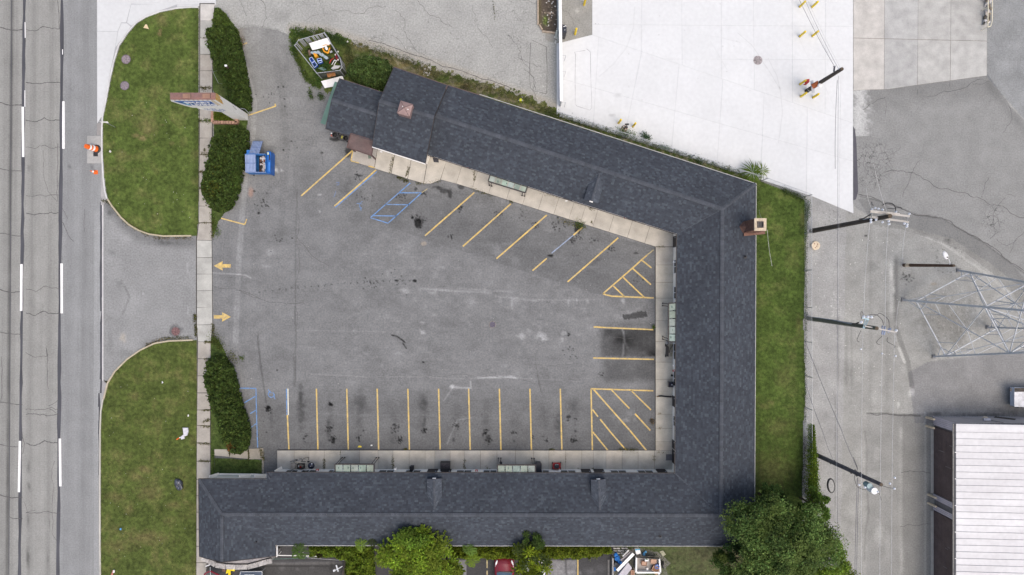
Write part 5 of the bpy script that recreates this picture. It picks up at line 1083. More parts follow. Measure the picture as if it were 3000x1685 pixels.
# ivy and volunteer growth along the south eaves
mound('ivy', [(905, 1594), (960, 1590), (1085, 1592), (1092, 1640), (1094, 1700), (1010, 1700), (1016, 1640), (960, 1634), (905, 1630)], 1.7, 15000, (.13, .19, .018), 'yellow green climbing growth behind the south wing, left of the big leafy tree', 'ivy', size=.085, zproj=1.0, spots=((950, 1612, 16, (.05, .04, .02), .8), (1040, 1668, 30, (.17, .17, .02), .5)))
mound('ivy', [(1320, 1600), (1450, 1600), (1600, 1601), (1790, 1602), (1796, 1622), (1740, 1636), (1640, 1638), (1520, 1640), (1400, 1640), (1320, 1640)], 1.3, 26000, (.14, .185, .015), 'long band of yellow green ivy along the south wing above the parked cars', 'ivy', size=.065, zproj=.8, spots=((1740, 1612, 40, (.16, .19, .02), .5),))
def tree(name, label, px, py, R, H, n, base, leaf=.10, clumps=60, trunk=.16, rz=.55, group=None, alt_tone=None, cz=None, seed=0, sq=(1, 1)):
    star = name == 'leafy_tree'
    cz = cz or H-R*rz; c = W(px, py, cz); t = thing(name, (c.x, c.y, 0), label, 'tree', group)
    b = MB(); b.cone((c.x, c.y, 0), (c.x+.1, c.y+.05, cz*.55), trunk, trunk*.7, 9); b.cone((c.x+.1, c.y+.05, cz*.55), (c.x, c.y, cz+R*.2), trunk*.7, trunk*.2, 8)
    CC = []; clumps = int(clumps*1.7); base = tuple(x*1.25 for x in base)
    r_ = random.Random(seed+5)
    for i in range(clumps):
        a = r_.uniform(0, 2*math.pi); ph = math.asin(r_.uniform(-.15, 1)); q = R*r_.uniform(.55, 1.0)*(1+.18*math.sin(a*3+seed)+.10*math.sin(a*7+seed*2))
        CC.append((c.x+math.cos(a)*math.cos(ph)*q*sq[0], c.y+math.sin(a)*math.cos(ph)*q*sq[1], cz+math.sin(ph)*q*rz))
    for q in CC[::max(1, clumps//14)]: b.cone((c.x, c.y, cz*.6), q, trunk*.35, trunk*.08, 5, cap=False)
    b.build('trunk', M_BARK, t)
    CC = np.array(CC); k = rng.integers(0, clumps, n); rad = R*.17*rng.uniform(.5, 1.3, clumps)
    d = rng.normal(size=(n, 3)); d /= np.linalg.norm(d, axis=1)[:, None]; d *= (rng.random(n)**.9*1.35)[:, None]
    P = CC[k]+d*rad[k][:, None]*np.array((1, 1, .7))
    if star:
        an = rng.integers(0, 9, n)*2*math.pi/9+(k*1.7); rr = rng.random(n)**.7*rad[k]*1.9; jt = rng.normal(size=(n, 3))*.10*rad[k][:, None]
        P = CC[k]+np.stack([np.cos(an)*rr, np.sin(an)*rr, .15*rad[k]-.35*rr], 1)+jt
    ct = rng.uniform(.55, 1.5, clumps); C = tones(n, base, .5)*ct[k][:, None]
    if alt_tone is not None: m = (rng.random(clumps) < .35)[k][:, None]; C = np.where(m, np.array(alt_tone)*rng.uniform(.7, 1.3, (n, 1)), C)  # random clumps take a second leaf colour
    P[:, 2] = np.maximum(P[:, 2], .3)
    leaves('crown', t, P, leaf, C, up=.3)
    return t
tree('broadleaf_tree', 'largest spreading broadleaf tree at the corner behind the motel, dark green', 2280, 1602, 4.0, 8.6, 75000, (.085, .135, .036), .085, 130, .26, .62, alt_tone=(.14, .20, .05), seed=1)
tree('broadleaf_tree', 'yellow green tree on the alley side of the largest corner tree', 2400, 1640, 2.6, 6.0, 24000, (.10, .155, .018), .08, 56, .16, .6, alt_tone=(.16, .20, .02), seed=2)
tree('broadleaf_tree', 'small dark tree tucked above the largest corner tree near the back lawn', 2262, 1478, 1.7, 4.2, 16000, (.055, .095, .022), .075, 36, .12, .6, seed=3)
tree('broadleaf_tree', 'narrow bright tree between the back lawn end and the ivy covered fence', 2385, 1488, 1.5, 3.8, 11000, (.07, .125, .02), .075, 28, .10, .6, seed=4)
tree('broadleaf_tree', 'low green tree at the left foot of the largest corner tree', 2160, 1650, 2.1, 4.6, 17000, (.05, .09, .022), .075, 36, .12, .6, alt_tone=(.11, .15, .03), seed=5)
tree('leafy_tree', 'large bright yellow green tree leaning over the south roof edge', 1218, 1640, 2.4, 4.8, 36000, (.13, .195, .018), .095, 70, .17, .38, alt_tone=(.19, .25, .03), seed=6, sq=(1.05, 1.0))
tree('leafy_tree', 'low bright tree at the right foot of the large yellow green tree', 1300, 1668, 1.5, 3.4, 12000, (.14, .205, .02), .085, 30, .09, .5, alt_tone=(.17, .22, .025), seed=10)
tree('leafy_tree', 'upper bright tree with a pointed top reaching onto the south roof', 1198, 1586, 1.4, 5.0, 11000, (.10, .16, .02), .09, 26, .10, .8, seed=7)
tree('leafy_tree', 'bright tree growing between the red car and the white car', 1552, 1648, 1.5, 4.6, 15000, (.13, .17, .012), .075, 34, .10, .75, alt_tone=(.085, .12, .03), seed=8)
tree('leafy_tree', 'small dark green tree poking over the south gutter above the cars', 1562, 1590, .95, 4.1, 5500, (.055, .095, .02), .07, 16, .07, .7, seed=9)
def rosette(px, py, z, R, fr, base, label, lw=.10, seed=0, cat='plant', pairs=9, narrow=.35, name='feather_leaf_plant', group=None, simple=False):
    c = W(px, py, z); t = thing(name, (c.x, c.y, 0), label, cat, group); b = MB(); b.cone((c.x, c.y, 0), (c.x, c.y, z), .03, .02, 6); b.build('stem', M_BARK, t)
    r_ = random.Random(seed); b = MB()
    for k in range(fr):
        a = 2*math.pi*k/fr+r_.uniform(-.25, .25); L = R*r_.uniform(.7, 1.1); el = r_.uniform(.05, .55); f = r_.uniform(.85, 1.5); col = (base[0]*f*1.15, base[1]*f, base[2]*f*.6)
        d = Vector((math.cos(a), math.sin(a), 0)); s = Vector((-d.y, d.x, 0))
        def at(u): return Vector((c.x, c.y, z))+d*L*u+Vector((0, 0, el*L*u-L*.75*u*u))
        if simple:
            p0, p1, p2 = at(.02), at(.5), at(1); b.face([p0, p1-s*lw, p2, p1+s*lw], col)
            continue
        for i in range(1, pairs+1):
            u = i/(pairs+.5); p = at(u); ll = L*narrow*math.sin(math.pi*min(1, u*.85+.12))
            for sg in (-1, 1):
                q = p+s*sg*ll+d*ll*.35-Vector((0, 0, ll*.2)); m_ = p.lerp(q, .45); w_ = d*L*.45/pairs; g_ = r_.uniform(.85, 1.2); b.face([p, m_-w_, q, m_+w_], tuple(x*g_ for x in col))
    b.build('fronds', M_LEAF, t); return t
rosette(877, 1617, 2.9, .95, 11, (.055, .115, .035), 'feathery leaved sapling over the dark gap at the left end of the south wall', seed=1)
rosette(1056, 1597, 3.2, .75, 9, (.115, .21, .04), 'bright feathery sapling right of the ivy behind the south wing', seed=2)
rosette(1120, 1640, 3.0, .95, 11, (.12, .20, .04), 'bright feathery sapling at the left edge of the large yellow green tree', seed=3)
rosette(1172, 1658, 2.8, .85, 10, (.10, .18, .045), 'feathery sapling at the lower left foot of the large yellow green tree', seed=4)
rosette(1375, 1612, 3.0, .70, 9, (.085, .17, .045), 'upper of two feathery saplings left of the red car', seed=5)
rosette(1384, 1640, 2.7, .75, 10, (.13, .23, .03), 'lower, brighter of two feathery saplings left of the red car', seed=6)
rosette(1090, 1585, 3.0, .7, 8, (.03, .05, .02), 'dark withered sapling between the ivy and the pointed bright tree', seed=16)
rosette(2205, 505, 1.1, 1.35, 70, (.075, .14, .03), 'spiky green shrub growing through the chain link fence by the white concrete', lw=.035, seed=7, simple=True, name='spiky_shrub', cat='shrub')
rosette(2232, 500, .8, 1.0, 40, (.11, .18, .04), 'smaller bright tuft on the right side of the spiky shrub', lw=.03, seed=8, simple=True, name='spiky_shrub', cat='shrub')
# vine on the east fence
t = thing('vine', G(2362, 1400, 0), 'bright yellow green vine climbing the last stretch of the east fence', 'vine'); n = 9000
Y = 1235+rng.random(n)**.75*230; wd = np.interp(Y, [1235, 1290, 1350, 1465], [2, 6, 13, 20]); X = 2362+rng.normal(0, 1, n)*wd*.42; Z = np.interp(Y, [1235, 1465], [1.7, 2.0])*rng.random(n)**.4+rng.normal(0, .06, n)
leaves('foliage', t, np.stack([(X-1500)/PX, (842.5-Y)/PX, np.maximum(Z, .05)], 1), .07, tones(n, (.12, .185, .02)), up=.2)
b = MB(); b.tube([G(2362, 1465, .1), G(2361, 1400, 1.2), G(2362, 1330, 1.6), G(2361, 1250, 1.7)], .02); b.build('stem', M_BARK, t)
# weeds: joints, verges, pen
def weeds(name, parent_none, spots, n, label=None):
    P, C = [], []
    for (x0, y0, x1, y1, wd, h, w8, col) in spots:
        k = int(n*w8); u = rng.random(k); X = x0+(x1-x0)*u+rng.normal(0, wd, k); Y = y0+(y1-y0)*u+rng.normal(0, wd, k)
        P.append(np.stack([(X-1500)/PX, (842.5-Y)/PX, .03+h*rng.random(k)], 1)); C.append(tones(k, col))
    o = leaves(name, None, np.concatenate(P), .045, np.concatenate(C), up=.2); ground_origin(o); return o
OL = (.085, .085, .022); BR = (.15, .11, .055)
weeds('joint_weeds', None, [
    (1152, 462, 1143, 508, 2, .14, .5, OL), (1199, 490, 1190, 517, 2, .14, .5, OL), (1165, 520, 1195, 532, 3, .12, .5, OL), (1222, 538, 1290, 530, 3, .1, .5, OL), (1390, 503, 1388, 530, 2.4, .14, .4, OL), (1380, 550, 1440, 572, 4, .1, .5, OL), (1495, 588, 1500, 592, 3, .1, .15, OL),
    (1580, 562, 1640, 582, 3, .1, .6, OL), (1685, 592, 1705, 598, 3, .1, .25, OL), (1726, 608, 1740, 614, 4, .12, .4, (.09, .08, .03)), (1640, 645, 1710, 668, 5, .2, .6, (.12, .11, .03)), (1690, 655, 1705, 662, 7, .35, .8, (.075, .12, .02)), (1734, 650, 1734, 655, 1.5, .12, .15, OL), (1924, 724, 1945, 723, 2, .1, .3, OL),
    (1914, 955, 1914, 962, 2.5, .2, .25, MG), (1908, 1230, 1912, 1240, 4, .16, .3, BR), (1928, 1212, 1935, 1210, 2, .1, .15, BR), (1930, 1253, 1934, 1254, 2, .1, .12, BR), (1810, 1318, 1870, 1318, 3, .1, .6, OL), (1925, 1324, 1960, 1327, 2, .1, .4, OL), (1916, 1335, 1916, 1350, 2.5, .1, .35, OL), (1608, 1318, 1625, 1318, 2, .1, .2, OL),
    (1151, 1335, 1152, 1372, 2.4, .14, .5, OL), (951, 1345, 951, 1370, 2.6, .14, .45, OL), (1360, 1345, 1361, 1372, 2, .12, .35, OL), (1185, 1316, 1192, 1317, 2, .1, .2, OL), (1425, 1370, 1432, 1372, 2.4, .1, .2, OL), (1692, 1373, 1698, 1374, 2, .1, .15, OL), (1734, 1372, 1738, 1373, 2, .1, .15, OL), (998, 1320, 998, 1330, 1, .1, .08, OL), (1657, 1330, 1657, 1352, 1.2, .1, .12, OL)], 420)
weeds('verge_weeds', None, [
    (590, 112, 622, 112, 1, .1, .1, OL), (590, 258, 620, 258, 3, .12, .4, OL), (596, 260, 604, 264, 4, .1, .2, OL), (600, 355, 622, 354, 4, .16, .5, MG), (586, 353, 590, 355, 3, .1, .2, OL), (588, 451, 622, 455, 3, .12, .6, OL), (586, 503, 600, 505, 2.5, .1, .3, OL), (584, 552, 590, 552, 1.5, .1, .12, OL), (600, 437, 602, 442, 2, .1, .15, OL), (583, 653, 622, 654, 1.5, .08, .2, OL), (622, 625, 640, 690, 5, .2, 1.0, MG), (624, 640, 622, 700, 3, .1, .5, OL),
    (571, 922, 573, 940, 3, .12, .4, OL), (574, 950, 575, 985, 3, .1, .5, OL), (625, 950, 626, 990, 3, .12, .5, OL), (600, 1001, 625, 1003, 2, .12, .5, OL), (625, 985, 650, 1020, 9, .25, 1.6, (.085, .11, .025)), (675, 1035, 690, 1060, 8, .2, .7, (.10, .11, .035)), (705, 1048, 712, 1050, 4, .12, .2, MG), (600, 1052, 612, 1052, 2, .1, .2, OL), (594, 1202, 620, 1201, 1.5, .1, .3, OL), (596, 1236, 616, 1228, 2.5, .1, .4, OL), (592, 1248, 616, 1250, 2, .1, .3, OL), (580, 1298, 618, 1300, 2, .1, .4, OL), (585, 1350, 616, 1351, 2, .1, .35, OL), (672, 1318, 674, 1334, 1.6, .1, .2, OL), (728, 1318, 730, 1345, 1.6, .1, .3, OL), (765, 1315, 772, 1345, 3, .12, .6, OL), (625, 1325, 628, 1404, 2.5, .12, .7, MG),
    (318, 588, 350, 632, 2, .1, .3, OL), (360, 645, 440, 692, 3.5, .1, .8, (.11, .10, .035)), (450, 697, 560, 698, 3, .1, .6, (.12, .10, .04)), (430, 1012, 480, 993, 3, .1, .5, (.12, .10, .04)), (480, 992, 560, 988, 3, .1, .6, OL), (308, 1118, 318, 1120, 1.6, .08, .15, OL), (300, 588, 320, 592, 3, .1, .2, OL),
    (725, 270, 731, 300, 3, .1, .3, BR), (712, 112, 706, 160, 4, .1, .5, BR), (690, 550, 684, 590, 4, .1, .4, (.25, .09, .04)), (1445, 0, 1450, 60, 1, .1, .1, OL)], 420)
weeds('pen_weeds', None, [
    (862, 92, 905, 112, 9, .45, 2.2, (.055, .10, .022)), (862, 120, 866, 160, 6, .4, 1.2, (.055, .10, .022)), (866, 160, 900, 235, 5, .3, 1.8, (.08, .115, .025)), (900, 235, 940, 258, 5, .3, 1.0, (.09, .14, .03)), (925, 190, 938, 250, 6, .5, 1.6, (.075, .135, .03)), (905, 95, 955, 100, 7, .35, 1.2, (.07, .11, .025)), (960, 105, 1015, 130, 8, .5, 2.0, (.05, .09, .025)), (1015, 130, 1030, 190, 9, .35, 1.6, (.075, .095, .03)), (950, 190, 962, 200, 7, .4, .9, (.05, .11, .025)), (930, 185, 960, 200, 4, .4, .6, (.07, .14, .035)), (905, 145, 915, 165, 7, .3, .8, (.035, .055, .02)), (908, 268, 912, 290, 4, .2, .5, (.07, .11, .03)), (938, 280, 944, 290, 5, .2, .5, (.06, .10, .03)),
    (1040, 130, 1180, 175, 8, .25, 2.0, (.08, .10, .03)), (1180, 175, 1290, 225, 8, .2, 2.0, (.095, .10, .04)), (1290, 215, 1500, 285, 8, .2, 2.6, (.09, .10, .035)), (1360, 255, 1370, 260, 8, .3, .5, (.10, .085, .04)), (1500, 275, 1630, 335, 7, .2, 1.4, (.07, .095, .025)), (1600, 330, 1830, 400, 6, .25, 3.0, (.055, .08, .02)), (1830, 400, 2160, 505, 5, .25, 3.0, (.06, .09, .02)), (1810, 385, 1860, 400, 6, .6, 1.0, (.075, .14, .03)), (1880, 395, 1900, 410, 5, .7, .9, (.04, .085, .025)), (1930, 430, 1960, 438, 4, .6, .6, (.06, .12, .03)), (2040, 470, 2050, 478, 5, .4, .4, (.07, .11, .03))], 520)
weeds('fence_weeds', None, [(2362, 600, 2357, 1240, 2.5, .2, 2.6, (.07, .09, .03)), (2364, 590, 2363, 640, 4, .5, .8, (.05, .08, .02)), (2290, 556, 2355, 585, 5, .4, 1.4, (.06, .09, .025)), (2356, 1280, 2352, 1440, 6, .5, 1.6, (.05, .045, .03))], 520)
# mulch bed with timber edging at the top
def paint_mulch(P):
    P.C[:, :3] *= (.6+.9*P.n3)[:, None]; P.mix(P.blob(1598, 62, 14, 26, 1, .8)*.8, (.07, .10, .02)); P.mix(np.clip((1590-P.X)/14, 0, 1)*.6, (.12, .10, .04)); P.dots(1615, 40, 30, 26, 3.5, (.8, 1.7)); P.dots(1600, 60, 40, 16, 3.5, (.8, 1.4), 3)
ml = sheet('mulch_bed', 1566, -250, 1637, 96, 2.4, .03, (.085, .068, .055), paint_mulch, M_GRAV, clip=[(1574, -250), (1636, -250), (1636, 94), (1588, 90), (1578, 74), (1574, 40)])
for i, (a, c_, lab) in enumerate((((1575, -250), (1576, 74), 'long timber along the left edge of the mulch bed'), ((1580, 74), (1588, 88), 'short angled timber at the corner of the mulch bed'), ((1588, 93), (1626, 98), 'timber along the bottom edge of the mulch bed'))):
    b = MB(); b.bar(G(*a, .09), G(*c_, .09), .14, .16); tag(ground_origin(b.build('edging_timber', M_PWOOD)), lab, 'timber', 'timbers edging the mulch bed')
# ================================================================= FENCES
def chainlink(name, pts, H, label, step=.11, post=3.0, r=.006, mesh=True, rail=M_GALV):
    t = thing(name, pts[0], label, 'fence'); top, posts, mb = MB(), [], MB()
    for a, c_ in zip(pts[:-1], pts[1:]):
        L = (c_-a).length; d = (c_-a)/L; n = max(1, round(L/post)); z = Vector((0, 0, 1))
        for i in range(n+1):
            p = a+d*L*i/n; q = MB(); q.cone(p, p+z*(H+.03), .03, .03, 7); q.cone(p+z*(H+.03), p+z*(H+.08), .04, .01, 7); q.build('post', rail, t)
        top.cone(a+z*H, c_+z*H, .022, .022, 6); 
        if mesh:
            k = 0.0
            while k < L:
                for sg in (1, -1):
                    u0, u1 = k, k+sg*H*.55
                    p, q = a+d*min(max(u0, 0), L), a+d*min(max(u1, 0), L); hh = abs((q-p).length)/(H*.55)*H; mb.bar(p+z*.02, q+z*(.02+hh), r, r)
                k += step
    top.build('top_rail', rail, t)
    if mesh: tag(mb.build('chain_mesh', mat('chain_wire', (.60, .62, .64), .6), t), kind='stuff')
    return t
chainlink('chain_link_fence', [G(1639, 343), G(1830, 404), G(2020, 464), G(2230, 530), G(2356, 577)], 1.6, 'chain link fence running diagonally between the motel roof and the white concrete', .16)
chainlink('chain_link_fence', [G(2356, 577), G(2356, 900), G(2357, 1100), G(2358, 1470)], 1.6, 'straight chain link fence along the right side of the back lawn', .16)
t = thing('safety_handrail', G(640, 175), 'thin bent white handrail beside the top hedge and the pavement', 'handrail'); b = MB(); b.tube([G(625, 180, .0), W(616, 172, .85), W(624, 212, .9), W(640, 244, .9), G(652, 246, .0)], .012, 6); b.build('rail', M_GALV, t)
b = MB(); b.cone(G(636, 207, 0), W(624, 211, .9), .014, .014, 6); b.build('post', M_GALV, t)
# white sliding barrier, north
t = thing('barrier_fence', G(1636, 100), 'long white barrier fence running down to the motel from the top of the photo', 'fence')
b = MB(); A, B_ = G(1634.5, -200), G(1640.5, 312); b.bar(Vector((A.x, A.y, 1.75)), Vector((B_.x, B_.y, 1.75)), .26, .10); b.build('top_board', M_WTRIM, t)
b = MB(); b.bar(Vector((A.x, A.y, .9)), Vector((B_.x, B_.y, .9)), .05, 1.6); b.build('panel', M_WTRIM, t)
for i in range(9):
    b = MB(); p = A.lerp(B_, i/8); b.box(p.x, p.y, .85, .10, .10, 1.7); b.build('post', M_GALV, t)
for y in (179, 225, 314):
    b = MB(); p = G(1642, y); b.bar(p+Vector((0, 0, 1.5)), p+Vector((.36, .02, 1.5)), .03, .03); b.cone(p+Vector((.36, .02, 0)), p+Vector((.36, .02, 1.52)), .018, .018, 6); b.build('brace', M_GALV, t)
t = thing('gate_panel', G(1630, 40), 'light blue grey sliding gate panel folded beside the top of the white barrier', 'gate')
for i in range(4):
    b = MB(); b.bar(G(1629.5+i*1.6, -200, .9), G(1632.5+i*1.4, 108, .9), .028, 1.7); b.build('slat', mat('blue_grey_metal', (.36, .42, .45), .45, .1), t)
t = thing('ground_kerb', G(1636, 230), 'pale raised concrete kerb under the lower half of the white barrier', 'kerb'); b = MB(); b.prism([G(*p) for p in ((1631, 128), (1640, 126), (1642, 330), (1631, 336))], 0, .10, (.98, .98, 1.0)); b.build('kerb_block', M_WCON, t)
t = thing('utility_cabinet', G(1653, 88), 'black low cabinet against the right side of the white barrier', 'cabinet'); b = MB(); b.prism([W(1648, 72, .8), W(1660, 73, .8), W(1660, 95, .8), W(1656, 106, .8), W(1648, 106, .8)], 0, .8, None, .02); b.build('body', M_BLACK, t)
b = MB(); b.prism([W(1649, 74, .82), W(1659, 75, .82), W(1659, 94, .82), W(1649, 96, .82)], .80, .83); b.build('lid', mat('navy_plastic', (.03, .035, .05), .5), t)
b = MB(); b.tube([G(1648, 93, 1.2), G(1655, 90, 1.2), G(1656, 92, 1.2)], .03, 6); b.tube([G(1653, 97, .85), G(1651, 110, .5)], .03, 6); b.build('arm', M_WTRIM, t)
for i, (a, c_, lab) in enumerate((((1632, 88), (1628, 113), 'left one of two pale upright boards leaning by the gate panel'), ((1638, 98), (1633, 122), 'right one of two pale upright boards leaning by the gate panel'))):
    b = MB(); b.bar(W(*a, 1.2), G(*c_, .1), .16, .05); tag(ground_origin(b.build('leaning_board', mat('pale_green_grey', (.42, .46, .44), .6))), lab, 'board')
# ================================================================= BOLLARDS
def bollard(x, y, h, lab, m=M_BYEL, r=.10, nm='bollard', grp='yellow steel bollards', lean=(0, 0)):
    t = thing(nm, G(x, y, 0), lab, 'bollard', grp); b = MB()
    b.lathe(0, 0, [(r, 0), (r, h-.08), (r*.85, h-.03), (r*.4, h), (.01, h+.005)], 14)
    b.v = [(vx+lean[0]*vz/h, vy+lean[1]*vz/h, vz) for vx, vy, vz in b.v]; b.build('post', m, t, local=True)
    b = MB(); b.lathe(0, 0, [(r*1.25, 0), (r*1.25, .03), (r, .04)], 14); b.build('base_ring', M_GCON, t, local=True)
for x, y, h, lab in ((1711, 15, 1.35, 'yellow bollard on the gravel at the top edge, right of the white barrier'), (1684.5, 101, 1.45, 'single yellow bollard on the gravel beside the black cabinet'), (1812.5, 361, 1.35, 'yellow bollard left of the black gas meter near the motel'), (1854.5, 371, 1.35, 'yellow bollard right of the black gas meter near the motel'),
                     (2343, 20, 1.25, 'left yellow bollard of the topmost pair on the white concrete'), (2379, 21, 1.25, 'right yellow bollard of the topmost pair on the white concrete'), (2343, 107, 1.25, 'left yellow bollard of the second pair under the diagonal wires'), (2380, 106, 1.25, 'right yellow bollard of the second pair, under the diagonal wires'),
                     (2344, 247, 1.25, 'yellow bollard touching the red box of the short pole'), (2346, 283, 1.25, 'yellow bollard against the foot of the short pole'), (2382, 286, 1.2, 'yellow bollard lower right of the short pole')):
    bollard(x, y, h, lab)
for x, y, lab in ((2713, 1222, 'upper cream post at the corner of the metal roofed warehouse'), (2712, 1247, 'second cream post below the corner of the metal roofed warehouse'), (2718, 1448, 'upper cream post between the two brown doors'), (2718, 1473, 'lower cream post between the two brown doors')):
    bollard(x, y, 1.15, lab, M_CREAM, .10, 'guard_post', 'cream posts guarding the warehouse doors', lean=(.08, 0))
t = thing('gas_meter', G(1829, 377), 'black gas meter on a brown ringed base between two yellow bollards', 'meter')
b = MB(); p = G(1829, 377); b.cone(p, p+Vector((0.05, .03, 1.1)), .05, .04, 8); b.build('pipe', M_BLACK, t)
b = MB(); b.box(p.x+.05, p.y+.12, 1.15, .34, .12, .2); b.box(p.x+.0, p.y-.1, 1.0, .30, .12, .18); b.build('meter_box', M_BLACK, t)
b = MB()
for i in range(16):
    a, c_ = 2*math.pi*i/16, 2*math.pi*(i+1)/16; b.bar((p.x+.26*math.cos(a), p.y+.26*math.sin(a), .04), (p.x+.26*math.cos(c_), p.y+.26*math.sin(c_), .04), .05, .05)
for i in range(5): a = 2*math.pi*i/5; b.bar((p.x, p.y, .08), (p.x+.26*math.cos(a), p.y+.26*math.sin(a), .05), .05, .05)
b.build('base_ring', mat('rust', (.20, .11, .05), .9, .3), t)
# ================================================================= UTILITY POLES, WIRES, TOWER
def pole(name, base, top, z, r, m, label, grp='wooden utility poles by the alley'):
    B_ = G(*base); T = W(*top, z); t = thing(name, B_, label, 'utility pole', grp); b = MB(); b.cone(B_, T, r, r*.72, 12); b.build('shaft', m, t); b = MB(); b.cone(T, T+(T-B_).normalized()*.015, r*.68, r*.6, 12); b.build('end_grain', M_BARK, t); return t, B_, T
def insul(parent, p, r=.09, h=.22, m=None):
    b = MB(); b.lathe(p.x, p.y, [(.03, 0), (r, .04), (r*.6, .08), (r, .12), (r*.5, .17), (.03, h)], 10, z0=p.z); b.build('insulator', m or mat('porcelain', (.62, .66, .72), .25, .05, 3, spec=.6), parent)
def wire(pts, r, m, label, sag=.3, cat='cable', grp='overhead wires by the alley', n=10):
    a, c_ = pts; b = MB(); P = [a.lerp(c_, i/n)-Vector((0, 0, sag*4*(i/n)*(1-i/n))) for i in range(n+1)]; b.tube(P, r, 4); o = b.build('overhead_wire', m); tag(o, label, cat, grp); ground_origin(o); return o
def curve(parent, pts, r, m, name='jumper_wire', sub=4):
    P = []; n = len(pts)
    for i in range(n-1):
        p0, p1, p2, p3 = pts[max(i-1, 0)], pts[i], pts[i+1], pts[min(i+2, n-1)]
        for k in range(sub):
            t = k/sub; P.append(.5*((2*p1)+(-p0+p2)*t+(2*p0-5*p1+4*p2-p3)*t*t+(-p0+3*p1-3*p2+p3)*t**3))
    P.append(pts[-1]); b = MB(); b.tube(P, r, 5); return b.build(name, m, parent)
# short pole on the white concrete
t, B_, T = pole('utility_pole', (2363, 267), (2467, 202), 6.7, .20, M_WOOD, 'short dark pole with orange tank and red box on the white concrete')
def on(B_, T, k): return B_.lerp(T, k)
p = on(B_, T, .22); b = MB(); A = W(2378, 236, 1.9); C_ = W(2383, 272, 1.9); b.bar(A, C_, .26, .05); b.build('sign_plate', M_GALV, t)
p = W(2390, 249, 2.4); b = MB(); b.cone(p+Vector((-.25, -.1, -.15)), p+Vector((.2, .15, .15)), .22, .22, 12); b.build('tank', mat('rusty_orange', (.32, .09, .03), .7, .3, 5), t)
p = W(2401, 252, 2.8); b = MB(); b.lathe(p.x, p.y, [(.05, 0), (.20, .05), (.16, .18), (.05, .22)], 12, z0=p.z); b.build('lamp_dish', M_WTRIM, t)
b = MB(); p = W(2364, 242, 1.2); b.prism([W(2362, 232, 1.2), W(2372, 231, 1.2), W(2372, 240, 1.2), W(2364, 247, 1.2), W(2356, 246, 1.2), W(2362, 241, 1.2)], .9, 1.2, None, .02); b.build('red_box', M_RED, t)
b = MB(); A = W(2443, 210, 5.4); C_ = W(2445, 194, 5.6); b.bar(A, C_, .10, .10); b.bar(W(2441, 194, 5.6), W(2448, 194, 5.6), .05, .05); b.build('bracket', mat('navy_steel', (.03, .035, .06), .5), t)
for x, y in ((2458, 207), (2463, 204), (2456, 203)): insul(t, W(x, y, 6.35), .05, .12)
for k in (.1, .35, .42): b = MB(); a = on(B_, T, k); b.cone(a, a+(T-B_).normalized()*.04, .215-.05*k, .215-.05*k, 12); b.build('band', M_GALV, t)
# P2 large double crossarm pole
t, B_, T2 = pole('utility_pole', (2378, 677), (2608, 633), 13.0, .22, M_WOOD, 'tallest dark pole with double crossarms, upper right of the back lawn')
def arm(t, a, c_, z, wd=.10): b = MB(); b.bar(W(*a, z), W(*c_, z), wd, .12); b.build('crossarm', mat('weathered_arm', (.42, .40, .37), .8, .15, 3), t)
arm(t, (2549, 620), (2664, 634), 12.4, .14); arm(t, (2547, 635), (2662, 651), 11.6, .14); arm(t, (2549, 617), (2635, 627), 12.5, .08)
b = MB(); b.bar(W(2553, 619, 12.3), W(2553, 637, 11.6), .07, .07); b.bar(W(2660, 632, 12.3), W(2658, 650, 11.6), .05, .05); b.bar(W(2600, 632, 12), W(2560, 640, 11.4), .04, .04); b.build('brace', M_GALV, t)
for x, y in ((2562, 610), (2572, 612), (2584, 615), (2553, 614), (2550, 644), (2550, 651), (2565, 644), (2584, 651), (2602, 648), (2603, 657), (2623, 621), (2648, 655), (2656, 658), (2655, 664), (2662, 627)): insul(t, W(x, y, 12.0), .085, .2)
curve(t, [W(x, y, 12.2) for x, y in ((2584, 602), (2592, 597), (2604, 595), (2616, 598), (2623, 608), (2624, 618))], .035, M_BLACK); curve(t, [W(x, y, 12.2) for x, y in ((2600, 610), (2615, 611), (2637, 608), (2643, 611))], .025, M_BLACK); curve(t, [W(x, y, 12.2) for x, y in ((2554, 591), (2555, 600), (2560, 601))], .03, M_BLACK)
curve(t, [W(2517, 642, 9.5), W(2530, 640, 10), W(2545, 631, 11), W(2550, 629, 11.6)], .045, M_BLACK, 'riser_cable'); curve(t, [G(2374, 672, .2), W(2460, 660, 5), W(2545, 640, 10.4)], .03, mat('conduit', (.28, .32, .38), .5), 'conduit')
# P3 greenish
t, B_, T3 = pole('utility_pole', (2368, 933), (2569, 962), 12.0, .20, M_GWOOD, 'greenish weathered pole level with the lattice tower')
arm(t, (2532, 955), (2626, 974), 11.6, .09); b = MB(); b.bar(W(2525, 931, 11), W(2545, 936, 11), .10, .10); b.bar(W(2536, 936, 11), W(2528, 962, 10.6), .06, .05); b.bar(W(2544, 936, 11), W(2532, 962, 10.6), .06, .05); b.build('switch_frame', mat('pale_cyan_steel', (.34, .48, .54), .5), t)
for x, y in ((2529, 928), (2541, 928), (2552, 929), (2522, 944), (2624, 968)): insul(t, W(x, y, 11.2), .10, .2)
for x, y in ((2586, 960), (2593, 962), (2604, 968), (2609, 967), (2586, 974), (2592, 975)):
    b = MB(); p = W(x, y, 11.2); b.cone(p+Vector((0, .15, 0)), p+Vector((0, -.15, -.1)), .06, .06, 8); b.build('fuse', mat('blue_grey_porcelain', (.22, .26, .36), .4), t)
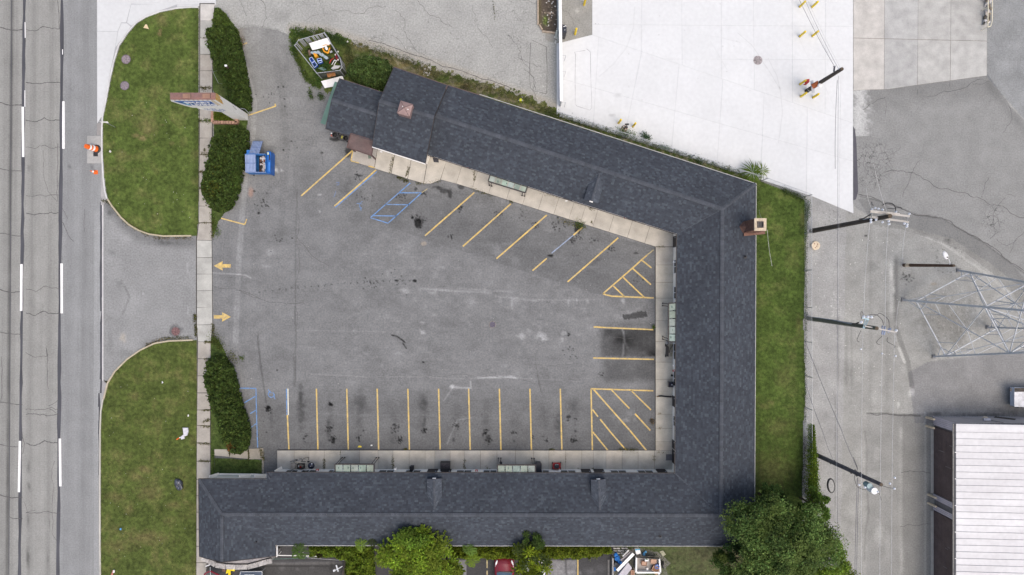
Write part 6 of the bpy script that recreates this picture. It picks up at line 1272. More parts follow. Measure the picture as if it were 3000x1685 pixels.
for pts in ([(2524, 935), (2522, 918), (2525, 913), (2529, 920), (2528, 926)], [(2543, 924), (2555, 921), (2570, 924), (2583, 936), (2589, 952)], [(2556, 928), (2570, 922), (2578, 918), (2590, 925), (2603, 938), (2605, 960)], [(2522, 968), (2515, 985), (2511, 995), (2513, 1000), (2518, 1002)], [(2584, 985), (2575, 994), (2568, 1003), (2572, 1008), (2580, 1011)], [(2601, 988), (2599, 1000), (2612, 1008), (2622, 1014), (2621, 1019)]): curve(t, [W(x, y, 11) for x, y in pts], .018, M_BLACK)
curve(t, [W(2496, 950, 9), W(2505, 949, 9.4), W(2515, 945, 10)], .05, M_BLACK, 'riser_cable'); curve(t, [G(2366, 928, .2), W(2440, 938, 5), W(2500, 950, 9)], .05, mat('conduit', (.28, .32, .38), .5), 'conduit')
for x, y in ((2522, 1023), (2584.5, 1036), (2624, 1043)):
    b = MB(); p = W(x, y, 10.5); b.ellip(p.x, p.y, p.z, .08, .08, .08, 8, 5); o = b.build('marker', mat('porcelain', (.62, .66, .72)), t)
# P4
t, B_, T4 = pole('utility_pole', (2388, 1331), (2582, 1420), 10.8, .20, mat('purple_grey_wood', (.10, .095, .105), .9, .3, 3), 'grey pole with white transformer, lowest of the alley poles')
for x, y in ((2546, 1424), (2549, 1432)):
    pass
b = MB(); p = W(2547, 1430, 8.6); b.cone(p, p+Vector((.02, -.02, .75)), .26, .26, 14); b.build('transformer', mat('transformer_grey', (.62, .64, .66), .4), t)
b = MB(); p = W(2536, 1417, 8.6); b.cone(p, p+Vector((.02, -.02, .6)), .22, .22, 14); b.build('transformer', mat('transformer_teal', (.26, .36, .38), .4), t)
b = MB(); b.bar(W(2530, 1417, 8.6), W(2585, 1429, 9.6), .07, .07); b.bar(W(2515, 1401, 7), W(2513, 1425, 6.8), .07, .06); b.build('crossarm', mat('weathered_arm', (.42, .40, .37)), t)
for x, y in ((2582, 1418), (2620, 1399), (2606, 1416), (2619, 1431), (2570, 1440), (2516, 1420), (2533, 1427)): insul(t, W(x, y, 10), .08, .16)
for pts in ([(2500, 1340), (2508, 1360), (2512, 1372), (2510, 1380)], [(2505, 1390), (2503, 1400), (2507, 1415), (2512, 1426), (2528, 1434), (2541, 1434)], [(2582, 1422), (2600, 1428), (2618, 1431)], [(2570, 1440), (2578, 1450), (2582, 1465)]): curve(t, [W(x, y, 8) for x, y in pts], .02, M_BLACK)
for k in (.30, .62, .70): b = MB(); a = B_.lerp(T4, k); b.box(a.x, a.y, a.z, .5, .14, .12, .5); b.build('bracket', M_BLACK, t)
# coil hanging on the low cable
t = thing('cable_coil', W(2436, 1424, 4.8), 'oval coil of black cable hanging in the air above the alley', 'cable coil'); c = W(2436, 1424, 4.8)
for k in range(3):
    b = MB(); n = 22; P = [c+Vector((math.cos(2*math.pi*i/n)*(.27+.03*k)+math.sin(2*math.pi*i/n)*-.10, math.sin(2*math.pi*i/n)*(.60+.02*k), .1*math.sin(2*math.pi*i/n)-k*.05)) for i in range(n+1)]; b.tube(P, .03, 5); b.build('loop', M_BLACK, t)
WL, WD = mat('aluminium_wire', (.48, .48, .48), .5), mat('dark_wire', (.10, .10, .13), .6)
for a, c_, z0, z1, r, m, lab in (((2333, -20), (2443, 192), 6, 5.5, .016, WD, 'leftmost dark wire of the diagonal bundle on the white concrete'), ((2344, -20), (2446, 196), 6.2, 6, .010, WL, 'second wire of the diagonal bundle on the white concrete'), ((2350, -20), (2457, 203), 6.4, 6.4, .012, WD, 'third wire of the diagonal bundle on the white concrete'), ((2358, -20), (2464, 202), 6.5, 6.5, .010, WL, 'rightmost wire of the diagonal bundle on the white concrete'),
                                 ((2453, 235), (2447, 495), 5, 4.4, .018, WD, 'thick dark cable from the short pole ending in a loop'), ((2456, 222), (2455, 1900), 6.2, 5, .012, WD, 'dark wire running down the alley from the short pole, left one'), ((2464, 212), (2448, 1900), 6.4, 5.4, .010, WL, 'pale wire running down the alley from the short pole'),
                                 ((2549, 650), (2530, 930), 11.6, 11, .016, WL, 'left pale wire between the tallest and the greenish pole'), ((2602, 655), (2594, 960), 11.6, 11.2, .016, WL, 'middle pale wire between the tallest and the greenish pole'), ((2655, 664), (2645, 760), 11.6, 11.4, .016, WL, 'short pale wire end right of the tallest pole'),
                                 ((2528, 965), (2525, 1900), 10.6, 9.8, .014, WL, 'left pale wire below the greenish pole'), ((2586, 978), (2578, 1900), 11, 9.8, .014, WL, 'middle pale wire below the greenish pole'), ((2621, 975), (2612, 1900), 11.2, 9.8, .014, WL, 'right pale wire below the greenish pole'), ((2634, 881), (2625, 1000), 11.6, 11.2, .014, WL, 'short pale wire by the left foot of the lattice tower'),
                                 ((2359, 1000), (2466, 1262), 1.7, 7, .018, WD, 'dark guy wire rising from the east fence, right one'), ((2360, 1122), (2412, 1270), 1.7, 6, .016, WD, 'dark guy wire rising from the east fence, left one'), ((2466, 1262), (2512, 1372), 7, 8, .016, WD, 'dark wire leading down to the lowest pole'), ((2412, 1270), (2442, 1350), 6, 6, .014, WD, 'thin dark wire crossing above the lowest pole'),
                                 ((2512, 1400), (2503, 1900), 7, 6, .018, WD, 'left of the twin dark cables below the lowest pole'), ((2516, 1405), (2510, 1900), 7.2, 6.2, .018, WD, 'right of the twin dark cables below the lowest pole'),
                                 ((2600, 625), (2560, 480), 12, 14, .012, WL, 'faint wire rising from the tallest pole to the upper left'), ((2555, 615), (2538, 550), 12, 13, .012, WL, 'short faint wire at the left end of the crossarms'),
                                 ((2248, 673), (2262, 780), 3.0, .5, .016, WL, 'pale cable from the chimney corner down to the lawn'), ((2224, 615), (2232, 640), .4, 4.6, .012, WL, 'thin pale cable above the chimney')):
    wire((W(*a, z0), W(*c_, z1)), r, m, lab, .15)
# wooden light pole on the gravel
t, B_, T5 = pole('light_pole', (2648, 777), (2795, 778.5), 7.1, .15, mat('brown_pole', (.085, .05, .035), .85, .3, 4), 'brown wooden light pole with white lamp head on the gravel', 'lamp poles')
t['category'] = 'light pole'
b = MB(); a = B_.lerp(T5, .06); b.cone(a, B_.lerp(T5, .14), .158, .156, 12); b.build('band', M_CREAM, t)
b = MB(); b.tube([W(2783, 777, 6.6), W(2783, 768, 6.8), W(2779, 760, 6.9)], .03, 6); b.build('bracket_arm', M_WTRIM, t)
b = MB(); c = W(2770, 748, 6.9); b.ellip(c.x, c.y, c.z, .20, .36, .10, 14, 7, rot=.42); b.build('lamp_head', M_WTRIM, t, smooth=True); b = MB(); c = W(2775, 754, 7.0); b.cone(c, c+Vector((0, 0, .06)), .05, .05, 8); b.build('photocell', M_BLACK, t)
# lattice tower
TB = [(1146, -36.5), (1235, -202.5), (1307, 50.5), (1393, -116.5)]; TC = (1270, -77); HT = 30.0
def leg(i, k): x, y = TB[i]; return Vector(((x*(1-k)+TC[0]*k)/PX, (y*(1-k)+TC[1]*k)/PX, HT*k))
tw = thing('transmission_tower', (1270/PX, -77/PX, 0), 'pale steel lattice transmission tower rising out of the right edge', 'tower')
LV = [.055, .303, .52, .68, .80, .88]
for i in range(4):
    b = MB(); b.bar(leg(i, 0), leg(i, .9), .15, .15, up=(0, 1, 0)); b.build('leg', M_TOWER, tw)
    b = MB(); p = leg(i, 0); b.box(p.x, p.y, .05, .34, .34, .16); b.build('footing', mat('footing', (.2, .2, .2), .9), tw)
for i, j in ((0, 1), (0, 2), (1, 3), (2, 3)):
    for k in LV: b = MB(); b.bar(leg(i, k), leg(j, k), .085, .085); b.build('girt', M_TOWER, tw)
    for k0, k1 in zip(LV[:-1], LV[1:]):
        A, B_, C_, D = leg(i, k0), leg(j, k0), leg(i, k1), leg(j, k1)
        wA, wC = (B_-A).length, (D-C_).length; s = wA/(wA+wC); X_ = A.lerp(D, s)
        b = MB(); b.bar(A, D, .06, .06); b.build('diagonal', M_TOWER, tw); b = MB(); b.bar(B_, C_, .06, .06); b.build('diagonal', M_TOWER, tw)
        b = MB()
        for P_, Q in ((A, C_), (B_, D)):
            b.bar(A.lerp(X_, .5) if P_ is A else B_.lerp(X_, .5), P_.lerp(Q, .30), .035, .035); b.bar(X_, P_.lerp(Q, .5), .04, .04)
            b.bar(A.lerp(X_, .5) if P_ is A else B_.lerp(X_, .5), A.lerp(B_, .25 if P_ is A else .75), .05, .05)
        tag(b.build('redundant_bracing', M_TOWER, tw), kind='stuff')
    b = MB(); A, B_ = leg(i, 0), leg(j, 0); A1, B1 = leg(i, .055), leg(j, .055); m_ = A1.lerp(B1, .16); b.bar(A.lerp(A1, .35), m_, .05, .05); b.bar(m_, leg(i, .10), .05, .05); b.build('knee_brace', M_TOWER, tw); b = MB(); m_ = A1.lerp(B1, .84); b.bar(B_.lerp(B1, .35), m_, .05, .05); b.bar(m_, leg(j, .10), .05, .05); b.build('knee_brace', M_TOWER, tw)
b = MB(); k = LV[1]; b.bar(leg(0, k), leg(3, k), .07, .07); b.bar(leg(1, k), leg(2, k), .07, .07); b.build('plan_bracing', M_TOWER, tw)
# ================================================================= PYLON SIGN
sg = thing('pylon_sign', (-25, 15.6, 0), 'tall white pylon sign with a rusty brown top and blue lettered panel by the sidewalk', 'sign')
YS, YN = 15.30, 15.87
def splate(poly, y0, y1, name, m, tones_=None):      # outline in (x, z), thickness from y0 to y1
    b = MB(); n = len(poly); vs = [(x, y0, z) for x, z in poly]+[(x, y1, z) for x, z in poly]
    fs = [tuple(range(n)), tuple(range(2*n-1, n-1, -1))]+[(i, n+i, n+(i+1) % n, (i+1) % n) for i in range(n)]
    b.raw(vs, fs); return b.build(name, m, sg)
M_SIGN = mat('sign_white', (.66, .655, .62), .6, .06, 1.5, grit=.03)
XE = -24.16
splate([(-27.85, 6.86), (-28.02, 6.35), (-27.55, 5.05), (-27.15, 4.42), (-25.35, 4.30), (-25.35, 0), (XE, 0), (XE, 6.86)][::-1], YS, YN, 'cabinet', M_SIGN)
splate([(-26.95, 4.05), (-26.75, 3.5), (-25.5, 2.80), (-25.36, 2.80), (-25.36, 4.05)][::-1], YS+.05, YN-.05, 'lower_cabinet', M_SIGN)
b = MB(); b.prism([(-27.85, YS), (XE, YS), (XE, YN), (-27.85, YN)], 6.862, 6.90); top = b.build('top_sheet', mat('rusty_sheet', (.23, .115, .085), .75, .22, 1.5, col2=(.17, .11, .11), grit=.1), sg)
for x0 in (-26.82, -25.22): b = MB(); b.box(x0+.33, YS+.30, 6.92, .64, .36, .03); b.build('hatch', mat('hatch_rust', (.27, .16, .115), .75, .2, 2), top)
b = MB()
for x0 in (-26.82, -25.22):
    b.box(x0+.33+.33, YS+.30, 6.92, .03, .38, .05); b.box(x0+.33, YS+.30+.19, 6.915, .66, .02, .04)
b.build('hatch_edge', M_BROWN, top)
b = MB(); b.raw([(XE+.006, YS, 6.86), (XE+.006, YN, 6.86), (XE+.006, YN, 6.35), (XE+.006, YN-.12, 5.9), (XE+.006, YN-.2, 6.1), (XE+.006, YN-.3, 5.6), (XE+.006, YS+.15, 5.5), (XE+.006, YS+.05, 5.3), (XE+.006, YS, 5.7)], [tuple(range(8, -1, -1))])
b.build('rust_streak', mat('rust_yellow', (.50, .27, .05), .8, .3, 6, col2=(.42, .32, .16)), sg)
b = MB(); 
for z in (3.3, 3.0, 2.75): b.box(XE+.01, YS+.33+(z-3)*.15, z, .02, .03, .18)
b.build('scuff', M_BLACK, sg)
b = MB()
for i in range(9): x = -27.6+i*.38; b.raw([(x, YS-.006, 6.84), (x+.16, YS-.006, 6.84), (x+.16, YS-.006, 6.66), (x, YS-.006, 6.66)], [(0, 3, 2, 1)])
b.build('louvre', mat('louvre_tan', (.36, .28, .2), .7), sg)
bl = splate([(-27.72, 6.50), (-24.80, 6.46), (-24.72, 5.10), (-27.12, 5.22)][::-1], YS-.03, YS-.001, 'blue_panel', mat('sign_blue', (.015, .085, .30), .4, .08, 3))
b = MB()
for x in (-24.66, -24.50): b.raw([(x, YS-.008, 6.6), (x+.07, YS-.008, 6.6), (x+.07, YS-.008, 5.2), (x, YS-.008, 5.2)], [(0, 3, 2, 1)])
b.build('edge_stripe', mat('ochre', (.42, .27, .09), .7), sg)
def text(s, x, z, size, m, y, sx_=1.0):
    cu = bpy.data.curves.new('lettering', 'FONT'); cu.body = s; cu.size = size; cu.align_x = 'CENTER'; cu.extrude = .006; cu.offset = .018*size
    o = bpy.data.objects.new('tmp', cu); COL.objects.link(o); dg = bpy.context.evaluated_depsgraph_get(); me = bpy.data.meshes.new_from_object(o.evaluated_get(dg)); bpy.data.objects.remove(o)
    me.transform(Matrix.Translation(Vector((x, y, z))-wloc(sg)) @ Matrix.Rotation(math.radians(90), 4, 'X') @ Matrix.Scale(sx_, 4, Vector((1, 0, 0))))
    q = link(me, 'lettering', m, sg); return q
text('SMART', -25.95, 5.92, .66, M_WTRIM, YS-.045, 1.05); text('LIVING', -25.72, 5.27, .66, M_WTRIM, YS-.045, 1.05)
b = MB(); b.raw([(-27.2, YS-.045, 5.45), (-26.95, YS-.045, 5.98), (-26.85, YS-.045, 5.45)], [(0, 2, 1)]); b.raw([(-27.28, YS-.046, 6.02), (-27.02, YS-.046, 6.30), (-26.86, YS-.046, 6.02)], [(0, 2, 1)]); b.build('emblem', mat('emblem_blue', (.25, .5, .65), .5), sg)
b = MB(); r_ = random.Random(3)
for z, x0, x1 in ((3.86, -26.4, -24.75), (3.58, -26.25, -24.70), (3.30, -25.9, -25.0)):
    x = x0
    while x < x1:
        w_ = r_.uniform(.07, .13); b.box(x, YS-.004 if x > -25.36 else YS+.046, z, w_*.7, .012, .16); x += w_+.035 if r_.random() > .18 else .24
tag(b.build('small_lettering', mat('sign_blue', (.02, .07, .28)), sg), kind='stuff')
b = MB(); b.box(-25.95, YS+.25, 4.18, 1.0, .4, .05); b.build('gap_shadow_board', M_BROWN, sg)
b = MB(); b.tube([(XE+.05, YN+.05, 1.9), (XE+.25, YN+.1, 1.4), (XE+.32, YN-.1, .6), (XE+.2, YN-.3, 0)], .025, 5); b.build('conduit', M_GALV, sg)
# brick planter under the sign
t = thing('brick_planter', G(665, 360), 'low salmon brick planter with ornamental grass at the foot of the pylon sign', 'planter')
cs = [(629, 352), (697, 354), (697, 364), (628, 362)]
for (a, c_, nb) in (((628, 330), (628, 361), 5), ((628, 361), (700, 362.5), 9), ((698, 362), (697, 334), 4)):
    A, C_ = G(*a), G(*c_)
    for i in range(nb):
        b = MB(); p, q = A.lerp(C_, i/nb+.008), A.lerp(C_, (i+1)/nb-.008); f = random.uniform(.85, 1.2); b.bar(p+Vector((0, 0, .22)), q+Vector((0, 0, .22)), .26, .44, (1.45*f, 1.35*f, 1.25*f)); b.build('brick', mat('salmon_brick', (.24, .16, .125), .85, .12, 6, tone=True, grit=.12), t)
b = MB(); b.prism([G(*p) for p in ((632, 322), (694, 330), (694, 358), (632, 357))], 0, .30); b.build('soil', M_SOIL, t)
n = 2600; X = 634+rng.random(n)*56; Y = 330+rng.random(n)*26; leaves('grass', t, np.stack([(X-1500)/PX, (842.5-Y)/PX, .32+rng.random(n)*.35], 1), .085, tones(n, (.13, .17, .02), .5, .3), up=.1, asp=.22)
# ================================================================= DUMPSTER
t = thing('dumpster', G(757, 475), 'blue steel dumpster with one lid flipped open and trash inside', 'dumpster')
def gx(px, z=0): return (px-1500)/PX*((HC-z)/HC)
def gy(py, z=0): return (842.5-py)/PX*((HC-z)/HC)
zt = 1.35; x0, x1, y0, y1 = gx(719, zt), gx(779, zt), gy(505, zt), gy(452, zt); xm = gx(749, zt)
b = MB(); th = .04
b.box((x0+x1)/2, y0+th/2, zt/2+.08, x1-x0, th, zt-.16); b.box((x0+x1)/2, y1-th/2, zt/2+.15, x1-x0, th, zt); b.box(x0+th/2, (y0+y1)/2, zt/2+.08, th, y1-y0-2*th, zt-.16); b.box(x1-th/2, (y0+y1)/2, zt/2+.08, th, y1-y0-2*th, zt-.16); b.box((x0+x1)/2, (y0+y1)/2, .2, x1-x0-.08, y1-y0-.08, .05)
b.build('body', M_BLUEM, t)
b = MB(); b.raw([(x0+.1, y1, zt+.10), (xm-.05, y1, zt+.10), (xm-.05, y1+.42, zt-.2), (x0+.15, y1+.42, zt-.2)], [(0, 1, 2, 3)]); b.box((x0+xm)/2, y1+.2, zt-.3, xm-x0-.1, .40, .3); b.build('rear_slope', mat('bright_blue', (.05, .20, .55), .4, .1), t)
b = MB(); b.prism([(x1+.02, y0-.05), (x1+.36, y0-.10), (x1+.38, y1+.15), (x1+.33, y1+.30), (x1+.02, y1+.30)], .12, 1.18, None, .03); b.build('fork_pocket_side', mat('deep_blue', (.012, .10, .36), .4, .15), t)
b = MB(); b.box(x1+.25, y0+.52, 1.20, .12, .85, .05); b.build('pocket_plate', mat('bright_blue', (.05, .20, .55)), t)
b = MB(); b.box(x1+.27, y1-.25, 1.19, .10, .5, .02); b.build('pocket_opening', M_BLACK, t)
b = MB(); b.box(x1+.14, y1+.10, 1.20, .10, .22, .02); b.build('sticker', mat('pale_yellow', (.6, .6, .3), .6), t)
def lid(x_a, x_b, ya, yb, za, zb, nm='lid'):
    b = MB(); b.raw([(x_a, ya, za), (x_b, ya, za), (x_b, yb, zb), (x_a, yb, zb), (x_a, ya, za-.04), (x_b, ya, za-.04), (x_b, yb, zb-.04), (x_a, yb, zb-.04)], [(0, 1, 2, 3), (7, 6, 5, 4), (0, 4, 5, 1), (1, 5, 6, 2), (2, 6, 7, 3), (3, 7, 4, 0)]); l = b.build(nm, M_BLUEL, t)
    for i in range(7):
        x = x_a+(x_b-x_a)*(i+.6)/7.2
        for k0, k1 in ((.05, .46), (.54, .95)):
            b = MB(); b.bar((x, ya+(yb-ya)*k0, za+(zb-za)*k0+.02), (x, ya+(yb-ya)*k1, za+(zb-za)*k1+.02), .055, .045); b.build('rib', mat('lid_rib', (.27, .34, .50), .6, .1), l)
lid(x0, xm, y0-.02, y1, zt+.01, zt+.12)
lid(gx(747), gx(776), y1+.02, y1+1.35, zt+.08, .55)
b = MB(); b.cone((gx(747), y1+.01, zt+.14), (x1, y1+.01, zt+.10), .03, .03, 6); b.bar((xm, y0, zt), (x1, y0, zt), .07, .06); b.bar((xm, y0, zt), (xm, y1, zt), .05, .06); b.build('rim', M_BLUEL, t)
for i, (dx, c) in enumerate(((.25, 0), (x1-x0+.25, 0))):
    b = MB(); b.cone((x0+dx, y0-.05, .09), (x0+dx+.06, y0-.05, .09), .09, .09, 10); b.build('caster', M_BLACK, t)
b = MB(); b.box((xm+x1)/2, (y0+y1)/2, .55, x1-xm-.06, y1-y0-.1, .1); tag(b.build('dark_fill', M_BLACK, t), kind='stuff')
r_ = random.Random(11)
tr = thing('trash_heap', ((xm+x1)/2, (y0+y1)/2, .6), 'heap of white bags and brown rubbish inside the open half of the dumpster', 'trash')
b = MB()
for i in range(34):
    x, y = r_.uniform(xm+.14, x1-.12), r_.uniform(y0+.15, y1-.15); c = r_.choice(((.55, .52, .52), (.45, .42, .43), (.6, .58, .6), (.14, .07, .05), (.10, .05, .04), (.35, .2, .18), (.05, .04, .04), (.5, .5, .5)))
    b.ellip(x, y, .72+r_.uniform(-.05, .22), r_.uniform(.07, .17), r_.uniform(.06, .14), r_.uniform(.05, .10), 7, 5, .3, c, r_.uniform(0, 3))
tag(b.build('rubbish', M_TONE, tr), kind='stuff')
# ================================================================= ROADSIDE THINGS
t = thing('traffic_barrel', G(284, 437), 'orange and white striped traffic barrel leaning out of its black rubber ring', 'traffic barrel')
b = MB(); b.lathe(0, 0, [(.40, 0), (.40, .05), (.29, .09)], 20); b.build('rubber_ring', M_BLACK, t, local=True)
for z0_, z1_, r0, r1, m in ((.08, .34, .29, .27, M_ORNG), (.34, .50, .27, .26, M_WTRIM), (.50, .64, .255, .245, M_ORNG), (.64, .80, .245, .235, M_WTRIM), (.80, 1.05, .235, .20, M_ORNG)):
    b = MB(); b.cone((-.35*z0_/1.0, .05*z0_, z0_), (-.35*z1_, .05*z1_, z1_), r0, r1, 18); b.build('band', m, t, local=True)
b = MB(); b.bar((-.40, .05, 1.06), (-.28, .04, 1.12), .05, .08); b.build('handle', M_ORNG, t, local=True)
def tcone(px, py, lab, h=.55, fall=None, rz=0):
    t = thing('traffic_cone', G(px, py, 0), lab, 'traffic cone', 'traffic cones', rz)
    b = MB(); R = Matrix.Identity(3)
    if fall is None:
        b.box(0, 0, .015, .36, .36, .03); b.build('base', M_ORNG, t, local=True)
        for a, c_, ra, rb, m in ((.03, .25, .13, .09, M_ORNG), (.25, .40, .09, .065, M_WTRIM), (.40, h, .065, .03, M_ORNG)): b = MB(); b.cone((-.35*a, .1*a, a), (-.35*c_, .1*c_, c_), ra, rb, 14); b.build('band', m, t, local=True)
    else:
        b.box(0, 0, .17, .03, .36, .34); b.build('base', M_ORNG, t, local=True)
        for a, c_, ra, rb, m in ((.03, .28, .13, .09, M_ORNG), (.28, .5, .09, .06, M_WTRIM), (.5, h, .06, .03, M_ORNG)): b = MB(); b.cone((-a, 0, .15-a*.1), (-c_, 0, .15-c_*.1), ra, rb, 14); b.build('band', m, t, local=True)
tcone(281, 505, 'small orange cone standing on the road edge below the barrel')
t = thing('delineator_post', G(535, 1280), 'orange and white marker post lying on the south lawn beside white debris', 'marker post'); b = MB(); b.cone(G(519, 1287, .08), G(527, 1282, .08), .05, .05, 8); b.build('orange_end', M_ORNG, t); b = MB(); b.cone(G(527, 1282, .08), G(537, 1278, .08), .05, .05, 8); b.build('white_end', M_WTRIM, t)
t = thing('debris', G(546, 1265), 'white broken foam debris on the south lawn near the sidewalk', 'debris')
b = MB(); b.prism([G(*p) for p in ((538, 1252), (553, 1252), (555, 1262), (551, 1275), (541, 1278), (540, 1268))], .1, .22, None, .02); b.build('foam_sheet', mat('foam', (.52, .53, .56), .7, .1, 5), t)
b = MB(); b.prism([G(*p) for p in ((530, 1280), (540, 1272), (543, 1284), (534, 1287))], .05, .15); b.build('scrap', mat('foam', (.52, .53, .56)), t)
t = thing('trash_bag', G(526, 1418), 'black crumpled trash bag lying on the south lawn', 'trash bag'); b = MB(); b.ellip(0, 0, .16, .36, .56, .22, 16, 8, .14, None, .35); b.build('bag', mat('bag_plastic', (.035, .04, .055), .3, .3, 6, spec=.7), t, local=True)
for i, (x, y, a) in enumerate(((.05, .2, .4), (-.1, -.05, .9), (.08, -.25, .1), (-.12, .25, 1.2))): b = MB(); b.ellip(x, y, .34, .16, .05, .04, 8, 4, .3, None, a+.6); b.build('fold', mat('bag_fold', (.10, .12, .17), .3, .3, 6, spec=.7), t, local=True)
t = thing('traffic_cone', G(331, 1682), 'faded red and white cone lying at the bottom of the south lawn', 'traffic cone', 'traffic cones'); b = MB(); b.cone(G(328, 1690, .1), G(333, 1670, .08), .12, .05, 10); b.build('body', mat('faded_red', (.45, .18, .15), .7, .1), t); b = MB(); b.cone(G(335, 1676, .1), G(336, 1669, .09), .09, .07, 10); b.build('stripe', M_WTRIM, t)
def litter(name, px, py, poly, h, c, lab, cat='litter', z=.06):
    b = MB(); b.prism([G(px+x, py+y) for x, y in poly], z, z+h, c); o = b.build(name, M_TONE); ground_origin(o); return tag(o, lab, cat)
litter('crumpled_paper', 430, 80, [(-8, 3), (-2, -7), (2, -7), (8, 7), (2, 5)], .06, (.60, .48, .30), 'tan crumpled paper scrap on the upper part of the north lawn')
litter('white_scrap', 324, 444, [(-3, 2), (0, -4), (4, 0), (2, 4)], .06, (.55, .53, .5), 'pale scrap on the left edge of the north lawn, level with the drain pad')
litter('blue_scrap', 355, 1549, [(-2.5, 2), (-1, -3), (3, -2), (2, 3)], .08, (.10, .3, .6), 'tiny blue scrap on the lower south lawn')
litter('white_scrap', 478, 1120, [(-2, 4), (-2, -4), (2, 0)], .05, (.7, .7, .7), 'white paper curl in the middle of the upper south lawn')
litter('yellow_scrap', 1054, 1307, [(-6, 3), (-2, -2), (5, -1), (6, 3)], .05, (.65, .52, .06), 'flattened yellow scrap in the third stall of the bottom row')
litter('white_cup', 1089, 1304, [(-2.4, 1.6), (-2, -1.8), (2.4, -1.6), (2.6, 1.8)], .09, (.75, .75, .72), 'white cup in the third stall of the bottom row')
litter('foil_scrap', 553, 1217, [(-2, 3), (-1, -3), (2, -2), (1, 3)], .05, (.7, .7, .68), 'small white scrap by the sidewalk above the foam debris')
litter('white_can', 1019, 123, [(-2, 2), (-1, -2), (2.4, -1.6), (2, 2)], .10, (.85, .85, .82), 'white can in the weeds upper right of the junk pen')
# street sign seen from above
t = thing('street_sign', G(338, 373), 'thin street sign with a pale plate at the left edge of the north lawn', 'sign'); b = MB(); b.cone(G(338, 373, 0), W(313, 360.5, 2.3), .03, .03, 6); b.build('post', M_GALV, t)
b = MB(); b.raw([W(291, 356, 2.6), W(315, 356, 2.6), W(319, 361, 2.3), W(296, 359, 2.3), W(291, 356, 2.65), W(315, 355.6, 2.65), W(319, 361, 2.35), W(296, 359, 2.35)], [(0, 1, 2, 3), (7, 6, 5, 4), (0, 4, 5, 1), (1, 5, 6, 2), (2, 6, 7, 3), (3, 7, 4, 0)]); b.build('plate', M_WTRIM, t)
t = thing('mailbox_vent', G(662, 195), 'small white topped post standing inside the top hedge', 'post'); b = MB(); p = W(662, 193, 1.9); b.box(p.x, p.y, 1.92, .20, .16, .10); b.build('cap', M_WTRIM, t); b = MB(); b.box(p.x, p.y-.03, .95, .14, .12, 1.9); b.build('post', M_BROWN, t)
litter('white_tube', 652, 429, [(-4, 1), (-3, -2), (4, 0), (4, 3)], .06, (.75, .75, .76), 'white plastic tube lying on top of the middle hedge', z=1.38)
t = thing('fire_hydrant', G(1525, 298), 'small yellow topped hydrant in the verge north of the motel', 'hydrant'); b = MB(); b.lathe(0, 0, [(.12, 0), (.10, .1), (.10, .5), (.13, .55), (.12, .68), (.03, .74)], 12); b.build('body', mat('lime_paint', (.55, .6, .04), .5, .1), t, local=True); b = MB(); b.cone((-.2, 0, .4), (.2, 0, .4), .05, .05, 8); b.build('nozzle', M_GALV, t, local=True); b = MB(); b.tube([(0, -.05, .1), (.06, -.4, .05), (-.04, -.7, .05)], .02, 5); b.build('hose', M_BROWN, t, local=True)
t = thing('concrete_manhole', G(2387, 720), 'round cream concrete lid just right of the east fence', 'concrete lid'); b = MB(); b.lathe(0, 0, [(.40, 0), (.40, .20), (.37, .24)], 22); b.build('lid', mat('cream_concrete', (.58, .49, .36), .85, .12, 4, grit=.1), t, local=True)
for x, y in ((-.12, .16), (.08, -.06), (.14, .12), (-.05, -.2)): b = MB(); b.box(x, y, .243, .12, .07, .008, x*9); b.build('chip', mat('lid_chip', (.20, .10, .07), .8), t, local=True)
# ================================================================= WALKWAY THINGS
def wheelie(px, py, lab, w_=.5, d=.55, h=1.0, rz=0, c=None, z0=0.0):
    t = thing('trash_can', G(px, py, z0), lab, 'trash can', 'black trash cans', rz); b = MB(); b.prism([(-w_*.4, -d*.4), (w_*.4, -d*.4), (w_*.4, d*.4), (-w_*.4, d*.4)], 0, h*.9); b.build('body', c or M_BLACK, t, local=True)
    b = MB(); b.prism([(-w_*.5, -d*.5), (w_*.5, -d*.5), (w_*.5, d*.5), (-w_*.5, d*.5)], h*.9, h, None, .03); b.build('lid', c or M_BLACK, t, local=True); b = MB(); b.cone((-w_*.4, d*.5, h*.93), (w_*.4, d*.5, h*.93), .025, .025, 6); b.build('handle', mat('grey_plastic', (.09, .09, .10), .5), t, local=True); return t
def W2G(px, py, z): v = W(px, py, z); return v.x*PX+1500, 842.5-v.y*PX
for i, (x, y, lab) in enumerate(((981, 395, 'leftmost of three black bins under the small roof edge by the entrance canopy'), (998, 400, 'middle black bin with yellow inside, by the entrance canopy'), (1013, 405, 'rightmost of three black bins, touching the entrance canopy'))):
    gxx, gyy = W2G(x, y, .9); t = thing('trash_can', G(gxx, gyy), lab, 'trash can', 'black trash cans', -.3); b = MB()
    if i == 1:
        b.prism([(-.24, -.2), (.24, -.2), (.24, .2), (-.24, .2)], 0, .7); b.build('body', M_BLACK, t, local=True); b = MB(); b.box(.08, 0, .72, .14, .26, .04); b.build('yellow_bag', mat('dull_yellow', (.35, .33, .06), .6), t, local=True)
    else: b.lathe(0, 0, [(.20, 0), (.26, .85), (.27, .9), (.22, .9), (.18, .6)], 16); b.build('body', M_BLACK, t, local=True)
    b = MB(); n = 16
    for k in range(n): a, c_ = 2*math.pi*k/n, 2*math.pi*(k+1)/n; b.bar((.27*math.cos(a), .25*math.sin(a), .9 if i != 1 else .72), (.27*math.cos(c_), .25*math.sin(c_), .9 if i != 1 else .72), .03, .03)
    b.build('rim', mat('grey_plastic', (.09, .09, .10), .5), t, local=True)
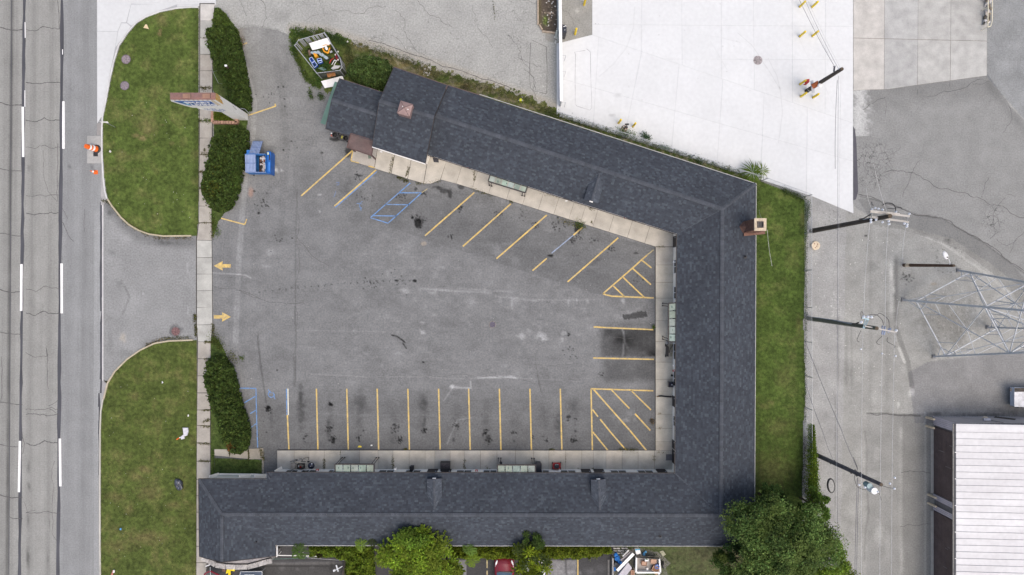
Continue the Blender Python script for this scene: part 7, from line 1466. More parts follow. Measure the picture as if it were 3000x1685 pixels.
gxx, gyy = W2G(971, 393, .5); t = thing('propane_tank', G(gxx, gyy), 'red and white canister left of the three black bins', 'canister'); b = MB(); b.lathe(0, -.08, [(.09, 0), (.10, .4), (.03, .5)], 12); b.build('red_body', mat('light_red', (.50, .09, .06), .5), t, local=True); b = MB(); b.lathe(.0, .10, [(.08, 0), (.08, .5), (.02, .55)], 12); b.build('white_body', M_WTRIM, t, local=True)
litter('door_mat', 1277, 470, [(-9, -7), (8, -4), (9, 7), (-6, 6)], .015, (.045, .045, .055), 'dark door mat where the north walkway begins', 'door mat', .105)
litter('door_mat', 1083, 457, [(-5, -9), (6, -6), (5, 8), (-3, 9)], .015, (.12, .15, .12), 'mottled green mat beside the brown entrance canopy', 'door mat', .105)
litter('door_mat', 1959, 1339, [(-9, -9), (9, -9), (9, 9), (-9, 9)], .015, (.13, .13, .14), 'grey mat in the inner south east corner of the walkway', 'door mat', .105)
# south walkway: bicycle, bins, chair, grills, mower
t = thing('bicycle', G(890, 1345), 'grey bicycle lying on the south walkway left of the first canopy', 'bicycle')
def wheel(c, r, tilt, nm='wheel'):
    n = 18; M = Matrix.Rotation(tilt[0], 3, 'X') @ Matrix.Rotation(tilt[1], 3, 'Y'); P = [c+M @ Vector((math.cos(2*math.pi*i/n)*r, math.sin(2*math.pi*i/n)*r, 0)) for i in range(n+1)]; b = MB(); b.tube(P, .022, 5); o = b.build(nm, M_BLACK, t); b = MB()
    for i in range(0, n, 3): b.tube([c, P[i]], .004, 3)
    b.build('spokes', M_GALV, o); return o
wheel(G(898, 1344, .34), .32, (.9, .5)); wheel(G(863, 1350, .22), .30, (1.25, .1))
b = MB(); P_ = {k: G(x, y, z) for k, (x, y, z) in dict(h1=(898, 1344, .34), h2=(863, 1350, .22), bb=(880, 1348, .3), st=(877, 1341, .75), hd=(893, 1338, .85)).items()}
for a, c_ in (('h2', 'bb'), ('h2', 'st'), ('bb', 'st'), ('st', 'hd'), ('bb', 'hd'), ('hd', 'h1')): b.tube([P_[a], P_[c_]], .022, 6)
b.build('frame', mat('silver', (.45, .44, .44), .35, .1, metal=.5), t); b = MB(); b.tube([G(886, 1335, .95), G(893, 1337, .92), G(896, 1343, .92), G(890, 1346, .9)], .02, 5); b.build('handlebar', M_BLACK, t); b = MB(); b.ellip(P_['st'].x, P_['st'].y, .8, .13, .06, .04, 8, 5); b.build('saddle', M_BLACK, t)
t = thing('chair', G(863, 1361), 'beige plastic chair beside the bicycle on the south walkway', 'chair'); b = MB(); b.box(0, 0, .44, .42, .42, .04); b.build('seat', mat('beige_plastic', (.30, .27, .23), .6), t, local=True); b = MB(); b.box(0, -.2, .68, .42, .04, .45); b.build('backrest', mat('beige_plastic', (.30, .27, .23)), t, local=True)
for x, y in ((-.18, -.18), (.18, -.18), (.18, .18), (-.18, .18)): b = MB(); b.box(x, y, .22, .04, .04, .44); b.build('leg', mat('beige_plastic', (.30, .27, .23)), t, local=True)
t = thing('storage_crate', G(885, 1363), 'black crate holding a red item between the chair and the round grill', 'crate'); b = MB()
for x, y, sx_, sy_ in ((0, .2, .6, .04), (0, -.2, .6, .04), (.28, 0, .04, .36), (-.28, 0, .04, .36)): b.box(x, y, .26, sx_, sy_, .44)
b.box(0, 0, .08, .56, .36, .04); b.build('body', M_BLACK, t, local=True); b = MB(); b.ellip(-.05, -.08, .32, .10, .08, .06, 8, 5); b.build('red_item', M_RED, t, local=True); b = MB(); b.box(-.2, .02, .36, .05, .2, .04); b.build('white_item', M_WTRIM, t, local=True)
def kettle(px, py, lab):
    t = thing('kettle_grill', G(px, py, .11), lab, 'grill', 'black grills on the walkways'); b = MB(); b.lathe(0, 0, [(.12, .55), (.27, .68), (.305, .80), (.305, .84), (.26, .95), (.13, 1.04), (.02, 1.06)], 22); b.build('bowl', mat('gloss_black', (.012, .014, .03), .15, .1, spec=.7), t, local=True, smooth=True)
    for a in (.5, 2.6, 4.7): b = MB(); b.cone((.12*math.cos(a), .12*math.sin(a), .6), (.28*math.cos(a), .28*math.sin(a), 0), .015, .015, 6); b.build('leg', M_GALV, t, local=True)
    b = MB(); b.cone((0, 0, 1.05), (0, 0, 1.10), .03, .03, 8); b.build('handle', M_GALV, t, local=True); b = MB(); b.box(.10, .22, .98, .12, .08, .02); b.build('vent', M_WTRIM, t, local=True)
x_, y_ = W2G(912, 1364.5, .9); kettle(x_, y_, 'round black kettle grill left of the first canopy on the south walkway')
for x, y, lab in ((905, 1351, 'dark caster shoe above the round grill'),): litter('black_shoe', x, y, [(-3, 2), (-3, -2), (3, -1.5), (3, 2)], .08, (.03, .03, .03), 'small black object above the round grill', 'object', .11)
t = thing('box_grill', W(1304, 1368, .8)-Vector((0, 0, .8)), 'square black speckled grill beside a door on the south walkway', 'grill'); b = MB(); b.prism([(-.44, -.40), (.44, -.40), (.44, .40), (-.44, .40)], .3, .8, None, .04); b.build('body', M_BLACK, t, local=True); b = MB(); b.box(0, .12, .81, .80, .42, .02); b.build('grate', mat('speckled_dark', (.05, .045, .05), .4, .8, 18, grit=.6, gscale=14), t, local=True)
for x, y in ((-.38, -.34), (.38, -.34), (.38, .34), (-.38, .34)): b = MB(); b.box(x, y, .2, .05, .05, .25); b.build('leg', M_BLACK, t, local=True)
t = wheelie(1209, 1367, 'small square black bin under a window on the south walkway', .38, .38, .55, 0, None, .11)
t = wheelie(1576, 1361, 'dark wheeled bin at the right end of the second south canopy', .58, .78, 1.0, 0, mat('charcoal_plastic', (.035, .036, .045), .5, .1), .11)
t = thing('lawn_mower', G(1630, 1362, .11), 'red lawn mower with grey engine cover on the south walkway', 'lawn mower'); b = MB(); b.prism([(-.38, -.22), (-.30, -.32), (.28, -.32), (.38, -.22), (.38, .22), (.25, .28), (-.28, .28), (-.38, .2)], .12, .30, None, .04); b.build('deck', mat('mower_red', (.33, .015, .02), .3, .1, spec=.6), t, local=True); b = MB(); b.lathe(0, 0, [(.22, .3), (.23, .42), (.16, .52), (.02, .54)], 14); b.build('engine', mat('charcoal_plastic', (.035, .036, .045)), t, local=True)
for x, y in ((-.38, .24), (.38, .24), (-.38, -.26), (.38, -.26)): b = MB(); b.cone((x-.03, y, .1), (x+.03, y, .1), .10, .10, 12); b.build('wheel', M_BLACK, t, local=True)
b = MB(); b.tube([(-.25, -.3, .3), (-.2, -.62, .8), (.2, -.62, .8), (.25, -.3, .3)], .016, 5); b.build('handle', M_GALV, t, local=True); b = MB(); b.box(0, .16, .48, .25, .05, .03); b.build('badge', M_WTRIM, t, local=True)
t = thing('patio_stand', G(1466, 1350, .11), 'dark thin stand with round head at the left end of the second south canopy', 'stand'); b = MB(); b.cone((0, 0, 0), (.06, .1, 1.1), .03, .02, 6); b.build('pole', M_BLACK, t, local=True); b = MB(); b.ellip(.06, .12, 1.1, .14, .14, .08, 10, 5); b.build('head', M_BLACK, t, local=True)
# east walkway
t = thing('floor_scooter', G(1955, 1026, .11), 'black folded scooter and pads against the east wall below the canopy', 'scooter'); b = MB(); b.prism([(-.20, -.5), (.0, -.55), (.04, .35), (-.14, .5)], .08, .42, None, .05); b.build('body', M_BLACK, t, local=True); b = MB(); b.ellip(-.12, .72, .55, .14, .16, .1, 10, 5, .15); b.build('head_cover', mat('grey_cloth', (.30, .30, .31), .8), t, local=True)
for y in (-.5, .45): b = MB(); b.cone((-.24, y, .12), (-.16, y, .12), .12, .12, 12); b.build('wheel', M_BLACK, t, local=True)
b = MB(); b.tube([(-.12, .45, .3), (-.14, .62, .8), (-.05, 1.3, .85)], .03, 6); b.build('handlebar', M_BLACK, t, local=True)
t = thing('folding_chair', G(1963, 1020, .11), 'khaki folding chair frame tucked behind the black scooter', 'chair'); b = MB(); b.box(0, .15, .42, .26, .5, .05); b.build('seat', mat('khaki', (.24, .23, .17), .8), t, local=True); b = MB(); b.tube([(-.12, -.4, .1), (-.1, .0, .5), (.1, .4, .6), (.12, -.3, .1)], .025, 5); b.build('frame', M_BLACK, t, local=True); b = MB(); b.box(.02, -.55, .3, .14, .35, .04); b.build('footrest', mat('khaki', (.24, .23, .17)), t, local=True)
x_, y_ = W2G(1965.5, 1127, .7); t = thing('camp_stove_box', G(x_, y_, .11), 'small glossy black box grill against the east wall', 'grill', 'black grills on the walkways'); b = MB(); b.prism([(-.20, -.24), (.22, -.24), (.22, .24), (-.20, .24)], .2, .65, None, .05); b.build('body', mat('gloss_black', (.012, .014, .03)), t, local=True); b = MB(); b.cone((.08, 0, .64), (.08, 0, .68), .06, .06, 10); b.build('dial', M_GALV, t, local=True)
for x, y in ((-.15, -.2), (.17, -.2), (.17, .2), (-.15, .2)): b = MB(); b.box(x, y, .1, .04, .04, .2); b.build('leg', M_BLACK, t, local=True)
t = thing('string_trimmer', G(1947, 1161, .11), 'long black garden tool lying across the east walkway', 'garden tool'); b = MB(); b.tube([G(1966, 1162, .18), G(1950, 1161, .20), G(1935, 1159, .22), G(1928, 1160, .2)], .07, 8); b.build('body', M_BLACK, t); b = MB(); b.cone(G(1929, 1160, .18), G(1924, 1162, .16), .05, .05, 8); b.build('tip', mat('rust', (.20, .11, .05)), t)
litter('black_boot', 1967, 1099, [(-3, 3), (-2, -3), (3, -2), (3, 3)], .15, (.03, .03, .03), 'small black object against the east wall above the box grill', 'object', .11)
# ================================================================= JUNK PEN
pen = [(881, 153), (893, 137), (966, 117), (1010, 190), (1016, 215), (1010, 224), (944, 232)]
pn = thing('pen_fence', G(950, 180), 'silver slatted chain link pen full of junk in the weeds left of the small roof', 'fence')
H_ = 1.75
for a, c_ in zip(pen, pen[1:]+pen[:1]):
    A, C_ = G(*a), G(*c_); L = (C_-A).length; z = Vector((0, 0, 1)); b = MB(); b.cone(A+z*H_, C_+z*H_, .03, .03, 6); b.build('top_rail', M_GALV, pn); b = MB(); b.cone(A, A+z*(H_+.06), .04, .04, 8); b.build('post', M_GALV, pn)
    dark = a in ((1016, 215), (1010, 224)); ns = int(L/.11)
    for i in range(ns):
        p = A.lerp(C_, (i+.5)/ns); d = (C_-A).normalized(); b = MB(); hh = H_-.05+random.uniform(-.04, .08)
        if not dark and random.random() < .35: continue
        b.box(p.x, p.y, hh/2+.03, .075, .012, hh, math.atan2(d.y, d.x)); b.build('slat', mat('dark_slat', (.06, .06, .065), .6, .3) if dark else mat('silver_slat', (.42, .43, .45), .5, .2), pn)
def jbox(name, pts, z0, z1, m, lab, cat, ch=.015):
    t_ = MB(); P_ = [W(*p, z1) for p in pts]; t_.prism(P_, z0, z1, None, ch); o = t_.build(name, m); ground_origin(o); return tag(o, lab, cat)
jbox('white_board', [(905, 127), (962, 109), (970, 128), (946, 139), (915, 147)], .95, 1.0, M_WTRIM, 'large white board lying across the upper part of the junk pen', 'board')
jbox('white_door', [(940, 238), (1003, 222), (1007, 232), (996, 250), (951, 258)], .5, .55, M_WTRIM, 'white door panel lying between the junk pen and the small roof', 'door')
jbox('rusty_panel', [(956, 213), (980, 207), (984, 222), (960, 227)], 1.2, 1.26, mat('rusty_orange2', (.32, .13, .03), .8, .4, 4, col2=(.12, .08, .06)), 'rusty orange metal panel hung outside the pen', 'panel')
jbox('orange_case', [(917, 156), (925, 153), (931, 164), (922, 168)], .4, .8, mat('amber', (.65, .29, .02), .5, .1), 'amber plastic case in the middle of the junk pen', 'case')
for i, (pts, lab) in enumerate((([(906, 172), (914, 168), (930, 191), (921, 199)], 'long dark blue crate at the left side of the junk pen'), ([(929, 173), (941, 171), (944, 182), (933, 186)], 'small bright blue bin in the junk pen'))):
    t = thing('blue_crate', W(sum(p[0] for p in pts)/4, sum(p[1] for p in pts)/4, .3), lab, 'crate'); b = MB(); P_ = [W(*p, .6) for p in pts]
    for k in range(4): b.bar(Vector((P_[k].x, P_[k].y, .45)), Vector((P_[(k+1) % 4].x, P_[(k+1) % 4].y, .45)), .04, .36)
    b.prism(P_, .22, .26); b.build('body', mat('crate_blue', (.02, .08, .42) if i == 0 else (.05, .25, .62), .4, .1), t); b = MB(); a, c_ = P_[1].lerp(P_[2], .5), P_[0].lerp(P_[3], .5); b.bar(Vector((a.x, a.y, .62)), Vector((c_.x, c_.y, .62)), .08, .04); b.build('divider', mat('pale_blue', (.4, .5, .75), .5), t)
    b = MB()
    for k in range(4): b.bar(Vector((P_[k].x, P_[k].y, .64)), Vector((P_[(k+1) % 4].x, P_[(k+1) % 4].y, .64)), .05, .02)
    b.build('rim', mat('pale_blue', (.4, .5, .75)), t)
t = thing('tarp', W(933, 157, .8), 'crumpled pale blue tarp in the middle of the junk pen', 'tarp'); b = MB(); r_ = random.Random(4)
for i in range(9): k = i/8; p = W(914+k*42, 148+abs(k-.45)*14+k*14, .7); b.ellip(p.x, p.y, .62+r_.uniform(0, .2), r_.uniform(.14, .26), r_.uniform(.08, .16), .10, 9, 5, .25, None, r_.uniform(-.9, .2))
b.build('folds', mat('tarp_blue', (.34, .42, .47), .5, .25, 5), t)
t = thing('child_tricycle', W(955, 145, .8), 'yellow and white ride-on toy in the upper right of the junk pen', 'toy'); b = MB(); P_ = [W(945, 141, .8), W(950, 151, .7), W(961, 156, .7), W(966, 140, .8)]; b.tube(P_, .07, 7); b.build('yellow_frame', mat('amber', (.65, .29, .02)), t); b = MB(); p = W(956, 141, .9); b.ellip(p.x, p.y, .9, .13, .22, .10, 10, 5, 0, None, .3); b.build('white_seat', M_WTRIM, t); b = MB(); b.tube([W(945, 134, 1), W(955, 131, 1.05), W(967, 135, 1)], .025, 5); b.build('handlebar', mat('amber', (.65, .29, .02)), t)
for x, y in ((948, 150), (963, 148)): b = MB(); p = W(x, y, .4); b.cone(p, p+Vector((.06, .02, 0)), .13, .13, 12); b.build('wheel', M_BLACK, t)
t = thing('white_chair', W(978, 196, .6), 'white broken plastic chair at the lower right of the junk pen', 'chair'); b = MB(); b.prism([W(969, 200, .6), (W(979, 191, .6)), W(999, 192, .6), W(990, 200, .6), W(975, 204, .6)], .5, .56); b.build('seat', mat('light_plastic', (.5, .5, .5), .6), t); b = MB(); b.tube([W(972, 190, .7), W(980, 176, .8), W(986, 178, .8), W(978, 192, .6)], .03, 5); b.build('backrest', M_WTRIM, t)
for x, y in ((972, 201), (995, 193)): b = MB(); p = W(x, y, .5); b.cone((p.x, p.y, 0), p, .02, .02, 6); b.build('leg', M_WTRIM, t)
t = thing('red_cart', W(984, 168, .6), 'dark red cart with white tips along the right side of the junk pen', 'cart'); b = MB(); b.prism([W(979, 158, .6), W(985, 157, .6), W(991, 172, .6), W(986, 176, .6)], .2, .6, None, .03); b.build('body', mat('dark_red', (.18, .012, .02), .4, .1), t)
for x, y in ((982, 160), (990, 175), (990, 151)): b = MB(); p = W(x, y, .7); b.ellip(p.x, p.y, .66, .06, .09, .05, 8, 5); b.build('tip', M_WTRIM, t)
for x, y in ((980, 170), (992, 166)): b = MB(); p = W(x, y, .2); b.cone(p, p+Vector((.06, .02, 0)), .12, .12, 12); b.build('wheel', M_BLACK, t)
t = thing('wheel_stack', W(960, 173, .4), 'pile of black wheels and a red handle in the centre of the junk pen', 'wheels'); r_ = random.Random(9)
for x, y in ((957, 172), (964, 170), (970, 178), (975, 150), (983, 146), (972, 141), (994, 180), (1000, 186), (996, 172)):
    b = MB(); p = W(x, y, .4); n = 12; rr = r_.uniform(.13, .2); q = [p+Vector((rr*math.cos(2*math.pi*i/n), rr*math.sin(2*math.pi*i/n)*.8, r_.uniform(-.02, .02)+.06*math.cos(2*math.pi*i/n))) for i in range(n)]; b.tube(q+[q[0]], .035, 5); b.build('wheel', M_BLACK, t)
b = MB(); b.tube([W(965, 186, .6), W(970, 176, .6), W(978, 170, .6)], .04, 6); b.build('red_handle', M_RED, t); b = MB(); b.box(*W(970, 152, .6), .22, .16, .06, .5); b.build('grey_frame', M_GALV, t)
jbox('brown_box', [(902, 148), (908, 145), (912, 160), (905, 163)], .1, .4, mat('cardboard_dull', (.16, .11, .085), .8, .2), 'dull brown box at the left of the junk pen', 'box')
jbox('glass_sheet', [(930, 200), (945, 196), (957, 203), (948, 208)], .3, .33, mat('green_glass', (.12, .2, .16), .2, .2, spec=.7), 'green tinted sheet near the lower left of the junk pen', 'sheet')
# ================================================================= SOUTH SIDE THINGS
t = thing('rail_fence', G(910, 1626), 'thin white rail running along the sunken strip south of the motel', 'fence'); b = MB(); b.bar(W(812, 1627, 1.0), W(1012, 1631, 1.0), .06, .06); b.build('rail', M_WTRIM, t); b = MB(); b.bar(W(811.5, 1610, 1.0), W(811, 1632, 1.0), .07, .07); b.build('end_rail', M_WTRIM, t)
for x in (813, 880, 945, 1010): b = MB(); p = W(x, 1628, 1.0); b.box(p.x, p.y, .5, .05, .05, 1.0); b.build('post', M_WTRIM, t)
wire((W(798, 1638, 2.2), W(900, 1634, 2.0)), .015, mat('green_hose', (.12, .25, .2), .5), 'thin pale green cord from the bay coping to the sapling', -.05, 'cord', 'cords south of the motel'); wire((W(900, 1634, 2.0), W(1008, 1642, 1.6)), .015, WL, 'thin grey cord from the sapling towards the dark board', -.05, 'cord', 'cords south of the motel')
b = MB(); b.bar(W(1014, 1638, .5), W(1002, 1700, .5), .22, .10); tag(ground_origin(b.build('dark_timber', M_WOOD)), 'dark timber beam standing between the toy plane and the ivy', 'timber')
t = thing('toy_glider', W(988, 1668, .6), 'white foam toy aeroplane lying left of the dark timber beam', 'toy'); b = MB(); b.tube([W(977, 1672, .5), W(988, 1668, .5), W(1003, 1659, .55)], .045, 6); b.build('fuselage', mat('foam_white', (.6, .63, .66), .6), t); b = MB(); b.bar(W(985, 1656, .55), W(991, 1675, .55), .12, .03); b.build('wing', mat('foam_white', (.6, .63, .66)), t); b = MB(); b.prism([W(975, 1671, .5), W(980, 1668, .5), W(983, 1673, .5), W(977, 1676, .5)], .45, .5); b.build('tail', mat('foam_white', (.6, .63, .66)), t)
litter('white_bucket', 1048, 1683, [(-5, 3), (-4, -4), (4, -5), (5, 3)], .35, (.8, .8, .78), 'white bucket at the bottom edge below the ivy', 'bucket', .02)
t = thing('metal_hoop', W(1054, 1673, .6), 'small pale metal hoop above the white bucket', 'hoop'); b = MB(); b.tube([W(1054+5*math.cos(a/3), 1673-5*math.sin(a/3), .6) for a in range(0, 16)], .03, 5); b.build('ring', M_GALV, t)
t = thing('yellow_stand', G(680, 1672), 'bright yellow folded metal stand below the stone bay', 'stand'); b = MB(); b.raw([W(667, 1660, 1.0), W(693, 1662, 1.2), W(686, 1674, .9), W(676, 1672, .8), W(676, 1700, .4), W(669, 1700, .4), W(669, 1679, .7), W(661, 1681, .6)], [(0, 7, 6, 5, 4, 3, 2, 1)]); b.build('sheet', mat('bright_yellow', (.75, .60, .02), .5, .08), t); b = MB(); b.bar(W(676, 1662, 1.1), W(673, 1695, .6), .05, .05); b.build('rib', M_BYEL, t)
t = thing('patio_heater', G(640, 1690), 'red rimmed glass roof or hood edge at the bottom left corner of the lot', 'vehicle'); t.name = 'red_hood'; t['label'] = 'dark red metal frame with glass at the bottom edge below the stone bay'; t['category'] = 'frame'
b = MB(); b.tube([W(596, 1690, 1.2), W(601, 1680, 1.3), W(616, 1673, 1.4), W(642, 1685, 1.3), W(655, 1700, 1.2)], .07, 7); b.build('rim', M_CARR, t); b = MB(); b.prism([W(600, 1700, 1.1), W(602, 1683, 1.1), W(616, 1677, 1.1), W(640, 1688, 1.1), W(650, 1700, 1.1)], 1.0, 1.1); b.build('pane', mat('dull_glass', (.08, .09, .085), .2, .2, 3), t); b = MB(); b.bar(W(616, 1662, 1.5), W(617, 1700, 1.3), .04, .04); b.build('mullion', M_GALV, t)
t = thing('glass_table', G(735, 1682), 'glass topped table with a pale rim at the bottom edge of the photo', 'table'); b = MB(); P_ = [W(705, 1675, .75), W(768, 1674, .75), W(768, 1712, .75), W(697, 1712, .75)]; b.prism(P_, .70, .74); b.build('glass_top', mat('table_glass', (.045, .065, .10), .12, .3, 3, spec=.7), t); b = MB()
for k in range(4): b.bar(P_[k], P_[(k+1) % 4], .05, .05)
b.bar(W(716, 1683, .8), W(745, 1683, .8), .04, .03); b.build('rim', M_GALV, t)
for p in P_: b = MB(); b.cone((p.x, p.y, 0), (p.x, p.y, .7), .03, .03, 6); b.build('leg', M_GALV, t)
b = MB(); b.cone(W(603, 1659, 1.3), W(618, 1653, 1.5), .05, .05, 7); tag(ground_origin(b.build('white_tube_light', M_WTRIM)), 'white tube sticking out below the left end of the stone bay', 'tube')
litter('brown_pot', 659, 1668, [(-5, 4), (-5, -3), (0, -5), (5, -2), (4, 5)], .2, (.16, .10, .08), 'brown round pot left of the yellow stand', 'pot', .02)
# cars, modelled nose up
def car(px, py, paint, lab, glass, nm='parked_car'):
    t = thing(nm, G(px, py), lab, 'car', 'cars parked south of the motel'); Wd, L = 1.80, 4.5
    st = [(0, .25, .55, .62), (-.10, .22, .70, .80), (-.55, .2, .84, .88), (-1.25, .2, .95, .90), (-1.95, .2, 1.38, .74), (-3.1, .2, 1.42, .72), (-3.8, .2, 1.10, .84), (-4.35, .22, .95, .84), (-4.5, .3, .7, .74)]
    vs, n = [], 0
    for y, z0_, z1_, hw in st:
        k = hw/.9; vs += [(-.82*min(1, hw+.15), y, z0_), (-.90*min(1, (hw+.18)), y, .62), (-hw*.98, y, z1_-.10), (-hw*.80, y, z1_), (0, y, z1_+.03), (hw*.80, y, z1_), (hw*.98, y, z1_-.10), (.90*min(1, hw+.18), y, .62), (.82*min(1, hw+.15), y, z0_)]
    m = 9; fs = []
    for i in range(len(st)-1):
        for j in range(m-1): fs.append((i*m+j, i*m+j+1, (i+1)*m+j+1, (i+1)*m+j))
        fs.append((i*m+m-1, i*m, (i+1)*m, (i+1)*m+m-1))
    fs.append(tuple(range(m-1, -1, -1))); fs.append(tuple((len(st)-1)*m+j for j in range(m)))
    b = MB(); b.raw(vs, fs); b.build('body', paint, t, local=True, smooth=True)
    b = MB(); b.raw([(-.70, -1.22, .985), (-.35, -1.14, 1.0), (.35, -1.14, 1.0), (.70, -1.22, .985), (.58, -1.92, 1.405), (-.58, -1.92, 1.405)], [(0, 5, 4, 3, 2, 1)]); b.build('windshield', glass, t, local=True)
    b = MB(); b.bar((-.62, -1.17, .99), (.62, -1.17, .99), .10, .03); b.build('cowl', M_BLACK, t, local=True)
    for s in (-1, 1):
        b = MB(); b.raw([(s*.62, -.22, .80), (s*.80, -.50, .80), (s*.84, -.80, .84), (s*.70, -.40, .86)], [(0, 1, 2, 3)] if s > 0 else [(3, 2, 1, 0)]); b.ellip(s*.72, -.38, .80, .08, .26, .06, 8, 5, 0, None, s*.35); b.build('headlight', mat('headlamp', (.75, .76, .78), .15, .05, spec=.7), t, local=True)
        b = MB(); b.ellip(s*1.0, -1.55, .95, .12, .07, .07, 8, 5); b.build('mirror', paint, t, local=True)
        b = MB(); b.raw([(s*.60, -1.98, 1.42), (s*.60, -3.0, 1.44), (s*.74, -2.9, 1.36), (s*.76, -1.7, 1.15)], [(0, 1, 2, 3)]); b.build('side_window', M_GLASS, t, local=True)
        for y in (-.85, -3.6): b = MB(); b.cone((s*.70, y, .32), (s*.90, y, .32), .32, .32, 16); b.build('wheel', M_BLACK, t, local=True)
        b = MB(); b.bar((s*.50, -.15, .80), (s*.66, -1.1, .965), .015, .015); b.build('hood_seam', M_BLACK, t, local=True)
car(1478, 1626, M_CARR, 'dark red car parked nose up under the ivy', mat('blue_glass', (.07, .12, .17), .15, .1, spec=.7)); car(1568, 1627, M_CARW, 'white car half hidden by the bright tree right of the red car', mat('teal_glass', (.03, .09, .085), .15, .1, spec=.7))
# junk pile and trailer
t = thing('utility_trailer', G(1900, 1652), 'white railed utility trailer holding cardboard boxes below the back wall', 'trailer'); zt = .8; Q = [W(1864, 1632, zt), W(1931, 1636, zt), W(1934, 1676, zt), W(1863, 1676, zt)]
b = MB(); b.prism(Q, .45, .52); b.build('bed', mat('plywood_grey', (.30, .275, .255), .8, .12, 4), t)
for k, (i, j) in enumerate(((0, 3), (3, 2), (1, 2), (0, 1))): b = MB(); b.bar(Q[i], Q[j], .13 if k < 3 else .05, .3); b.build('side_rail', M_WTRIM if k < 3 else M_BLACK, t)
for s in (0, 1): b = MB(); p = Q[3*s] if s == 0 else Q[1]; p = W(1858 if s == 0 else 1940, 1655, .35); b.cone((p.x, p.y, .3), (p.x+.15, p.y, .3), .3, .3, 14); b.build('wheel', M_BLACK, t)
CB = mat('cardboard', (.42, .27, .19), .8, .1, 5)
def cbox(x, y, sx_, sy_, h, rz, lab, m=None, z=.52, opn=True):
    p = W(x, y, z+h); t = thing('cardboard_box', (p.x, p.y, z), lab, 'box', 'cardboard boxes'); b = MB(); b.box(0, 0, h/2, sx_, sy_, h, rz); b.build('carton', m or CB, t, local=True)
    b = MB(); co, si = math.cos(rz), math.sin(rz)
    for a, c_ in (((-sx_/2, -sy_/2), (sx_/2, -sy_/2)), ((sx_/2, -sy_/2), (sx_/2, sy_/2)), ((sx_/2, sy_/2), (-sx_/2, sy_/2)), ((-sx_/2, sy_/2), (-sx_/2, -sy_/2))): b.bar((a[0]*co-a[1]*si, a[0]*si+a[1]*co, h+.01), (c_[0]*co-c_[1]*si, c_[0]*si+c_[1]*co, h+.01), .05, .02)
    b.build('flap', mat('cardboard_dark', (.16, .08, .05), .8) if opn else CB, t, local=True)
cbox(1887, 1651, .44, .36, .25, -.15, 'open cardboard box with dark edges in the middle of the trailer'); cbox(1915, 1646, .48, .38, .3, -.1, 'plain cardboard box at the upper right of the trailer', opn=False)
cbox(1921, 1668, .6, .45, .35, -.45, 'brown box hanging over the lower right corner of the trailer', mat('brown_box', (.15, .075, .035), .7, .2), z=.55, opn=False); cbox(1919, 1677, .5, .2, .3, -.5, 'tan box below the brown box at the trailer corner', mat('tan_box', (.42, .26, .11), .7), z=.5, opn=False)
cbox(1853.5, 1680, .28, .55, .5, 0, 'narrow wooden crate standing left of the trailer', mat('crate_wood', (.26, .14, .09), .8, .3, 4), z=.04, opn=False)
t = thing('foam_cooler', W(1895, 1640, .8), 'white and green cooler at the top of the trailer', 'cooler'); b = MB(); b.prism([W(1889, 1637, .85), W(1899, 1635, .85), W(1901, 1644, .85), W(1890, 1646, .85)], .52, .85, None, .03); b.build('body', M_WTRIM, t); b = MB(); b.ellip(*W(1895, 1638, .88), .12, .10, .04, 8, 4, .3); b.build('greens', mat('dark_green', (.05, .09, .04), .7), t)
t = thing('white_bottle_bag', W(1897, 1668, .7), 'small white bag near the lower rail inside the trailer', 'bag'); b = MB(); b.ellip(*W(1896, 1667, .62), .12, .16, .12, 9, 5, .2); b.build('bag', M_WTRIM, t)
t = thing('blue_drum', W(1925, 1660, .9), 'shiny blue bucket on the right rail of the trailer', 'bucket'); b = MB(); p = W(1925, 1660, .9); b.lathe(p.x, p.y, [(.18, 0), (.22, .35), (.17, .36), (.15, .2)], 14, z0=.6); b.build('body', mat('crate_blue2', (.02, .12, .45), .3, .1, spec=.6), t); b = MB(); b.tube([p+Vector((.22*math.cos(a), .22*math.sin(a), .06)) for a in (0, .6, 1.2, 1.8, 2.4, 3.1)], .012, 4); b.build('handle', M_BLACK, t)
b = MB(); b.box(*W(1929, 1675, .5), .14, .3, .5); tag(ground_origin(b.build('white_jug', M_WTRIM)), 'small white jug at the lower right trailer corner', 'jug')
t = thing('paint_bucket', G(1870, 1618), 'white bucket with a blue lid rim above the trailer', 'bucket'); b = MB(); b.prism([W(1861, 1612, .6), W(1875, 1611, .6), W(1878, 1622, .6), W(1864, 1626, .6)], 0, .6, None, .03); b.build('body', M_WTRIM, t); b = MB(); b.bar(W(1861, 1611, .62), W(1875, 1610, .62), .10, .06); b.build('rim', mat('cyan', (.08, .32, .5), .5), t)
jbox('grey_pail', [(1874, 1624), (1880, 1622), (1881, 1629), (1876, 1630)], 0, .4, mat('pail_grey', (.22, .22, .2), .6), 'small grey pail just above the trailer', 'pail')
t = thing('blue_plastic_sheet', W(1888, 1620, .3), 'crumpled light blue plastic right of the white bucket', 'plastic sheet'); b = MB(); b.ellip(*W(1887, 1624, .2), .12, .18, .1, 9, 5, .35); b.ellip(*W(1891, 1617, .2), .09, .12, .08, 9, 5, .3); b.build('fold', mat('sheet_blue', (.10, .32, .58), .4, .2, 6), t)
t = thing('blue_tarp', W(1808, 1635, .5), 'blue tarp crumpled at the top left of the junk pile', 'tarp'); b = MB(); r_ = random.Random(6)
for x, y in ((1803, 1624), (1808, 1630), (1806, 1637), (1812, 1641), (1816, 1648), (1810, 1634), (1801, 1660), (1799, 1668)): p = W(x, y, .4); b.ellip(p.x, p.y, .4+r_.uniform(0, .1), r_.uniform(.12, .24), r_.uniform(.12, .2), .12, 9, 5, .35, None, r_.uniform(0, 3))
b.build('folds', mat('tarp_strong', (.02, .14, .42), .4, .3, 6), t)
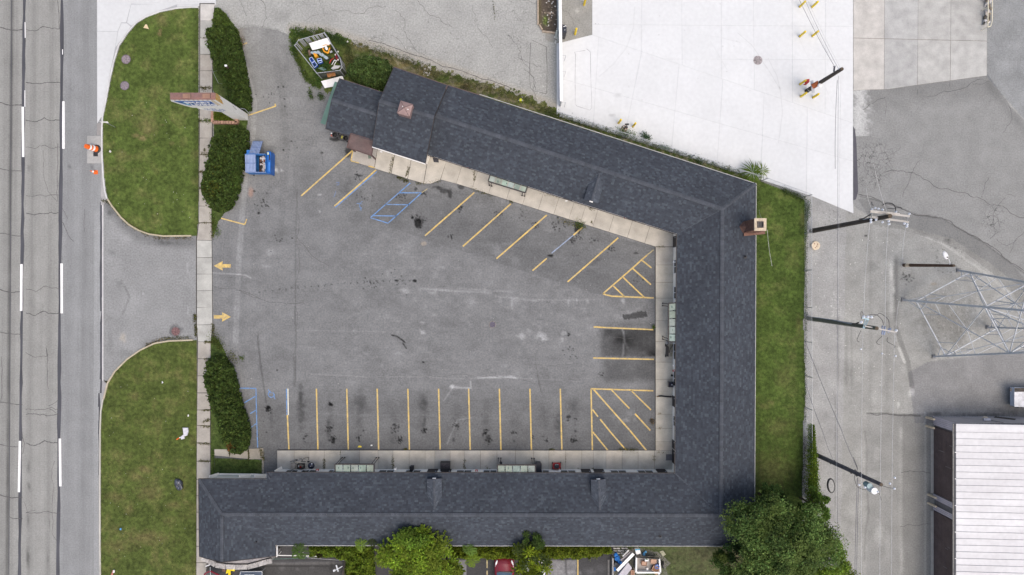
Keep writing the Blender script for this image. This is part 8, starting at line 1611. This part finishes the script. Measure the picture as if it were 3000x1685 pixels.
jbox('dark_box', [(1803, 1648), (1818, 1655), (1812, 1668), (1796, 1660)], .1, .6, mat('slate', (.065, .07, .08), .6, .15), 'slate grey box under the blue tarp in the junk pile', 'box')
for i, (a, c_, wd, z, m, lab) in enumerate((((1856, 1622), (1808, 1672), .26, .95, M_WTRIM, 'long white beam lying diagonally across the junk pile'), ((1842, 1612), (1824, 1630), .12, .8, mat('light_plastic', (.5, .5, .5)), 'short white plank at the top of the junk pile'), ((1850, 1616), (1822, 1645), .14, .7, mat('grey_board', (.22, .2, .19), .8, .2), 'grey board beside the long white beam'), ((1846, 1618), (1818, 1642), .08, .75, mat('pale_purple_board', (.36, .33, .34), .8, .2), 'thin pale board left of the grey board'), ((1858, 1608), (1826, 1638), .10, .5, mat('dark_board', (.09, .08, .07), .8, .2), 'dark board rising to the upper right of the junk pile'))):
    b = MB(); b.bar(W(*a, z), W(*c_, z), wd, .08); tag(ground_origin(b.build('board', m)), lab, 'board')
jbox('mattress', [(1840, 1648), (1852, 1665), (1832, 1690), (1808, 1690)], .35, .75, mat('mattress_grey', (.42, .41, .44), .8, .15, 3), 'pale grey mattress lying across the lower junk pile', 'mattress')
jbox('paving_slab', [(1932, 1616), (1943, 1613), (1951, 1625), (1942, 1631)], .04, .10, mat('old_slab', (.30, .30, .22), .9, .2, 5), 'square pale slab in the grass right of the trailer', 'slab')
for i in range(12):
    x = 1796+(i % 4)*12+random.uniform(-2, 2); y = 1606+(i//4)*7; 
    if x > 1836: continue
    b = MB(); b.bar(W(x, y, .2), W(x+9, y+1, .2), .10, .12); tag(ground_origin(b.build('rubble_brick', M_GCON)), '%s grey brick in the %s row of the loose pile above the blue tarp' % (('leftmost', 'second', 'third', 'rightmost')[i % 4], ('top', 'middle', 'bottom')[i//4]), 'brick', 'loose bricks by the south wall')
# ================================================================= WAREHOUSE
wh = thing('warehouse', G(2900, 1450), 'warehouse with a white standing seam metal roof at the bottom right', 'warehouse'); ZW = 3.4
bx0, by0 = G(2735, 1219).x, G(2735, 1219).y; rx0 = W(2801, 1242, ZW).x; ry0 = W(2801, 1242, ZW).y
x_far, y_far = G(3200, 1900).x+6, G(3200, 2050).y
b = MB(); b.prism([(bx0+.12, by0-.1), (x_far, by0-.1), (x_far, y_far), (bx0+.12, y_far)], 0, ZW-.25); b.build('wall', mat('wall_core', (.2, .19, .19), .8, .1), wh)
def ribs(name, a, c_, z0, z1, step, m, parent, c=(1, 1, 1), dep=.04):
    a, c_ = Vector(a), Vector(c_); L = (c_-a).length; d = (c_-a)/L; n = int(L/step); nr = Vector((d.y, -d.x, 0)); b = MB()
    for i in range(n):
        p, q = a+d*(i*step), a+d*((i+.55)*step); r2 = a+d*((i+1)*step)
        f = 1.0
        for s_, e_, o_, cc in ((p, q, dep, 1.15), (q, r2, 0, .62)):
            b.face([s_+nr*o_+Vector((0, 0, z0)), e_+nr*o_+Vector((0, 0, z0)), e_+nr*o_+Vector((0, 0, z1)), s_+nr*o_+Vector((0, 0, z1))], c)
        b.face([q+nr*dep+Vector((0, 0, z0)), q+Vector((0, 0, z0)), q+Vector((0, 0, z1)), q+nr*dep+Vector((0, 0, z1))], c)
        b.face([r2+Vector((0, 0, z0)), r2+nr*dep+Vector((0, 0, z0)), r2+nr*dep+Vector((0, 0, z1)), r2+Vector((0, 0, z1))], c)
    return b.build(name, m, parent)
ribs('siding', (x_far, by0-.06, 0), (bx0, by0-.06, 0), 0, ZW-.1, .24, M_METW, wh)
def gyw(py): return (842.5-py)/PX
for ya, yb in ((1219, 1249), (1446, 1466), (1478, 1494)):
    ribs('siding', (bx0+.02, gyw(ya), 0), (bx0+.02, gyw(yb), 0), 0, ZW-.1, .16, M_METW, wh, (1.25, 1.22, 1.28), .06)
for ya, yb in ((1250, 1444), (1496, 1690), (1720, 1880)):
    o = None; n = 5
    dr = MB(); dr.box(bx0+.09, (gyw(ya)+gyw(yb))/2, (ZW-.4)/2, .08, abs(gyw(yb)-gyw(ya)), ZW-.4); o = dr.build('door', M_DBRN, wh)
    for k in range(n):
        b = MB(); z0_ = k*(ZW-.42)/n; b.box(bx0+.035, (gyw(ya)+gyw(yb))/2, z0_+(ZW-.42)/n/2, .05, abs(gyw(yb)-gyw(ya))-.05, (ZW-.42)/n-.025); b.build('panel', M_DBRN, o)
    for s in range(3):
        b = MB(); y = gyw(ya+30+random.uniform(0, 120)); b.box(bx0+.005, y, random.uniform(1, 2.6), .006, .05, random.uniform(.3, .9)); b.build('scratch', mat('scratch', (.2, .18, .18), .8), o)
b = MB(); b.prism([(bx0-.28, gyw(1250)), (bx0-.02, gyw(1250)), (bx0-.02, gyw(1444)), (bx0-.28, gyw(1444))], 0, .06); b.prism([(bx0-.28, gyw(1496)), (bx0-.02, gyw(1496)), (bx0-.02, gyw(1690)), (bx0-.28, gyw(1690))], 0, .06); b.build('threshold', mat('threshold_concrete', (.34, .335, .31), .9, .1, 3), wh)
b = MB(); b.box(rx0-.10, (ry0+y_far)/2, ZW-.06, .12, ry0-y_far, .14); b.build('gutter', mat('gutter_dark', (.05, .055, .065), .5, .2), wh)
b = MB(); b.box(rx0-.19, (ry0+y_far)/2, ZW-.10, .05, ry0-y_far, .08); b.build('drip_edge', mat('drip_cream', (.42, .40, .36), .6, .3, 8), wh)
# roof panels, one object each
pitch, tilt = .575, .010; rise = .04; k = 0; y = ry0-.17
b = MB(); b.raw([(rx0, ry0, ZW), (x_far, ry0+tilt*-(x_far-rx0), ZW+rise*(x_far-rx0)), (x_far, ry0-.17-tilt*(x_far-rx0), ZW+rise*(x_far-rx0)+.02), (rx0, ry0-.17, ZW+.02)], [(0, 3, 2, 1)]); b.raw([(rx0, ry0, ZW), (x_far, ry0-tilt*(x_far-rx0), ZW+rise*(x_far-rx0)), (x_far, ry0-tilt*(x_far-rx0), ZW+rise*(x_far-rx0)-.2), (rx0, ry0, ZW-.2)], [(0, 1, 2, 3)]); b.build('rake_trim', M_METR, wh)
while y > y_far+.6:
    b = MB(); X0, X1 = rx0, x_far; d = -tilt*(X1-X0); z1 = ZW+rise*(X1-X0); f = random.uniform(.975, 1.02); c = (f, f, f*1.005); cs_ = (.68, .70, .72)
    def pt(x, yy, h): return (x, yy-tilt*(x-X0), ZW+rise*(x-X0)+h)
    b.face([pt(X0, y, .0), pt(X0, y-pitch+.05, .0), pt(X1, y-pitch+.05, .0), pt(X1, y, .0)], c)
    for a_, h0, c_, h1, cc in ((y, 0, y-.001, .045, cs_), (y-.001, .045, y+.018, .045, c),): pass
    yy = y-pitch+.05; b.face([pt(X0, yy, 0), pt(X0, yy-.012, .055), pt(X1, yy-.012, .055), pt(X1, yy, 0)], cs_); b.face([pt(X0, yy-.012, .055), pt(X0, yy-.038, .055), pt(X1, yy-.038, .055), pt(X1, yy-.012, .055)], c); b.face([pt(X0, yy-.038, .055), pt(X0, yy-.05, 0), pt(X1, yy-.05, 0), pt(X1, yy-.038, .055)], cs_)
    b.build('roof_panel', M_METR, wh); y -= pitch; k += 1
    if k % 4 == 0: b = MB(); b.box(rx0-.06, y+.02, ZW+.03, .14, .05, .03); b.build('gutter_strap', M_WTRIM, wh)
b = MB(); b.prism([(rx0, ry0-.02), (x_far, ry0-.3), (x_far, y_far), (rx0, y_far)], ZW-.2, ZW-.04); b.build('roof_deck', mat('wall_core', (.2, .19, .19)), wh)
p = W(2879, 1219, 1.6); b = MB(); b.ellip(p.x, by0+.12, 1.9, .28, .22, .10, 12, 6); b.build('dish', mat('cream_dish', (.42, .37, .3), .6), wh); b = MB(); b.box(W(2886, 1227, 2.2).x, by0+.15, 2.4, .6, .2, .16); b.build('light_box', mat('lamp_blue_grey', (.28, .30, .36), .5), wh)
b = MB(); b.bar((W(2925, 1230, 1).x, by0+.01, .5), (W(2960, 1228, 1).x, by0+.01, 1.6), .05, .5); b.build('vent_opening', mat('vent_dark', (.07, .065, .055), .8, .3), wh)
b = MB(); b.tube([(W(2897, 1230, 2).x, by0+.03, 2.3), (W(2935, 1240, 3).x, by0+.03, 3.2)], .02, 5); b.build('cable', M_BLACK, wh)
# white van body at the right edge
t = thing('box_trailer', G(2990, 1165), 'white box trailer with a dark roof opening cut off by the right edge', 'trailer'); zv = 1.15
Pb = [G(2953, 1133), G(3060, 1135), G(3060, 1190), G(2953, 1186)]
b = MB(); b.prism(Pb, .25, zv, None, .05); b.build('body', mat('van_white', (.50, .56, .66), .4, .06, 2), t); b = MB(); A = W(2972, 1136, zv+.02); B_ = W(3060, 1138, zv+.02); b.prism([(A.x, A.y), (B_.x, B_.y), (B_.x, B_.y-1.7), (A.x, A.y-1.72)], zv-.02, zv+.02); b.build('roof_skin', mat('trailer_top', (.55, .56, .58), .5), t)
b = MB(); A = W(2973, 1138, zv+.05); b.box(A.x+1.2, A.y-.14, zv+.035, 2.4, .34, .03); b.build('roof_opening', mat('opening_dark', (.045, .04, .035), .7, .6, 4), t); b = MB(); b.box(A.x+.2, A.y-.16, zv+.055, .05, .30, .02); b.build('hinge', M_BLACK, t)
b = MB(); A = W(2956, 1135, zv-.05); b.box(A.x+.12, A.y-.2, zv-.0, .16, .3, .04); b.build('vent_box', M_BLACK, t)
for x in (2975, 3040): b = MB(); p = G(x, 1190); b.cone((p.x, p.y-.05, .3), (p.x, p.y+.15, .3), .3, .3, 14); b.build('wheel', M_BLACK, t)
# cream rail cart at the top right
t = thing('pipe_rack', G(2895, 35), 'cream tubular rack with cluttered pale bags at the top right edge', 'rack'); z = .9
b = MB(); b.tube([W(2896, -60, z), W(2894, 80, z), W(2903, 76, z), W(2907, 60, z), W(2908, -60, z)], .04, 6); b.build('tube_frame', mat('pale_cream', (.68, .63, .48), .5, .08), t)
for y in (78, 20, -50):
    b = MB(); p = W(2895, y, z); b.cone((p.x, p.y, 0), (p.x, p.y, z), .03, .03, 6); b.build('leg', mat('pale_cream', (.68, .63, .48)), t)
t = thing('scrap_pile', G(2893, 35), 'pale bags and dark scraps heaped inside the cream rack', 'scrap'); b = MB(); r_ = random.Random(8)
for i in range(40):
    x, y = r_.uniform(2887, 2904), r_.uniform(-40, 70); c = r_.choice(((.55, .52, .5), (.6, .58, .57), (.5, .45, .4), (.12, .10, .08), (.08, .08, .07), (.25, .2, .15))) if x < 2893 else r_.choice(((.6, .58, .57), (.55, .52, .5), (.2, .17, .13)))
    p = W(x, y, .4); b.ellip(p.x, p.y, r_.uniform(.1, .5), r_.uniform(.06, .16), r_.uniform(.1, .3), .1, 7, 5, .3, c, r_.uniform(-.5, .5))
tag(b.build('scraps', M_TONE, t), kind='stuff')
# little white stones and litter nobody would count
b = MB(); r_ = random.Random(21)
for x0, y0, x1, y1, n, s in ((1600, 0, 1634, 95, 18, .05), (2362, 600, 2368, 1240, 60, .035), (1000, 120, 1300, 230, 14, .03), (340, 300, 570, 660, 26, .02), (320, 1100, 570, 1680, 34, .022), (2215, 650, 2350, 1200, 14, .02), (1240, 195, 1262, 222, 30, .05), (1625, 100, 1632, 130, 6, .07), (620, 640, 2000, 1130, 40, .018), (2380, 620, 2640, 1200, 70, .03)):
    for i in range(n):
        p = G(r_.uniform(x0, x1), r_.uniform(y0, y1), .06); q = s*r_.uniform(.6, 1.7); b.box(p.x, p.y, .06 if x0 < 2000 else .02, q*1.6, q, .03, r_.uniform(0, 3), (.62, .61, .58))
o = b.build('litter_scraps', M_TONE); tag(o, kind='stuff')
